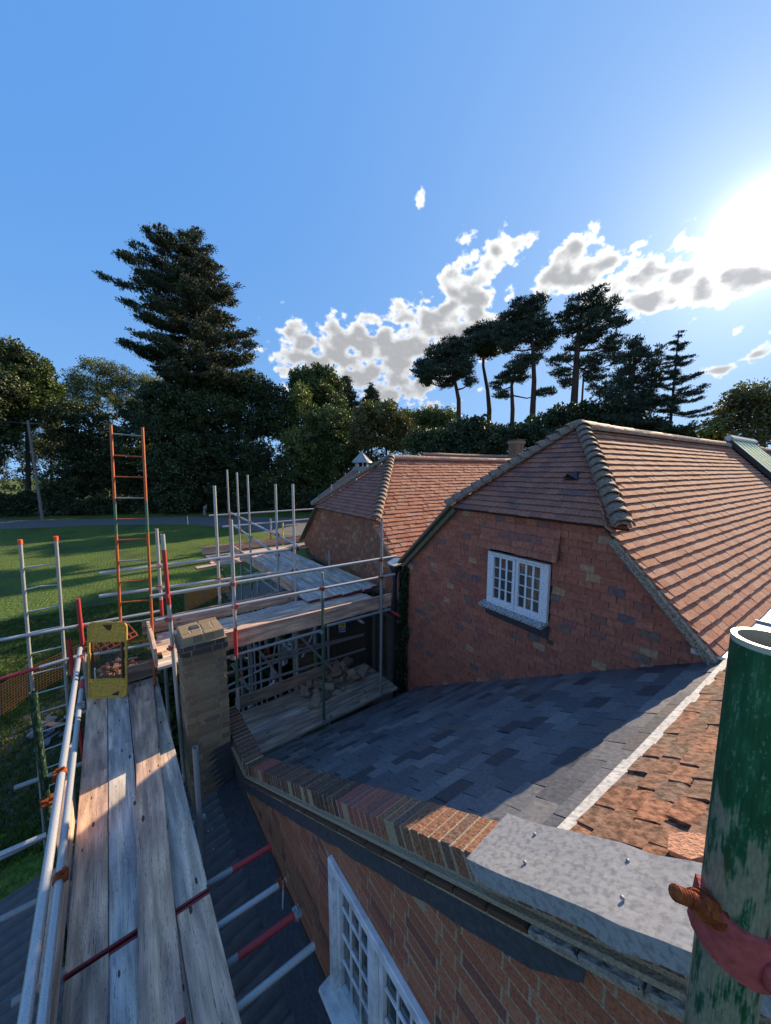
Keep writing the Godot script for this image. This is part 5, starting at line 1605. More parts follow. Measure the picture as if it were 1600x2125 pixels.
func gate() -> void:
	# frame u across the gate, v up it; it leans back a little against the end rails
	var bl := Q(-0.425, -3.195, 6.24)
	var br := Q(-0.008, -3.195, 5.95)
	var u := (br - bl).normalized()
	var v := (Q(-0.36, -2.10, 6.34) - bl).normalized()
	v = (v - u * u.dot(v)).normalized()
	var g := thing("yellow_gate", "yellow painted steel gate panel with rusty wire mesh and solid top and bottom", "gate", (bl + br) * 0.5)
	var fr := frame(u, v, bl)
	var w := bl.distance_to(br)
	var hh := 1.06
	var st := mb()
	var pts := []
	var r := 0.07
	for q in [[r, hh - r, PI, PI * 0.5], [w - r, hh - r, PI * 0.5, 0.0]]:
		for k in 6:
			var t := lerpf(q[2], q[3], k / 5.0)
			pts.append(Vector3(q[0] + r * cos(t), q[1] + r * sin(t), 0))
	pts.append(Vector3(w, r, 0))
	for k in 6:
		var t := -PI * 0.5 * k / 5.0
		pts.append(Vector3(w - r + r * cos(t), r + r * sin(t), 0))
	pts.append(Vector3(0, 0, 0))
	pts.append(pts[0])
	for i in pts.size() - 1:
		tube(st, fr * pts[i], fr * pts[i + 1], 0.017, 0.017, 8)
	part(g, "tube_frame", st.commit(), M.yellow)
	for q in [[0.80, hh - 0.012, "top_panel"], [0.02, 0.26, "bottom_panel"]]:
		st = mb()
		prism(st, fr, poly([[0.01, q[0]], [w - 0.01, q[0]], [w - 0.012, q[1] - 0.03], [w - 0.05, q[1]], [0.05, q[1]], [0.012, q[1] - 0.03]]), -0.006, 0.006)
		bar(st, fr * Vector3(0.02, q[0] if q[0] > 0.5 else q[1], 0.004), fr * Vector3(w - 0.02, q[0] if q[0] > 0.5 else q[1], 0.004), 0.014, 0.022, v)
		part(g, q[2], st.commit(), M.yellow)
	for q in [[[0.19, 1.035], [0.32, 1.035], [0.315, 0.985], [0.29, 0.95], [0.25, 0.965], [0.22, 1.0]], [[0.30, 0.035], [0.40, 0.03], [0.41, 0.09], [0.37, 0.08], [0.33, 0.06]]]:
		st = mb()
		prism(st, fr, poly(q), 0.004, 0.0085)
		part(g, "rust_patch", st.commit(), M.rust_dark)
	st = mb()
	bar(st, fr * Vector3(0.05, 0.27, 0), fr * Vector3(0.05, 0.80, 0), 0.02, 0.014, u)
	bar(st, fr * Vector3(w - 0.05, 0.27, 0), fr * Vector3(w - 0.05, 0.80, 0), 0.026, 0.014, u)
	part(g, "inner_stile", st.commit(), M.rust_dark)
	st = mb()
	for i in 13:
		var x := 0.06 + (w - 0.12) * i / 12.0
		tube(st, fr * Vector3(x, 0.26, 0.0), fr * Vector3(x, 0.80, 0.0), 0.0017, 0.0017, 4)
	for j in 15:
		var y := 0.28 + 0.52 * j / 14.0
		tube(st, fr * Vector3(0.05, y, 0.003), fr * Vector3(w - 0.05, y, 0.003), 0.0017, 0.0017, 4)
	var o := part(g, "wire_mesh", st.commit(), M.wire_rust)
	o.set_meta("kind", "stuff")
	# white plastic pipe end and a blue-topped tie lying by the gate
	O = Q(-0.36, -3.2, 6.3)
	st = mb()
	tube(st, Q(-0.35, -3.15, 6.40), Q(-0.35, -2.86, 6.42), 0.012, 0.012, 8)
	top("white_pipe", st.commit(), M.board_white, "short white pipe standing behind the yellow gate mesh", "pipe")

func near_pole() -> void:
	var c := Vector3(0.452, 0, -0.057)
	var f := thing("green_standard", "close green scaffold pole with flaking paint, filling the right edge", "scaffold pole", P(c.x, -2.2, c.z))
	var st := mb()
	var seg0 := 32
	for i in seg0:
		var d0 := Vector3(cos(TAU * i / seg0), 0, -sin(TAU * i / seg0))
		var d1 := Vector3(cos(TAU * (i + 1) / seg0), 0, -sin(TAU * (i + 1) / seg0))
		var ta := P(c.x, -0.150, c.z)
		var ba := P(c.x - 0.004, -2.2, c.z)
		var qq := [ba + d0 * 0.0255, ta + d0 * 0.0255, ta + d1 * 0.0255, ba + d1 * 0.0255]
		var nn := [d0, d0, d1, d1]
		var uv := [Vector2(float(i) / seg0, 2.05 / 0.8), Vector2(float(i) / seg0, 0), Vector2(float(i + 1) / seg0, 0), Vector2(float(i + 1) / seg0, 2.05 / 0.8)]
		for k in [0, 1, 2, 0, 2, 3]:
			st.set_normal(nn[k])
			st.set_uv(uv[k])
			st.add_vertex(qq[k] - O)
		quad(st, ta + d0 * 0.0255, ta + d0 * 0.0213, ta + d1 * 0.0213, ta + d1 * 0.0255)
		quad(st, ta + d0 * 0.0213, ba + d0 * 0.0213, ba + d1 * 0.0213, ta + d1 * 0.0213)
	part(f, "tube", st.commit(), M.near_pole)
	st = mb()
	for q in [[0.4, 1.9], [2.3, 4.6], [3.6, 5.4]]:
		tube(st, P(c.x + 0.019 * cos(q[0]), -0.158, c.z + 0.019 * sin(q[0])), P(c.x + 0.019 * cos(q[1]), -0.165, c.z + 0.019 * sin(q[1])), 0.0004, 0.0004, 4)
	part(f, "cobweb", st.commit(), M.galv)
	# swivel coupler clasping it: red jaws, rusty bolt and nut pointing left
	var right := Vector3(cos(deg_to_rad(34.0)), 0, sin(deg_to_rad(34.0)))
	var fwd := Vector3(sin(deg_to_rad(34.0)), 0, -cos(deg_to_rad(34.0)))
	var p := P(c.x, -0.432, c.z)
	st = mb()
	var seg := 14
	for i in seg:
		var t0 := deg_to_rad(-30.0) + deg_to_rad(250.0) * i / seg
		var t1 := deg_to_rad(-30.0) + deg_to_rad(250.0) * (i + 1) / seg
		var d0 := -fwd * sin(t0) - right * cos(t0)
		var d1 := -fwd * sin(t1) - right * cos(t1)
		var drop0 := Vector3(0, -0.030 * i / seg, 0)
		var drop1 := Vector3(0, -0.030 * (i + 1) / seg, 0)
		var u := Vector3(0, 0.024, 0)
		quad(st, p + d0 * 0.031 + u + drop0, p + d1 * 0.031 + u + drop1, p + d1 * 0.034 - u + drop1, p + d0 * 0.034 - u + drop0)
		quad(st, p + d0 * 0.026 + u + drop0, p + d1 * 0.026 + u + drop1, p + d1 * 0.031 + u + drop1, p + d0 * 0.031 + u + drop0)
		quad(st, p + d0 * 0.034 - u + drop0, p + d1 * 0.034 - u + drop1, p + d1 * 0.026 - u + drop1, p + d0 * 0.026 - u + drop0)
	var cl := part(f, "coupler", st.commit(), M.coupler, "red painted swivel coupler with a rusty bolt")
	st = mb()
	ball(st, p - fwd * 0.033 + right * 0.006 + Vector3(0, -0.020, 0), Vector3(0.013, 0.015, 0.008), 12, 6)
	part(cl, "rivet", st.commit(), M.coupler)
	var b0 := p - right * 0.030 + Vector3(0, 0.012, 0) - fwd * 0.004
	var dir := (-right * 0.72 + Vector3(0, 0.42, 0) - fwd * 0.1).normalized()
	st = mb()
	for i in 10:
		tube(st, b0 + dir * (0.004 + i * 0.0042), b0 + dir * (0.0058 + i * 0.0042), 0.0046, 0.0068, 12)
		tube(st, b0 + dir * (0.0058 + i * 0.0042), b0 + dir * (0.0066 + i * 0.0042), 0.0068, 0.0068, 12)
		tube(st, b0 + dir * (0.0066 + i * 0.0042), b0 + dir * (0.0082 + i * 0.0042), 0.0068, 0.0046, 12)
	part(cl, "bolt", st.commit(), M.rust)
	st = mb()
	var hex := PackedVector2Array()
	for i in 6: hex.append(Vector2(cos(TAU * i / 6.0), sin(TAU * i / 6.0)) * 0.0125)
	var nx := side_of(dir)
	prism(st, Transform3D(Basis(nx, dir.cross(nx), dir), b0), hex, -0.002, 0.013)
	tube(st, b0 + dir * 0.013, b0 + dir * 0.0150, 0.0108, 0.009, 12)
	tube(st, b0 - dir * 0.006, b0 - dir * 0.002, 0.0155, 0.0155, 12)
	part(cl, "nut", st.commit(), M.rust)
	st = mb()
	var q := p + right * 0.036 + Vector3(0, 0.015, 0) - fwd * 0.004
	bx(st, Transform3D(Basis(right, Vector3.UP, -fwd) * Basis(Vector3.BACK, 0.35), q), Vector3(0.030, 0.040, 0.034), 0.006)
	tube(st, q + Vector3(0.004, -0.05, 0), q + Vector3(0.0, 0.036, 0), 0.0085, 0.0085, 8)
	bx(st, Transform3D(Basis(right, Vector3.UP, -fwd) * Basis(Vector3.BACK, 0.8), q + Vector3(0.012, -0.045, 0.0)), Vector3(0.05, 0.03, 0.04), 0.007)
	part(cl, "hinge", st.commit(), M.coupler)

# ---------------------------------------------------------------- smaller things
func downpipe() -> void:
	var f := thing("downpipe", "black rainwater downpipe with a flared hopper between the two houses", "downpipe", P(4.10, -7.2, -5.74))
	var c := P(4.10, 0, -5.74)
	var st := mb()
	tube(st, c + Vector3(0, -7.1, 0), c + Vector3(0, -2.18, 0), 0.042, 0.042, 14)
	part(f, "pipe", st.commit(), M.black_pipe)
	st = mb()
	tube(st, c + Vector3(0, -2.22, 0), c + Vector3(0, -2.13, 0), 0.05, 0.055, 14)
	tube(st, c + Vector3(0, -2.13, 0), c + Vector3(0, -1.96, 0), 0.056, 0.105, 14)
	tube(st, c + Vector3(0, -1.97, 0), c + Vector3(0, -1.925, 0), 0.112, 0.114, 14, 0.016)
	part(f, "hopper", st.commit(), M.black_pipe)
	for y in [-2.9, -4.2]:
		st = mb()
		tube(st, c + Vector3(0, y, 0), c + Vector3(0, y + 0.05, 0), 0.05, 0.05, 14)
		part(f, "socket", st.commit(), M.black_pipe)
	st = mb()
	sheet(st, P(4.0, -1.885, -5.90), P(4.22, -1.80, -5.86), P(4.22, -1.80, -5.58), P(4.02, -1.885, -5.66), 0.008)
	part(f, "lead_chute", st.commit(), M.lead_pale)

func leaf_mesh(n: int, spread: Vector3, size: float, sd: int, narrow := 1.0, droop := 0.0) -> ArrayMesh:
	var keep := O
	O = Vector3.ZERO
	var r := RandomNumberGenerator.new()
	r.seed = sd
	var st := mb()
	for i in n:
		var d := Vector3(r.randf_range(-1, 1), r.randf_range(-1, 1), r.randf_range(-1, 1))
		if d.length() > 1.0: d = d.normalized() * r.randf()
		var c := d * spread
		var ax := (d + Vector3(r.randf_range(-0.7, 0.7), r.randf_range(-0.5, 0.7) - droop, r.randf_range(-0.7, 0.7))).normalized()
		var sd2 := ax.cross(Vector3(r.randf_range(-1, 1), r.randf_range(-1, 1), r.randf_range(-1, 1))).normalized()
		var l := size * r.randf_range(0.7, 1.3)
		var w := l * 0.36 * narrow
		var nrm := ax.cross(sd2)
		var a := c
		var b := c + ax * l * 0.5 + sd2 * w + nrm * l * 0.08
		var t := c + ax * l
		var e := c + ax * l * 0.5 - sd2 * w + nrm * l * 0.08
		tri(st, a, b, t)
		tri(st, a, t, e)
	O = keep
	return st.commit()

func ivy() -> void:
	var f := thing("ivy", "dark ivy climbing the corner beside the black downpipe", "ivy", P(4.15, -4.5, -5.5))
	var m := leaf_mesh(10, Vector3(0.05, 0.06, 0.05), 0.05, 3, 1.5)
	var xf := []
	var cols := []
	for i in 900:
		var y := -1.95 - 2.75 * pow(rng.randf(), 0.75)
		var w := 0.03 + 0.12 * clampf((-y - 2.5) / 0.7, 0.0, 1.0) * (0.6 + 0.4 * sin(y * 9.0))
		var z := -5.50 - 0.10 * clampf((-y - 2.2) / 1.4, -0.6, 1.0) + rr(-1, 1) * w
		xf.append(Transform3D(Basis.from_euler(Vector3(rr(0, TAU), rr(0, TAU), rr(0, TAU))) * rr(0.5, 1.0), P(4.19 + rr(-0.05, 0.03), y, z)))
		var k := rr(0.5, 1.3)
		cols.append(Color(0.022 * k, 0.045 * k, 0.016 * k))
	copies(f, "leaves", m, M.leaf, xf, cols)
	var st := mb()
	for k in 3:
		var q := P(4.22, -4.7, -5.56 + k * 0.04)
		for j in 9:
			var e := P(4.22, -4.7 + 0.31 * (j + 1), -5.56 + k * 0.05 + 0.02 * sin(j * 2.0 + k))
			tube(st, q, e, 0.007, 0.006, 5)
			q = e
	part(f, "stem", st.commit(), M.bark)

func lump(size: Vector3, sd: int) -> ArrayMesh:
	var keep := O
	O = Vector3.ZERO
	var r := RandomNumberGenerator.new()
	r.seed = sd
	var st := mb()
	var p := []
	for i in 8:
		p.append(Vector3((-0.5 if i & 1 else 0.5) * size.x, (-0.5 if i & 2 else 0.5) * size.y, (-0.5 if i & 4 else 0.5) * size.z) + Vector3(r.randf_range(-1, 1) * size.x, r.randf_range(-0.6, 0.6) * size.y, r.randf_range(-1, 1) * size.z) * 0.16)
	for q in [[5, 4, 0, 1], [2, 6, 7, 3], [4, 6, 2, 0], [1, 3, 7, 5], [0, 2, 3, 1], [5, 7, 6, 4]]:
		quad(st, p[q[0]], p[q[1]], p[q[2]], p[q[3]])
	O = keep
	return st.commit()

# a countable heap: one piece, then its duplicates
func heap(called: String, label: String, cat: String, group: String, spots: Array, sizes: Array, pal: Dictionary) -> void:
	var meshes := []
	for i in 6: meshes.append(lump(sizes[i % sizes.size()], 100 + i * 7 + spots.size()))
	var proto: MeshInstance3D
	for i in spots.size():
		var o: MeshInstance3D
		if i == 0:
			O = spots[0][0]
			proto = top(called, meshes[0], pal.mats[0], label, cat, group)
			o = proto
		else:
			o = proto.duplicate()
			o.name = numbered(called)
			add_child(o)
			o.mesh = meshes[i % 6]
			o.material_override = pal.mats[pick(pal)]
		o.position = spots[i][0]
		o.basis = Basis.from_euler(spots[i][1])

func heaps() -> void:
	var spots := []
	for i in 38:
		var t := rng.randf()
		var n := 2.62 + 1.15 * t
		var s := 5.72 + rr(-0.18, 0.34)
		var hgt := 0.22 * (1.0 - absf(t - 0.62) * 1.3) * rng.randf()
		spots.append([Q(n, -4.215 + hgt, s), Vector3(rr(-0.5, 0.5), rr(0, TAU), rr(-0.6, 0.6))])
	heap("broken_brick", "broken piece of buff brick or tile in the heap on the low deck", "brick rubble", "broken bricks heaped on the low deck", spots, [Vector3(0.19, 0.045, 0.11), Vector3(0.12, 0.05, 0.09), Vector3(0.20, 0.025, 0.13), Vector3(0.09, 0.04, 0.07)], PAL.rubble)
	spots = [[Q(3.42, -4.05, 6.02), Vector3(0.5, 0.9, 0.2)], [Q(3.68, -4.02, 6.05), Vector3(0.4, 0.5, -0.1)], [Q(2.72, -4.20, 5.55), Vector3(0.1, 0.9, 0.15)], [Q(3.85, -4.12, 5.7), Vector3(0.3, 0.7, 0.3)]]
	var o: Array = ["large buff brick lump leaning at the back of the rubble heap, left of two", "large buff brick lump leaning at the back of the rubble heap, right of two", "pair of mortared bricks lying at the left end of the rubble heap", "brick lump at the right end of the rubble heap by the plank wall"]
	for i in 4:
		O = spots[i][0]
		var m := top("brick_lump", lump(Vector3(0.30, 0.09, 0.15), 300 + i), PAL.rubble.mats[i % 3], o[i], "brick rubble")
		m.basis = Basis.from_euler(spots[i][1])
	spots = []
	for i in 34:
		var a := rr(0, TAU)
		var d := sqrt(rng.randf())
		spots.append([P(-1.25 + 0.62 * d * cos(a), -7.15 + 0.42 * (1.0 - d) * rng.randf() + 0.02, -15.5 + 0.55 * d * sin(a)), Vector3(rr(-0.4, 0.4), rr(0, TAU), rr(-0.4, 0.4))])
	heap("reclaimed_brick", "orange reclaimed brick in the pile on the lawn beyond the yellow gate", "brick", "orange bricks piled beyond the yellow gate", spots, [Vector3(0.225, 0.07, 0.11), Vector3(0.225, 0.07, 0.11), Vector3(0.13, 0.07, 0.11), Vector3(0.26, 0.03, 0.165)], PAL.fresh)
	spots = []
	for i in 24:
		spots.append([P(-2.5 + rr(-0.5, 0.45), -7.17 + rr(0, 0.14), -12.6 + rr(-0.6, 0.6)), Vector3(rr(-0.5, 0.5), rr(0, TAU), rr(-0.5, 0.5))])
	heap("old_slate", "broken dark slate in the heap on the grass left of the walkway", "slate", "dark slates heaped on the grass", spots, [Vector3(0.3, 0.02, 0.22), Vector3(0.2, 0.02, 0.16), Vector3(0.25, 0.03, 0.14)], PAL.slate)
	O = P(-2.75, -7.1, -12.9)
	var st := mb()
	bar(st, P(-3.1, -7.15, -13.3), P(-2.35, -6.95, -12.4), 0.15, 0.03, Vector3.UP, 0.004)
	top("timber_offcut", st.commit(), M.timber_edge, "short brown timber offcut lying on the heap of dark slates", "plank")

func barrier() -> void:
	var f := thing("plastic_barrier", "red-orange plastic pedestrian barrier tipped over beside the brick pile", "barrier", P(-1.2, -7.2, -17.6))
	var bl := P(-1.86, -7.16, -17.2)
	var br := P(-0.70, -6.95, -17.75)
	var u := (br - bl).normalized()
	var v := Vector3(0.12, 0.55, -0.85)
	v = (v - u * u.dot(v)).normalized()
	var fr := frame(u, v, bl)
	var w := 1.30
	var h := 0.92
	var st := mb()
	for q in [[0.0, 0.0, w, 0.0], [0.0, h, w, h], [0.0, h * 0.72, w, h * 0.72], [0.0, 0.22, w, 0.22]]:
		bar(st, fr * Vector3(q[0], q[1], 0), fr * Vector3(q[2], q[3], 0), 0.05, 0.06, v, 0.01)
	part(f, "rail", st.commit(), M.barrier)
	for i in 7:
		st = mb()
		var x := 0.02 + (w - 0.04) * i / 6.0
		bar(st, fr * Vector3(x, 0.02, 0), fr * Vector3(x, h - 0.02, 0), 0.045, 0.045, u, 0.008)
		part(f, "upright", st.commit(), M.barrier)
	st = mb()
	prism(st, fr, poly([[0.05, h * 0.74], [w - 0.05, h * 0.74], [w - 0.05, h - 0.03], [0.05, h - 0.03]]), -0.012, 0.012)
	part(f, "reflective_panel", st.commit(), M.barrier)

func mesh_fence(label: String, at: Array, h: float) -> void:
	var f := thing("mesh_fence", label, "fence", at[0])
	var st := mb()
	var lean := Vector3(0.05, 0, -0.10)
	for i in at.size() - 1:
		var a: Vector3 = at[i]
		var b: Vector3 = at[i + 1]
		var n := int(a.distance_to(b) / 0.085)
		for j in 12:
			var y := 0.03 + (h - 0.05) * j / 11.0
			var sag := 0.06 * sin(PI * (i % 2))
			bar(st, a + Vector3(0, y - sag, 0) + lean * y, b + Vector3(0, y - sag, 0) + lean * y, 0.006, 0.017 if j < 11 else 0.03)
		for k in n:
			var p := a.lerp(b, float(k) / n)
			bar(st, p + lean * 0.02, p + Vector3(0, h, 0) + lean * h, 0.015, 0.005, (b - a).normalized())
	var o := part(f, "netting", st.commit(), M.mesh_orange)
	o.set_meta("kind", "stuff")
	for p in at:
		st = mb()
		tube(st, p + Vector3(0, -0.02, 0.02), p + Vector3(0, h + 0.12, 0.02) + lean, 0.010, 0.008, 6)
		part(f, "pin", st.commit(), M.galv_dull)

func yard_things() -> void:
	mesh_fence("sagging orange plastic mesh fence on the lawn at the left edge", [P(-6.4, -7.2, -10.4), P(-5.0, -7.2, -12.6), P(-3.97, -7.2, -14.2), P(-3.55, -7.2, -15.0), P(-2.6, -7.2, -15.9), P(-1.9, -7.2, -16.6)], 0.98)
	mesh_fence("dull orange mesh fence beside the gravel, behind the gantry rails", [P(1.2, -7.2, -19.9), P(2.2, -7.2, -20.8), P(3.2, -7.2, -21.8), P(4.2, -7.2, -22.4)], 1.0)
	O = P(3.78, -3.85, -7.52)
	var st := mb()
	var fr := frame(Vector3(0.9, 0, 0.43).normalized(), Vector3.UP, O)
	bx(st, fr, Vector3(0.16, 0.25, 0.004))
	var sign := top("notice_board", st.commit(), M.board_white, "small white notice with yellow and blue panels on the plank wall above the rubble", "sign")
	for q in [[0.055, 0.10, "sign_yellow"], [-0.055, 0.10, "sign_blue"]]:
		st = mb()
		bx(st, fr * Transform3D(Basis(), Vector3(0, q[0], 0.004)), Vector3(0.14, q[1], 0.003))
		part(sign, "panel", st.commit(), M[q[2]])
	for k in 2:
		st = mb()
		for j in 2:
			bx(st, fr * Transform3D(Basis(), Vector3(0.018, 0.075 - j * 0.035 - k * 0.11, 0.007)), Vector3(0.075, 0.012, 0.002))
		part(sign, "print_line", st.commit(), M.room if k == 0 else M.board_white)
		st = mb()
		ball(st, fr * Vector3(-0.045, 0.055 - k * 0.11, 0.006), Vector3(0.016, 0.016, 0.004), 10, 5)
		part(sign, "round_symbol", st.commit(), M.room if k == 0 else M.board_white)
	O = P(2.45, -4.2, -8.4)
	st = mb()
	bx(st, Transform3D(Basis(), P(2.50, -3.55, -8.9)), Vector3(0.30, 0.85, 0.03), 0.004)  # a plain upright white panel, not a known door
	top("white_panel", st.commit(), M.board_white, "plain white panel standing behind the tubes under the gantry", "door")
	O = P(2.55, -4.6, -8.2)
	st = mb()
	var pr := PackedVector3Array()
	for j in 6:
		for i in 6:
			pr.append(P(2.42 + 0.07 * i + rr(-0.02, 0.02), -4.72 + 0.11 * j + 0.02 * i, -8.15 + 0.10 * sin(i * 1.3 + j * 0.8) + rr(-0.03, 0.03)))
	for j in 5:
		for i in 5:
			var a := j * 6 + i
			tri(st, pr[a], pr[a + 7], pr[a + 1])
			tri(st, pr[a], pr[a + 6], pr[a + 7])
	top("plastic_sheet", st.commit(), M.plastic, "crumpled pale plastic sheet hanging by the brick pier", "plastic sheet")
	# telegraph pole with two wires
	var f := thing("telegraph_pole", "leaning grey wooden telegraph pole in front of the dark trees at the left", "telegraph pole", P(-12.6, -7.2, -66.9))
	st = mb()
	tube(st, P(-12.2, -7.2, -66.9), P(-12.52, 6.6, -66.8), 0.19, 0.14, 10)
	part(f, "pole", st.commit(), M.pole_wood)
	st = mb()
	bar(st, P(-13.1, 6.2, -66.8), P(-11.9, 6.2, -66.8), 0.09, 0.1)
	part(f, "crossarm", st.commit(), M.pole_wood)
	for q in [-13.0, -12.0]:
		st = mb()
		for k in 12:
			var t0 := k / 12.0
			var t1 := (k + 1) / 12.0
			var a := P(q, 6.3, -66.8).lerp(P(q - 42.0, 7.0, -62.0), t0) - Vector3(0, 3.0 * t0 * (1.0 - t0), 0)
			var b := P(q, 6.3, -66.8).lerp(P(q - 42.0, 7.0, -62.0), t1) - Vector3(0, 3.0 * t1 * (1.0 - t1), 0)
			tube(st, a, b, 0.018, 0.018, 4)
		part(f, "wire", st.commit(), M.wire)
		st = mb()
		for k in 16:
			var t0 := k / 16.0
			var t1 := (k + 1) / 16.0
			var a := P(q, 6.3, -66.8).lerp(P(q + 52.0, 6.6, -54.0), t0) - Vector3(0, 4.0 * t0 * (1.0 - t0), 0)
			var b := P(q, 6.3, -66.8).lerp(P(q + 52.0, 6.6, -54.0), t1) - Vector3(0, 4.0 * t1 * (1.0 - t1), 0)
			tube(st, a, b, 0.012, 0.012, 4)
		part(f, "wire", st.commit(), M.wire)
	# marker posts along the drive
	var spots := [[4.3, -53.6, 1.15, "blue-topped white marker post at the lawn side of the drive, left of the standards"], [12.6, -44.0, 0.9, "white marker post by the drive, seen between the tall standards, leftmost"], [14.2, -40.5, 0.9, "white marker post by the drive, middle of the row between the tall standards"], [15.6, -36.0, 0.9, "white marker post by the drive, nearest the annexe verge"], [13.2, -32.0, 0.9, "dark-footed marker post on the lawn edge before the annexe"]]
	for q in spots:
		f = thing("marker_post", q[3], "post", P(q[0], -7.2, q[1]), "marker posts along the drive")
		st = mb()
		tube(st, P(q[0], -7.2, q[1]), P(q[0], -7.2 + q[2] * 0.86, q[1]), 0.06, 0.06, 8)
		part(f, "shaft", st.commit(), M.board_white)
		st = mb()
		tube(st, P(q[0], -7.2 + q[2] * 0.86, q[1]), P(q[0], -7.2 + q[2], q[1]), 0.066, 0.05, 8)
		part(f, "cap", st.commit(), M.galv)
	f = thing("garden_statue", "small pale figure-shaped stone on the verge across the drive", "garden ornament", P(7.6, -7.2, -63.9))
	st = mb()
	tube(st, P(7.6, -7.2, -63.9), P(7.58, -6.4, -63.9), 0.26, 0.2, 8)
	ball(st, P(7.7, -6.15, -63.9), Vector3(0.30, 0.42, 0.24), 8, 6)
	part(f, "stone", st.commit(), M.mortar_grey)
	st = mb()
	ball(st, P(7.9, -5.75, -63.85), Vector3(0.16, 0.18, 0.16), 8, 6)
	part(f, "head", st.commit(), M.mortar_grey)

func far_buildings() -> void:
	var f := thing("distant_house", "distant tiled house whose ridge and brick chimney show above the annexe", "house", P(16, -7.2, -14))
	var st := mb()
	sheet(st, P(11.3, 0.78, -13.5), P(24, 0.82, -13.5), P(24, -2.2, -10.8), P(11.3, -2.2, -10.8), 0.08)
	sheet(st, P(24, 0.82, -13.5), P(11.3, 0.78, -13.5), P(11.3, -2.2, -16.2), P(24, -2.2, -16.2), 0.08)
	part(f, "roof", st.commit(), M.clay)
	ridge_row(f, P(11.25, 0.74, -13.5), P(24, 0.78, -13.5), 0.45, 0.12)
	st = mb()
	prism(st, frame(Vector3.BACK, Vector3.UP, P(11.4, 0, -13.5)), poly([[-2.6, -7.2], [2.6, -7.2], [2.6, -2.2], [0.0, 0.7], [-2.6, -2.2]]), -12.4, 0.0)
	part(f, "wall", st.commit(), M.mortar_old)
	st = mb()
	var c := P(17.0, 0, -12.35)
	bx(st, Transform3D(Basis(), c + Vector3(0, 0.45, 0)), Vector3(0.66, 2.1, 0.5))
	bx(st, Transform3D(Basis(), c + Vector3(0, 1.50, 0)), Vector3(0.76, 0.16, 0.6))
	var ch := part(f, "chimney", st.commit(), M.mortar_old)
	for q in [frame(Vector3.RIGHT, Vector3.UP, c + Vector3(0, 0, 0.25)), frame(Vector3.BACK, Vector3.UP, c + Vector3(-0.33, 0, 0))]:
		var hw := 0.33 if absf(q.basis.x.x) > 0.5 else 0.25
		lay(ch, "brick", q, poly([[-hw, -0.5], [hw, -0.5], [hw, 1.42], [-hw, 1.42]]), {"g": 0.075, "w": [0.22, 0.11], "h": 0.062, "kind": "brick", "gap": 0.012, "th": 0.012, "bond": 0.375, "limit": 80}, PAL.stock)
	for k in 4:
		st = mb()
		bx(st, Transform3D(Basis(Vector3.UP, rr(-0.05, 0.05)), c + Vector3(-0.27 + 0.18 * k, 1.615, 0)), Vector3(0.165, 0.07, 0.56), 0.008)
		part(ch, "cap_brick", st.commit(), PAL.burnt.mats[k % 3])
	# pyramid roof with a louvred lead cupola
	f = thing("cupola_building", "square building with a steep tiled pyramid roof and small grey lead cupola", "building", P(13.4, -7.2, -23))
	var a := P(13.4, 0, -23.0)
	var w := 2.9
	var rb := -2.5
	var rt := -0.02
	var cs := [Vector3(-w, rb, w), Vector3(w, rb, w), Vector3(w, rb, -w), Vector3(-w, rb, -w)]
	var ts := [Vector3(-0.5, rt, 0.5), Vector3(0.5, rt, 0.5), Vector3(0.5, rt, -0.5), Vector3(-0.5, rt, -0.5)]
	st = mb()
	for i in 4:
		var j := (i + 1) % 4
		quad(st, a + ts[i], a + ts[j], a + cs[j], a + cs[i])
	part(f, "roof", st.commit(), PAL.hip.mats[0])
	for i in 4:
		st = mb()
		tube(st, a + cs[i], a + ts[i], 0.06, 0.05, 6)
		part(f, "lead_hip", st.commit(), M.lead)
	st = mb()
	bx(st, Transform3D(Basis(), a + Vector3(0, rt + 0.06, 0)), Vector3(1.12, 0.14, 1.12))
	bx(st, Transform3D(Basis(), a + Vector3(0, rt + 0.20, 0)), Vector3(0.96, 0.14, 0.96))
	part(f, "cupola_base", st.commit(), M.lead)
	st = mb()
	for i in 8:
		var t := TAU * (i + 0.5) / 8.0
		bx(st, Transform3D(Basis(Vector3.UP, -t), a + Vector3(0.46 * cos(t), rt + 0.42, 0.46 * sin(t))), Vector3(0.09, 0.32, 0.09))
	part(f, "cupola_post", st.commit(), M.white_new)
	st = mb()
	tube(st, a + Vector3(0, rt + 0.26, 0), a + Vector3(0, rt + 0.58, 0), 0.36, 0.36, 8)
	part(f, "louvres", st.commit(), M.room)
	st = mb()
	tube(st, a + Vector3(0, rt + 0.56, 0), a + Vector3(0, rt + 0.66, 0), 0.80, 0.74, 8)
	tube(st, a + Vector3(0, rt + 0.66, 0), a + Vector3(0, rt + 1.32, 0), 0.72, 0.05, 8)
	ball(st, a + Vector3(0, rt + 1.38, 0), Vector3(0.07, 0.09, 0.07), 8, 5)
	part(f, "cupola_roof", st.commit(), M.lead)
	for i in 8:
		var t := TAU * i / 8.0
		st = mb()
		tube(st, a + Vector3(0.735 * cos(t), rt + 0.66, 0.735 * sin(t)), a + Vector3(0.06 * cos(t), rt + 1.32, 0.06 * sin(t)), 0.022, 0.018, 5)
		part(f, "lead_seam", st.commit(), M.lead_pale)
	st = mb()
	bx(st, Transform3D(Basis(), a + Vector3(0, -4.8, 0)), Vector3(5.2, 4.8, 5.2))
	part(f, "wall", st.commit(), M.mortar_old)
	# rank of tubes, their glint painted as pale yellow strips, on the right-hand slope of the main house
	var rs := Vector3(0, 2.38, -2.2).normalized()
	var fr := frame(Vector3.RIGHT, rs, P(0, -1.72, -0.80))
	f = thing("solar_collector", "dark framed roof panel with pale yellow glinting strips, high on the right slope", "solar panel", fr * Vector3(15.0, 0.8, 0.1))
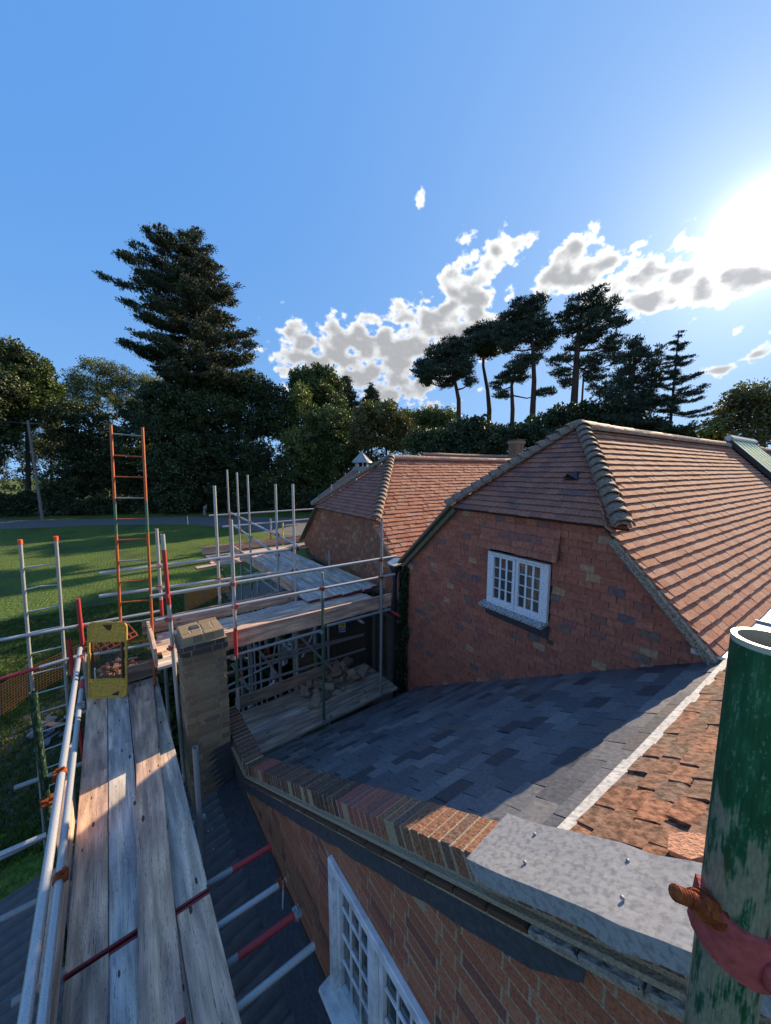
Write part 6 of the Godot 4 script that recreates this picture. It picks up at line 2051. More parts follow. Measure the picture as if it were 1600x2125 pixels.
	st = mb()
	bx(st, fr * Transform3D(Basis(), Vector3(15.0, 2.0, 0.10)), Vector3(2.7, 2.72, 0.07), 0.008)
	part(f, "tray", st.commit(), M.solar)
	for q in [[13.63, 2.0, 0.06, 2.78], [16.37, 2.0, 0.06, 2.78]]:
		st = mb()
		bx(st, fr * Transform3D(Basis(), Vector3(q[0], q[1], 0.115)), Vector3(q[2], q[3], 0.12), 0.008)
		part(f, "side_frame", st.commit(), M.black_pipe)
	st = mb()
	bx(st, fr * Transform3D(Basis(), Vector3(15.0, 3.40, 0.16)), Vector3(2.9, 0.16, 0.16), 0.03)
	part(f, "manifold", st.commit(), M.galv)
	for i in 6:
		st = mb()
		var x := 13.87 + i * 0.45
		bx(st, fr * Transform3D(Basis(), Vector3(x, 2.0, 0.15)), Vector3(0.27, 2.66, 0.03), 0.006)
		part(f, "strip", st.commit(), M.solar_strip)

# crowns as lobes: centre (relative to the eye) and radii; trunks as lines
const CROWN := {
	"left_big": [[-16.7,17.9,-80.7,2.2,2.1],[-14.3,16.0,-81.5,2.8,2.2],[-16.3,13.3,-81.3,3.8,3.1],[-13.0,13.0,-82.3,2.2,2.2],[-15.0,9.8,-81.4,3.5,2.7],[-17.9,8.6,-81.3,2.3,3.0]],
	"left_edge": [[-18.8,12.1,-76.3,3.5,3.5],[-20.6,5.3,-77.2,4.2,4.2],[-23.3,8.5,-77.9,4.1,4.1]],
	"pale_gap": [[-13.0,14.0,-91.5,1.4,2.5],[-19.2,7.8,-91.2,2.6,1.9],[-14.4,6.6,-89.7,2.3,3.0],[-13.1,9.5,-91.0,1.1,2.3],[-16.5,4.0,-89.7,2.6,2.6],[-12.5,6.9,-91.3,1.3,3.7]],
	"airy": [[-9.2,16.8,-87.7,1.8,1.6],[-6.2,18.9,-86.3,2.3,1.4],[-3.4,18.1,-87.1,2.4,1.8],[-7.5,15.6,-87.0,2.7,1.4],[-1.9,17.2,-89.2,1.5,1.3],[-4.8,15.8,-88.7,2.2,1.3],[-10.0,13.9,-86.4,1.7,1.6],[-8.6,12.6,-88.5,1.8,1.4],[-4.9,12.8,-86.8,2.4,1.5],[-2.7,13.7,-88.3,1.9,1.7],[-10.8,10.8,-86.2,1.6,1.6]],
	"airy2": [[1.1,17.9,-88.5,1.9,1.2],[3.6,17.8,-91.0,2.6,1.6],[-0.2,15.5,-89.1,1.7,1.2]],
	"dark1": [[-8.7,9.2,-78.7,2.4,2.2],[-10.0,4.5,-80.8,3.0,3.0],[-7.7,1.3,-80.8,3.4,3.4],[-10.2,-2.0,-78.7,3.2,2.9],[-5.0,6.5,-81.2,2.6,3.1],[-4.8,-0.8,-80.0,3.4,3.4]],
	"dark2": [[-0.1,9.8,-77.5,2.9,2.4],[-1.2,3.8,-76.1,3.3,3.3],[-0.2,-2.1,-78.3,3.9,3.5],[2.7,9.2,-77.5,3.1,3.1],[3.4,2.3,-78.3,3.6,4.0]],
	"cedar_skirt": [[7.7,14.2,-69.8,3.6,1.8],[3.3,11.5,-68.3,3.4,1.7],[11.8,13.9,-67.6,3.3,1.8],[16.2,14.2,-66.0,3.0,2.0],[19.2,12.8,-65.2,2.7,2.2],[9.3,10.0,-67.1,4.8,2.7],[3.7,7.4,-68.3,3.9,2.8],[14.7,9.0,-67.7,4.8,3.3],[19.7,9.0,-64.6,3.4,3.1],[8.5,3.8,-69.0,5.0,3.7],[14.3,2.2,-67.0,4.6,3.8],[4.0,1.2,-68.3,3.6,3.3],[9.7,-2.9,-69.3,5.1,3.4],[17.3,-2.1,-66.7,4.4,3.9],[4.3,-4.4,-68.3,3.5,2.3],[14.0,-6.0,-67.5,4.4,2.1]],
	"oak": [[27.7,18.1,-69.3,2.5,1.9],[29.8,18.0,-66.3,2.4,1.9],[32.8,16.6,-67.9,2.0,1.8],[28.2,15.2,-66.9,3.2,2.1],[26.4,16.7,-69.9,1.5,1.5],[29.5,13.1,-69.0,3.3,2.3],[31.5,12.8,-65.4,2.5,2.3]],
	"bright": [[22.7,11.3,-64.0,1.7,2.3],[23.6,13.2,-62.3,1.7,1.9],[21.8,7.3,-63.6,2.3,2.6],[24.5,8.9,-60.8,1.9,2.6],[23.3,4.7,-61.4,2.9,2.9]],
	"midmass": [[27.4,8.1,-59.0,3.1,2.9],[25.9,4.0,-62.2,3.5,3.2],[28.9,3.9,-58.3,3.3,3.1],[23.2,-0.4,-62.6,3.5,3.5],[27.4,-1.3,-61.5,3.9,3.6],[31.5,7.6,-59.5,2.7,2.7],[32.2,2.2,-57.1,2.6,3.0],[21.1,-4.7,-62.1,3.4,2.4],[26.0,-5.2,-60.7,3.5,2.1]],
	"yellow": [[32.2,9.0,-52.8,2.3,2.0],[33.5,9.3,-49.6,2.2,1.7],[36.5,7.4,-49.8,2.0,2.0],[33.9,6.2,-51.8,2.6,2.1],[36.8,5.0,-50.0,2.2,1.8],[30.0,6.0,-51.5,1.9,2.1],[37.9,5.8,-49.5,1.3,1.5]],
	"far_yg": [[47.1,11.2,-60.7,2.2,1.4],[50.7,11.5,-58.7,2.5,1.4],[53.8,11.0,-56.9,2.5,1.6],[50.2,8.9,-61.3,3.2,2.1],[52.6,8.2,-57.0,2.9,2.2]],
	"rightdark": [[33.0,4.1,-39.2,2.0,1.6],[34.3,3.3,-36.6,2.3,1.6],[35.6,4.5,-34.3,2.2,1.9],[37.3,4.8,-32.5,1.9,1.7],[36.4,2.6,-32.8,2.6,1.5],[38.3,3.7,-30.1,2.1,1.6],[39.9,4.3,-28.4,1.8,1.3]],
	"rightdark2": [[44.5,5.4,-28.1,2.2,1.7],[46.4,6.7,-26.6,1.9,1.4],[45.4,6.5,-23.3,2.0,1.3],[43.5,3.4,-26.0,2.5,1.6],[48.0,4.6,-23.6,2.7,1.6],[48.0,5.5,-20.3,2.3,1.7],[48.5,4.2,-17.9,2.2,1.6],[48.8,3.2,-15.6,2.2,1.1]],
	"pineA": [[37.4,15.8,-44.7,1.7,1.5],[39.3,17.7,-44.0,1.8,1.7],[40.2,18.6,-41.7,1.9,1.5],[41.4,18.3,-40.3,1.6,1.5],[37.5,15.0,-42.5,2.1,1.3],[41.2,16.7,-42.6,2.1,1.7],[40.8,15.5,-39.2,1.6,1.6],[37.6,13.9,-44.2,1.2,0.8],[40.5,13.7,-42.9,1.5,0.8],[41.6,13.4,-38.8,1.0,1.0],[41.3,14.7,-41.7,1.4,0.9]],
	"pineB": [[45.0,21.2,-41.7,1.7,1.2],[45.5,21.8,-39.8,1.8,1.2],[47.0,21.4,-38.7,1.5,1.4],[44.1,19.5,-38.9,2.2,1.3],[43.6,18.9,-40.9,1.4,1.2],[45.3,19.0,-37.7,1.8,1.3],[46.3,18.3,-39.8,1.5,0.9]],
	"pineC": [[43.9,21.9,-32.2,1.4,1.2],[45.3,22.4,-30.9,1.4,0.9],[44.8,21.3,-34.4,1.7,1.2],[46.0,20.8,-32.1,2.3,1.5],[47.4,19.7,-30.7,1.3,1.7],[43.0,19.2,-34.1,1.5,1.2],[44.4,18.6,-32.4,2.4,1.3],[46.5,17.3,-30.7,1.3,1.3],[46.5,17.8,-29.3,1.0,1.2],[43.2,17.0,-33.0,1.5,1.2]],
	"pineC2": [[45.5,15.2,-32.2,1.8,1.0],[44.1,14.2,-32.7,1.6,0.9],[43.9,13.1,-34.1,1.4,0.8],[47.6,15.9,-32.1,1.1,0.8],[44.5,12.6,-36.2,1.0,0.9],[44.2,10.9,-35.1,1.1,0.6],[45.4,13.0,-32.8,1.2,0.7],[46.8,10.7,-29.8,1.5,0.5]],
	"pineD": [[46.2,20.7,-23.4,1.4,1.0],[45.8,20.2,-25.2,1.6,1.1],[48.5,19.9,-23.4,1.8,1.1],[46.6,19.7,-27.5,1.3,0.9],[46.6,18.4,-24.4,2.0,1.0],[49.0,18.2,-22.4,1.2,1.1],[49.4,18.0,-21.5,0.6,0.6],[46.5,17.9,-26.7,1.4,0.9],[47.9,17.0,-23.8,1.6,0.5],[47.8,16.4,-24.6,1.8,0.7],[47.9,15.6,-21.7,1.4,0.6],[46.8,15.8,-26.1,1.2,0.7]],
	"pineD2": [[45.5,13.9,-27.8,0.9,0.6],[46.5,12.7,-27.3,1.4,0.6],[47.6,11.6,-27.2,1.0,0.8],[48.9,12.1,-24.2,1.5,0.9],[47.6,13.6,-24.2,1.6,0.9],[50.2,15.3,-23.3,1.5,0.9],[49.1,10.2,-23.6,1.5,1.0],[49.7,13.7,-21.8,1.2,0.8],[45.4,14.1,-26.5,1.2,0.6]],
	"pineE": [[46.4,14.0,-19.0,0.8,0.6],[46.0,12.6,-18.0,1.0,0.7],[46.5,12.0,-19.4,1.1,1.0],[46.7,11.6,-17.5,1.0,0.8],[47.8,13.0,-17.1,0.4,0.7],[46.4,10.2,-19.7,1.4,1.2],[47.5,9.7,-17.9,1.5,1.3],[45.5,8.0,-19.9,1.6,1.3],[47.0,7.3,-18.0,1.7,1.4],[46.6,5.9,-19.7,1.9,1.2]],
	"decR": [[48.0,7.6,-9.8,0.9,0.5],[46.8,7.1,-8.4,1.0,0.5],[48.0,6.5,-10.2,1.2,0.7],[48.3,5.9,-8.9,1.4,0.8],[47.9,5.9,-7.9,1.1,0.9],[48.2,5.5,-10.9,1.2,0.7],[48.5,4.4,-9.5,1.3,0.7],[46.7,4.2,-11.1,1.1,0.6],[47.5,4.2,-7.7,1.1,1.0],[46.3,3.1,-8.2,1.1,0.6],[48.5,5.4,-6.8,1.5,1.7]],
	"decR2": [[51.8,3.7,-12.7,1.3,0.6],[50.8,3.0,-10.9,1.2,0.6],[50.8,3.5,-13.6,1.3,0.6]],
}
const TRUNK := {
	"left_big": [Vector3(-16.2,-6.6,-80.4),Vector3(-15.6,2.0,-80.5),Vector3(-15.2,8.9,-80.6)],
	"left_edge": [Vector3(-21.6,-6.0,-77.0),Vector3(-20.6,5.3,-77.3)],
	"pale_gap": [Vector3(-15.1,-6.8,-90.8),Vector3(-14.1,6.8,-90.9),Vector3(-13.2,13.0,-91.0)],
	"airy": [Vector3(-7.9,-6.9,-87.6),Vector3(-6.7,6.9,-87.7),Vector3(-6.4,17.6,-87.8)],
	"airy2": [Vector3(-4.6,-7.3,-89.9),Vector3(-4.0,7.2,-89.9),Vector3(1.1,17.2,-90.0)],
	"dark1": [],
	"dark2": [],
	"cedar_skirt": [],
	"oak": [Vector3(28.7,-7.3,-68.2),Vector3(29.0,7.3,-68.1),Vector3(28.7,16.6,-68.2)],
	"bright": [],
	"midmass": [],
	"yellow": [],
	"far_yg": [],
	"rightdark": [],
	"rightdark2": [],
	"pineA": [Vector3(41.4,5.3,-40.7),Vector3(41.3,10.9,-40.8),Vector3(40.9,13.4,-41.2),Vector3(40.5,16.7,-41.5)],
	"pineB": [Vector3(45.9,9.5,-38.6),Vector3(45.7,12.5,-38.9),Vector3(45.2,16.2,-39.5),Vector3(45.1,19.8,-39.6)],
	"pineC": [Vector3(45.6,8.4,-30.7),Vector3(45.6,12.3,-30.7),Vector3(45.4,16.8,-31.0),Vector3(45.1,20.1,-31.4)],
	"pineC2": [Vector3(44.9,8.7,-33.5),Vector3(44.7,12.1,-33.7),Vector3(45.2,15.4,-33.1)],
	"pineD": [Vector3(46.5,7.8,-25.4),Vector3(46.5,12.6,-25.4),Vector3(46.5,16.7,-25.4),Vector3(46.7,20.0,-25.1)],
	"pineD2": [],
	"pineE": [Vector3(46.4,4.1,-18.5),Vector3(46.3,9.5,-18.8),Vector3(46.4,13.1,-18.7)],
	"decR": [Vector3(47.1,1.6,-9.0),Vector3(47.1,4.3,-9.4),Vector3(47.1,6.5,-9.4)],
	"decR2": [Vector3(51.3,1.7,-8.6),Vector3(51.3,4.1,-8.7),Vector3(51.3,6.4,-8.8)],
}

# ---------------------------------------------------------------- vegetation
var LEAVES := {}

func tree(called: String, label: String, cat: String, group: String, key: String, kind: String, cols: Array, dens: float, tr := 0.3, grow := 1.15, gaps := 0.0) -> void:
	var lob: Array = CROWN[key]
	var tk: Array = TRUNK[key]
	var mid := Vector3.ZERO
	for q in lob: mid += Vector3(q[0], q[1], q[2]) / lob.size()
	var foot: Vector3 = tk[0] if tk else mid
	var f := thing(called, label, cat, P(foot.x, -7.2, foot.z), group)
	var nz := FastNoiseLite.new()
	nz.seed = key.length() * 31 + lob.size()
	nz.frequency = 0.55
	var xf := []
	var cc := []
	for q in lob:
		var c := P(q[0], q[1], q[2])
		var rx: float = q[3] * grow
		var ry: float = q[4] * grow
		var n := int(dens * (rx * rx + 2.0 * rx * ry) * 1.6)
		var tone := rr(0.75, 1.25)
		for i in n:
			var d := Vector3(rng.randfn(), rng.randfn(), rng.randfn()).normalized()
			var p := c + d * Vector3(rx, ry, rx) * pow(rng.randf(), 0.38)
			if nz.get_noise_3dv(p) < gaps - 0.32: continue
			var b: Basis
			if kind == "pine":
				b = Basis(Vector3.UP, rr(0, TAU)) * Basis(Vector3.RIGHT, rr(-0.5, 0.5))
				b = b.scaled(Vector3.ONE * rr(0.5, 0.95))
			else:
				b = Basis.from_euler(Vector3(rr(-0.8, 0.8), rr(0, TAU), rr(-0.8, 0.8))).scaled(Vector3.ONE * rr(0.6, 1.15))
			xf.append(Transform3D(b, p))
			var k := tone * rr(0.7, 1.3)
			var col: Array = cols[rng.randi() % cols.size()]
			cc.append(Color(col[0] * k, col[1] * k, col[2] * k))
	copies(f, "crown", LEAVES[kind], M.needle if kind == "pine" else M.leaf, xf, cc)
	var st := mb()
	if tk:
		var q := P(foot.x, -7.25, foot.z)
		for i in tk.size():
			var e := P(tk[i].x, tk[i].y, tk[i].z)
			tube(st, q, e, tr * (1.15 - 0.75 * i / tk.size()), tr * (1.15 - 0.75 * (i + 1) / tk.size()), 8)
			q = e
	else:
		tube(st, P(mid.x, -7.25, mid.z), P(mid.x, mid.y, mid.z), tr, tr * 0.4, 8)
	part(f, "trunk", st.commit(), M.bark_pine if kind == "pine" else M.bark)
	st = mb()
	for q in lob:
		var c := P(q[0], q[1] - q[4] * 0.3, q[2])
		var s := P(mid.x, mid.y, mid.z)
		if tk:
			var best := 1e9
			for i in tk.size() - 1:
				for t in [0.25, 0.6, 0.95]:
					var p: Vector3 = P(tk[i].x, tk[i].y, tk[i].z).lerp(P(tk[i + 1].x, tk[i + 1].y, tk[i + 1].z), t)
					var dd := p.distance_to(c) + (6.0 if p.y > c.y + 0.3 else 0.0)
					if dd < best:
						best = dd
						s = p
		var m := s.lerp(c, 0.5) + Vector3(rr(-0.3, 0.3), -0.12 * s.distance_to(c), rr(-0.3, 0.3))
		tube(st, s, m, tr * 0.36, tr * 0.25, 6)
		tube(st, m, c, tr * 0.25, tr * 0.10, 6)
		for k in 4:
			var e := c + Vector3(rr(-1, 1) * q[3], rr(-0.2, 0.8) * q[4], rr(-1, 1) * q[3]) * 0.8
			tube(st, m.lerp(c, 0.6), e, tr * 0.13, tr * 0.04, 5)
	part(f, "limbs", st.commit(), M.bark_pine if kind == "pine" else M.bark)

# layered conifer: tiers of near-level boughs; reach is [height, length to the left, length to the right]
func conifer(called: String, label: String, group: String, foot: Vector3, tip: Vector3, reach: Array, tiers: int, boughs: int, spray: float, cols: Array, tr: float, lift: float, per_m: float) -> void:
	var f := thing(called, label, "tree", foot, group)
	var axis := (cam.position - foot) * Vector3(1, 0, 1)
	var side := Vector3(-axis.z, 0, axis.x).normalized() * -1.0
	if side.dot(cr) < 0.0: side = -side
	var xf := []
	var cc := []
	var st := mb()
	for t in tiers:
		var y0: float = lerpf(reach[0][0], reach[-1][0], (t + 0.5 + rr(-0.35, 0.35)) / tiers)
		var k := 0
		while k < reach.size() - 2 and reach[k + 1][0] > y0: k += 1
		var w: float = clampf((reach[k][0] - y0) / maxf(reach[k][0] - reach[k + 1][0], 0.01), 0.0, 1.0)
		var ll: float = lerpf(reach[k][1], reach[k + 1][1], w)
		var lr: float = lerpf(reach[k][2], reach[k + 1][2], w)
		for i in boughs:
			var az := TAU * (i + rr(-0.4, 0.4)) / boughs + t * 1.3
			var d := Vector3(cos(az), 0, sin(az))
			var sd := d.dot(side)
			var L := lerpf(ll, lr, sd * 0.5 + 0.5) * rr(0.55, 1.06)
			if L < 0.3: continue
			var yy := y0 + rr(-0.7, 0.7)
			var s := foot.lerp(tip, clampf((yy + E - foot.y) / (tip.y - foot.y), 0.0, 1.0))
			s.y = yy + E
			var pts := []
			for j in 6:
				var u := j / 5.0
				pts.append(s + d * L * u + Vector3(0, L * (-0.10 * sin(u * PI * 0.8) + lift * u * u), 0))
			for j in 5:
				tube(st, pts[j], pts[j + 1], tr * 0.16 * (1.05 - j / 5.0), tr * 0.16 * (1.05 - (j + 1) / 5.0), 5)
			var cross := d.cross(Vector3.UP)
			var n := int(L * per_m)
			for j in n:
				var u := 0.16 + 0.86 * pow(rng.randf(), 0.75)
				var q := int(minf(u * 5.0, 4.99))
				var p: Vector3 = pts[q].lerp(pts[q + 1], minf(u * 5.0 - q, 1.15))
				var wd := spray * (0.35 + 0.65 * (1.0 - absf(u - 0.55) * 1.3)) * minf(L * 0.28, 1.6)
				p += cross * rr(-1, 1) * wd + Vector3(0, rr(-0.16, 0.24) * spray, 0)
				var b := Basis(Vector3.UP, atan2(d.x, d.z) + rr(-0.9, 0.9)) * Basis(Vector3.RIGHT, rr(-0.35, 0.25))
				xf.append(Transform3D(b.scaled(Vector3.ONE * spray * rr(0.55, 1.1)), p))
				var kk := rr(0.6, 1.35)
				var col: Array = cols[rng.randi() % cols.size()]
				cc.append(Color(col[0] * kk, col[1] * kk, col[2] * kk))
	copies(f, "crown", LEAVES.spray, M.needle, xf, cc)
	tube(st, foot - Vector3(0, 0.1, 0), foot.lerp(tip, 0.5), tr, tr * 0.62, 10)
	tube(st, foot.lerp(tip, 0.5), tip, tr * 0.62, 0.05, 10)
	part(f, "trunk", st.commit(), M.bark)

func hedge(label: String, line: Array, r: float, h: float, cols: Array, dens: float) -> void:
	var f := thing("hedge", label, "hedge", line[0])
	var xf := []
	var cc := []
	for i in line.size() - 1:
		var a: Vector3 = line[i]
		var b: Vector3 = line[i + 1]
		var n := int(a.distance_to(b) * h * dens)
		for j in n:
			var t := rng.randf()
			var p := a.lerp(b, t)
			var top_h := h * (0.78 + 0.30 * sin(p.x * 0.55) * sin(p.x * 0.23 + 1.0))
			var y := top_h * pow(rng.randf(), 0.6)
			var d := Vector3(b.z - a.z, 0, a.x - b.x).normalized()
			p += d * rr(-1, 1) * r * (1.0 - 0.5 * y / h) + Vector3(0, y, 0)
			xf.append(Transform3D(Basis.from_euler(Vector3(rr(-1, 1), rr(0, TAU), rr(-1, 1))).scaled(Vector3.ONE * rr(0.55, 1.0)), p))
			var k := rr(0.55, 1.3)
			var col: Array = cols[rng.randi() % cols.size()]
			cc.append(Color(col[0] * k, col[1] * k, col[2] * k))
	copies(f, "foliage", LEAVES.broad, M.leaf, xf, cc)

func vegetation() -> void:
	LEAVES.broad = leaf_mesh(34, Vector3(0.72, 0.55, 0.72), 0.34, 11, 1.25)
	LEAVES.fine = leaf_mesh(26, Vector3(0.80, 0.62, 0.80), 0.26, 12, 1.0)
	LEAVES.pine = leaf_mesh(34, Vector3(0.62, 0.22, 0.62), 0.42, 13, 0.42, -0.9)
	LEAVES.spray = leaf_mesh(26, Vector3(0.60, 0.14, 0.80), 0.42, 14, 0.55)
	var dark := [[0.045, 0.068, 0.021], [0.033, 0.054, 0.018], [0.057, 0.078, 0.024], [0.039, 0.054, 0.024]]
	var mid := [[0.077, 0.109, 0.027], [0.058, 0.088, 0.024], [0.096, 0.118, 0.032], [0.07, 0.09, 0.029]]
	var pale := [[0.128, 0.158, 0.036], [0.15, 0.165, 0.042], [0.098, 0.132, 0.033], [0.18, 0.173, 0.053]]
	var gold := [[0.165, 0.15, 0.042], [0.128, 0.128, 0.038], [0.18, 0.128, 0.045], [0.105, 0.112, 0.033]]
	var pine := [[0.037, 0.058, 0.034], [0.051, 0.071, 0.037], [0.031, 0.048, 0.031]]
	var blue := [[0.045, 0.062, 0.026], [0.058, 0.072, 0.026], [0.075, 0.080, 0.028], [0.040, 0.050, 0.026]]
	var w := "trees of the wood beyond the drive"
	tree("broadleaf_tree", "big rounded dark broadleaf tree at the left, behind the telegraph pole", "tree", w, "left_big", "broad", mid, 4.6, 0.45, 1.2)
	tree("broadleaf_tree", "dark broadleaf tree half cut off by the left edge", "tree", w, "left_edge", "broad", dark, 3.4, 0.45, 1.2)
	tree("broadleaf_tree", "pale yellow-green slender tree lit in the gap right of the big left tree", "tree", w, "pale_gap", "fine", pale, 3.6, 0.25, 1.1, 0.12)
	tree("broadleaf_tree", "airy light green tree with thin trunks left of the giant conifer", "tree", w, "airy", "fine", pale, 4.6, 0.22, 1.2, 0.10)
	tree("broadleaf_tree", "small pale treetop just left under the giant conifer", "tree", w, "airy2", "fine", pale, 4.2, 0.2, 1.2, 0.08)
	tree("broadleaf_tree", "dark bushy evergreen below the airy light green tree", "tree", w, "dark1", "broad", dark, 3.4, 0.3, 1.2)
	tree("broadleaf_tree", "dark bushy evergreen behind the top of the orange ladder", "tree", w, "dark2", "broad", dark, 3.4, 0.3, 1.2)
	tree("broadleaf_tree", "broad black-green evergreen mass at the foot of the giant conifer", "tree", w, "cedar_skirt", "broad", dark, 3.4, 0.5, 1.2)
	tree("broadleaf_tree", "rounded oak crown standing against the grey cloud left of two small spires", "tree", w, "oak", "broad", mid, 4.6, 0.4, 1.2)
	tree("broadleaf_tree", "yellow-green shrubby tree catching light under the rounded oak", "tree", w, "bright", "broad", pale, 3.6, 0.25, 1.15)
	tree("broadleaf_tree", "dark green mixed tree mass left of the lead cupola", "tree", w, "midmass", "broad", mid, 3.6, 0.4, 1.2)
	tree("broadleaf_tree", "golden green tree above the lead cupola", "tree", w, "yellow", "broad", gold, 4.0, 0.3, 1.2)
	tree("broadleaf_tree", "low yellowish treetops left of the pine trunks", "tree", w, "far_yg", "broad", pale, 4.0, 0.3, 1.2)
	tree("broadleaf_tree", "dark evergreen shrubs under the left pines, above the annexe ridge", "tree", w, "rightdark", "broad", dark, 4.4, 0.25, 1.25)
	tree("broadleaf_tree", "dark blue-green evergreen mass behind the main ridge", "tree", w, "rightdark2", "broad", dark, 4.4, 0.25, 1.25)
	tree("broadleaf_tree", "thin brownish autumn tree at the right edge above the roof panel", "tree", w, "decR", "fine", gold, 9.0, 0.20, 1.15, 0.16)
	tree("broadleaf_tree", "low brownish autumn tree beside the thin one, above the right ridge", "tree", w, "decR2", "fine", gold, 9.0, 0.20, 1.2, 0.10)
	var pg := "tall pines on the skyline"
	tree("pine_tree", "leftmost tall pine with a flat leaning crown", "tree", pg, "pineA", "pine", pine, 11.0, 0.42, 1.05)
	tree("pine_tree", "slender pine second from the left with a bare curved trunk", "tree", pg, "pineB", "pine", pine, 11.0, 0.38, 1.05)
	tree("pine_tree", "tall twin-stemmed pine in the middle of the row, dense crown", "tree", pg, "pineC", "pine", pine, 10.0, 0.42, 1.05)
	tree("pine_tree", "lower pine with tufted boughs between the second pine and the twin-stemmed one", "tree", pg, "pineC2", "pine", pine, 9.0, 0.34, 1.0)
	tree("pine_tree", "tallest pine right of the middle, open crown against the bright cloud", "tree", pg, "pineD", "pine", pine, 9.0, 0.50, 1.0, 0.08)
	tree("pine_tree", "shorter pine half hidden among the lower boughs of the tallest pine", "tree", pg, "pineD2", "pine", pine, 8.0, 0.25, 1.0, 0.06)
	tree("pine_tree", "dense dark pine right of the tallest one, next to the pointed fir", "tree", pg, "pineE", "pine", pine, 9.0, 0.36, 1.1)
	conifer("giant_conifer", "giant dark conifer with layered boughs, tallest tree on the left", "", P(8.84, -7.2, -69.4), P(8.65, 37.4, -69.4), [[38.2, 1.6, 1.2], [37.0, 5.4, 2.9], [35.2, 8.4, 4.2], [32.5, 9.8, 5.2], [29.6, 13.4, 7.4], [27.6, 12.0, 8.2], [25.5, 6.0, 8.0], [23.6, 10.4, 10.2], [21.0, 7.4, 9.8], [19.0, 10.4, 12.2], [16.6, 11.4, 12.8], [14.0, 9.0, 10.0]], 17, 8, 1.0, blue, 0.95, 0.05, 6.2)
	conifer("fir_tree", "pointed sparse fir with drooping tips at the right of the pines", "", P(47.6, -7.2, -15.3), P(47.6, 14.6, -15.3), [[14.2, 0.15, 0.2], [12.6, 1.2, 1.2], [10.8, 1.3, 1.9], [8.6, 2.2, 3.1], [6.4, 3.6, 4.2], [4.4, 4.4, 4.6], [2.0, 4.8, 5.0]], 15, 6, 0.42, pine, 0.28, 0.10, 11.0)
	var sp := "small spires behind the golden tree"
	conifer("spire_tree", "small spire-topped conifer against the grey cloud, left of two", sp, P(39.2, -7.2, -74.3), P(39.2, 21.5, -74.3), [[21.2, 0.3, 0.3], [19.0, 1.8, 1.8], [16.0, 3.0, 3.4], [12.0, 4.0, 4.4]], 13, 7, 0.95, blue, 0.3, -0.05, 8.0)
	conifer("spire_tree", "small spire-topped conifer against the grey cloud, right of two", sp, P(44.5, -7.2, -71.9), P(44.5, 20.0, -71.9), [[19.7, 0.3, 0.3], [17.5, 1.7, 1.7], [15.0, 2.7, 2.8], [11.0, 3.8, 3.8]], 12, 7, 0.95, blue, 0.3, -0.05, 8.0)
	hedge("low dark hedge along the far side of the drive", [P(-70, -7.2, -100), P(-19.5, -7.2, -80), P(-7.0, -7.2, -73.4), P(7, -7.2, -69.5), P(16, -7.2, -64), P(28, -7.2, -54)], 1.5, 3.9, dark, 9.0)
	hedge("thick undergrowth at the back of the wood", [P(-60, -7.2, -112), P(-18, -7.2, -94), P(10, -7.2, -84), P(30, -7.2, -72), P(48, -7.2, -56)], 2.4, 15.5, dark, 2.0)
	hedge("dark shrubbery below the pines, behind the distant house", [P(30, -7.2, -50), P(36, -7.2, -40), P(44, -7.2, -28), P(50, -7.2, -14)], 2.0, 9.5, dark, 3.2)
	hedge("dark overgrown bushes in the deep shade under the gantry", [P(-0.2, -7.2, -9.6), P(1.6, -7.2, -10.6), P(3.4, -7.2, -11.6)], 0.7, 2.3, dark, 26.0)
	# tufts of the lawn where it comes near
	O = P(-2, -7.2, -14)
	var tuft := leaf_mesh(7, Vector3(0.05, 0.012, 0.05), 0.085, 21, 0.28, -1.6)
	var xf := []
	var cc := []
	for i in 26000:
		var z := -8.6 - 15.0 * pow(rng.randf(), 1.3)
		var x := rr(-8.5, 3.4)
		if x > 0.4 and z > -13.0: continue
		xf.append(Transform3D(Basis(Vector3.UP, rr(0, TAU)).scaled(Vector3.ONE * rr(0.6, 1.5)), P(x, -7.2, z)))
		var k := rr(0.7, 1.35)
		cc.append(Color(0.070 * k, 0.115 * k, 0.024 * k) if rng.randf() < 0.8 else Color(0.15 * k, 0.14 * k, 0.05 * k))
	var holder := MultiMeshInstance3D.new()
	holder.name = "lawn_grass"
	var mm := MultiMesh.new()
	mm.transform_format = MultiMesh.TRANSFORM_3D
	mm.use_colors = true
	mm.mesh = tuft
	mm.instance_count = xf.size()
	for i in xf.size():
		mm.set_instance_transform(i, Transform3D(xf[i].basis, xf[i].origin - O))
		mm.set_instance_color(i, cc[i])
	holder.multimesh = mm
	holder.material_override = M.blade
	holder.position = O
	add_child(holder)
	tag(holder, "tufts of the mown lawn left of the walkway", "grass", "", "stuff")

func strip(called: String, pts: Array, y: float, m: Material) -> void:
	O = P(0, y, 0)
	var st := mb()
	for i in pts.size() - 1:
		var a: Array = pts[i]
		var b: Array = pts[i + 1]
		quad(st, P(a[2], y, a[3]), P(b[2], y, b[3]), P(b[0], y, b[1]), P(a[0], y, a[1]))
	var o := MeshInstance3D.new()
	o.name = called
	o.mesh = st.commit()
	o.material_override = m
	o.position = O
	add_child(o)
	o.set_meta("kind", "structure")

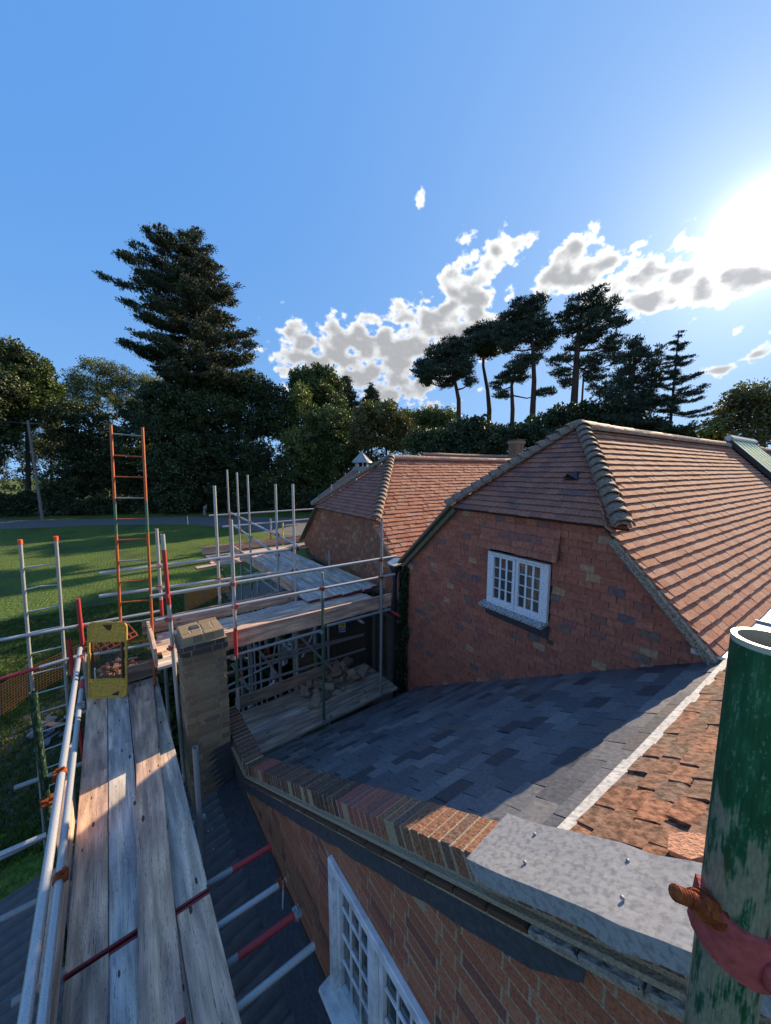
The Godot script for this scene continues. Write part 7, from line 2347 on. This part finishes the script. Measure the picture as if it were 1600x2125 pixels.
func setting() -> void:
	O = Vector3.ZERO
	var st := mb()
	var n := 12
	for i in n:
		for j in n:
			var x0 := -420.0 + 840.0 * i / n
			var z0 := -420.0 + 840.0 * j / n
			var d := 840.0 / n
			quad(st, Vector3(x0, 0, z0), Vector3(x0 + d, 0, z0), Vector3(x0 + d, 0, z0 + d), Vector3(x0, 0, z0 + d))
	var g := MeshInstance3D.new()
	g.name = "ground"
	g.mesh = st.commit()
	g.material_override = M.ground
	add_child(g)
	g.set_meta("kind", "structure")
	strip("drive", [[-90, -92, -90, -106], [-40, -73.0, -40, -84.5], [-15.2, -62.1, -17.8, -72.9], [-5.8, -59.4, -6.4, -67.1], [4.8, -53.3, 5.7, -62.2], [14.1, -35.8, 20.0, -50.5], [17.5, -24.0, 34.0, -36.0], [17.5, -17.5, 60.0, -17.5]], -7.196, M.road)
	strip("gravel_yard", [[1.2, -13.2, 12.0, -13.2], [1.6, -15.0, 14.0, -15.0], [2.0, -19.0, 15.0, -19.0], [3.6, -22.5, 15.0, -24.0]], -7.192, M.gravel)
	strip("worn_ground", [[-4.6, -9.5, 0.8, -9.5], [-4.2, -12.4, 0.9, -12.6], [-2.9, -15.0, 0.4, -15.8], [-2.2, -17.0, 0.2, -17.2]], -7.188, M.gravel_earth)

func _ready() -> void:
	rng.seed = 20240917
	cam = Camera3D.new()
	cam.name = "camera"
	cam.near = 0.03
	cam.far = 2000.0
	cam.keep_aspect = Camera3D.KEEP_HEIGHT
	cam.fov = 110.65
	var pitch := atan(87.0 / 735.0)
	var yaw := deg_to_rad(34.0)
	cf = Vector3(sin(yaw) * cos(pitch), -sin(pitch), -cos(yaw) * cos(pitch))
	cr = Vector3(cos(yaw), 0, sin(yaw))
	cu = cr.cross(cf)
	cam.transform = Transform3D(Basis(cr, cu, -cf), Vector3(0, E, 0))
	add_child(cam)
	var env := Environment.new()
	env.background_mode = Environment.BG_SKY
	var sky := Sky.new()
	var pano := PanoramaSkyMaterial.new()
	pano.panorama = sky_image()
	sky.sky_material = pano
	env.sky = sky
	env.background_energy_multiplier = 1.0
	env.tonemap_mode = Environment.TONE_MAPPER_LINEAR
	env.tonemap_exposure = 2.1
	env.sdfgi_enabled = true
	env.ssao_enabled = true
	env.ssil_enabled = true
	var we := WorldEnvironment.new()
	we.name = "world_environment"
	we.environment = env
	add_child(we)
	var sun := DirectionalLight3D.new()
	sun.name = "sun"
	sun.basis = Basis.looking_at(-SUN.normalized())
	sun.light_color = Color(1.0, 0.90, 0.76)
	sun.light_energy = 1.5
	sun.light_angular_distance = 0.5
	sun.shadow_enabled = true
	add_child(sun)
	materials()
	setting()
	main_house()
	annexe()
	near_house()
	lean_to()
	far_buildings()
	vegetation()
	walkway()
	cross_gantry()
	far_scaffold()
	ladders()
	gate()
	near_pole()
	downpipe()
	ivy()
	heaps()
	barrier()
	yard_things()
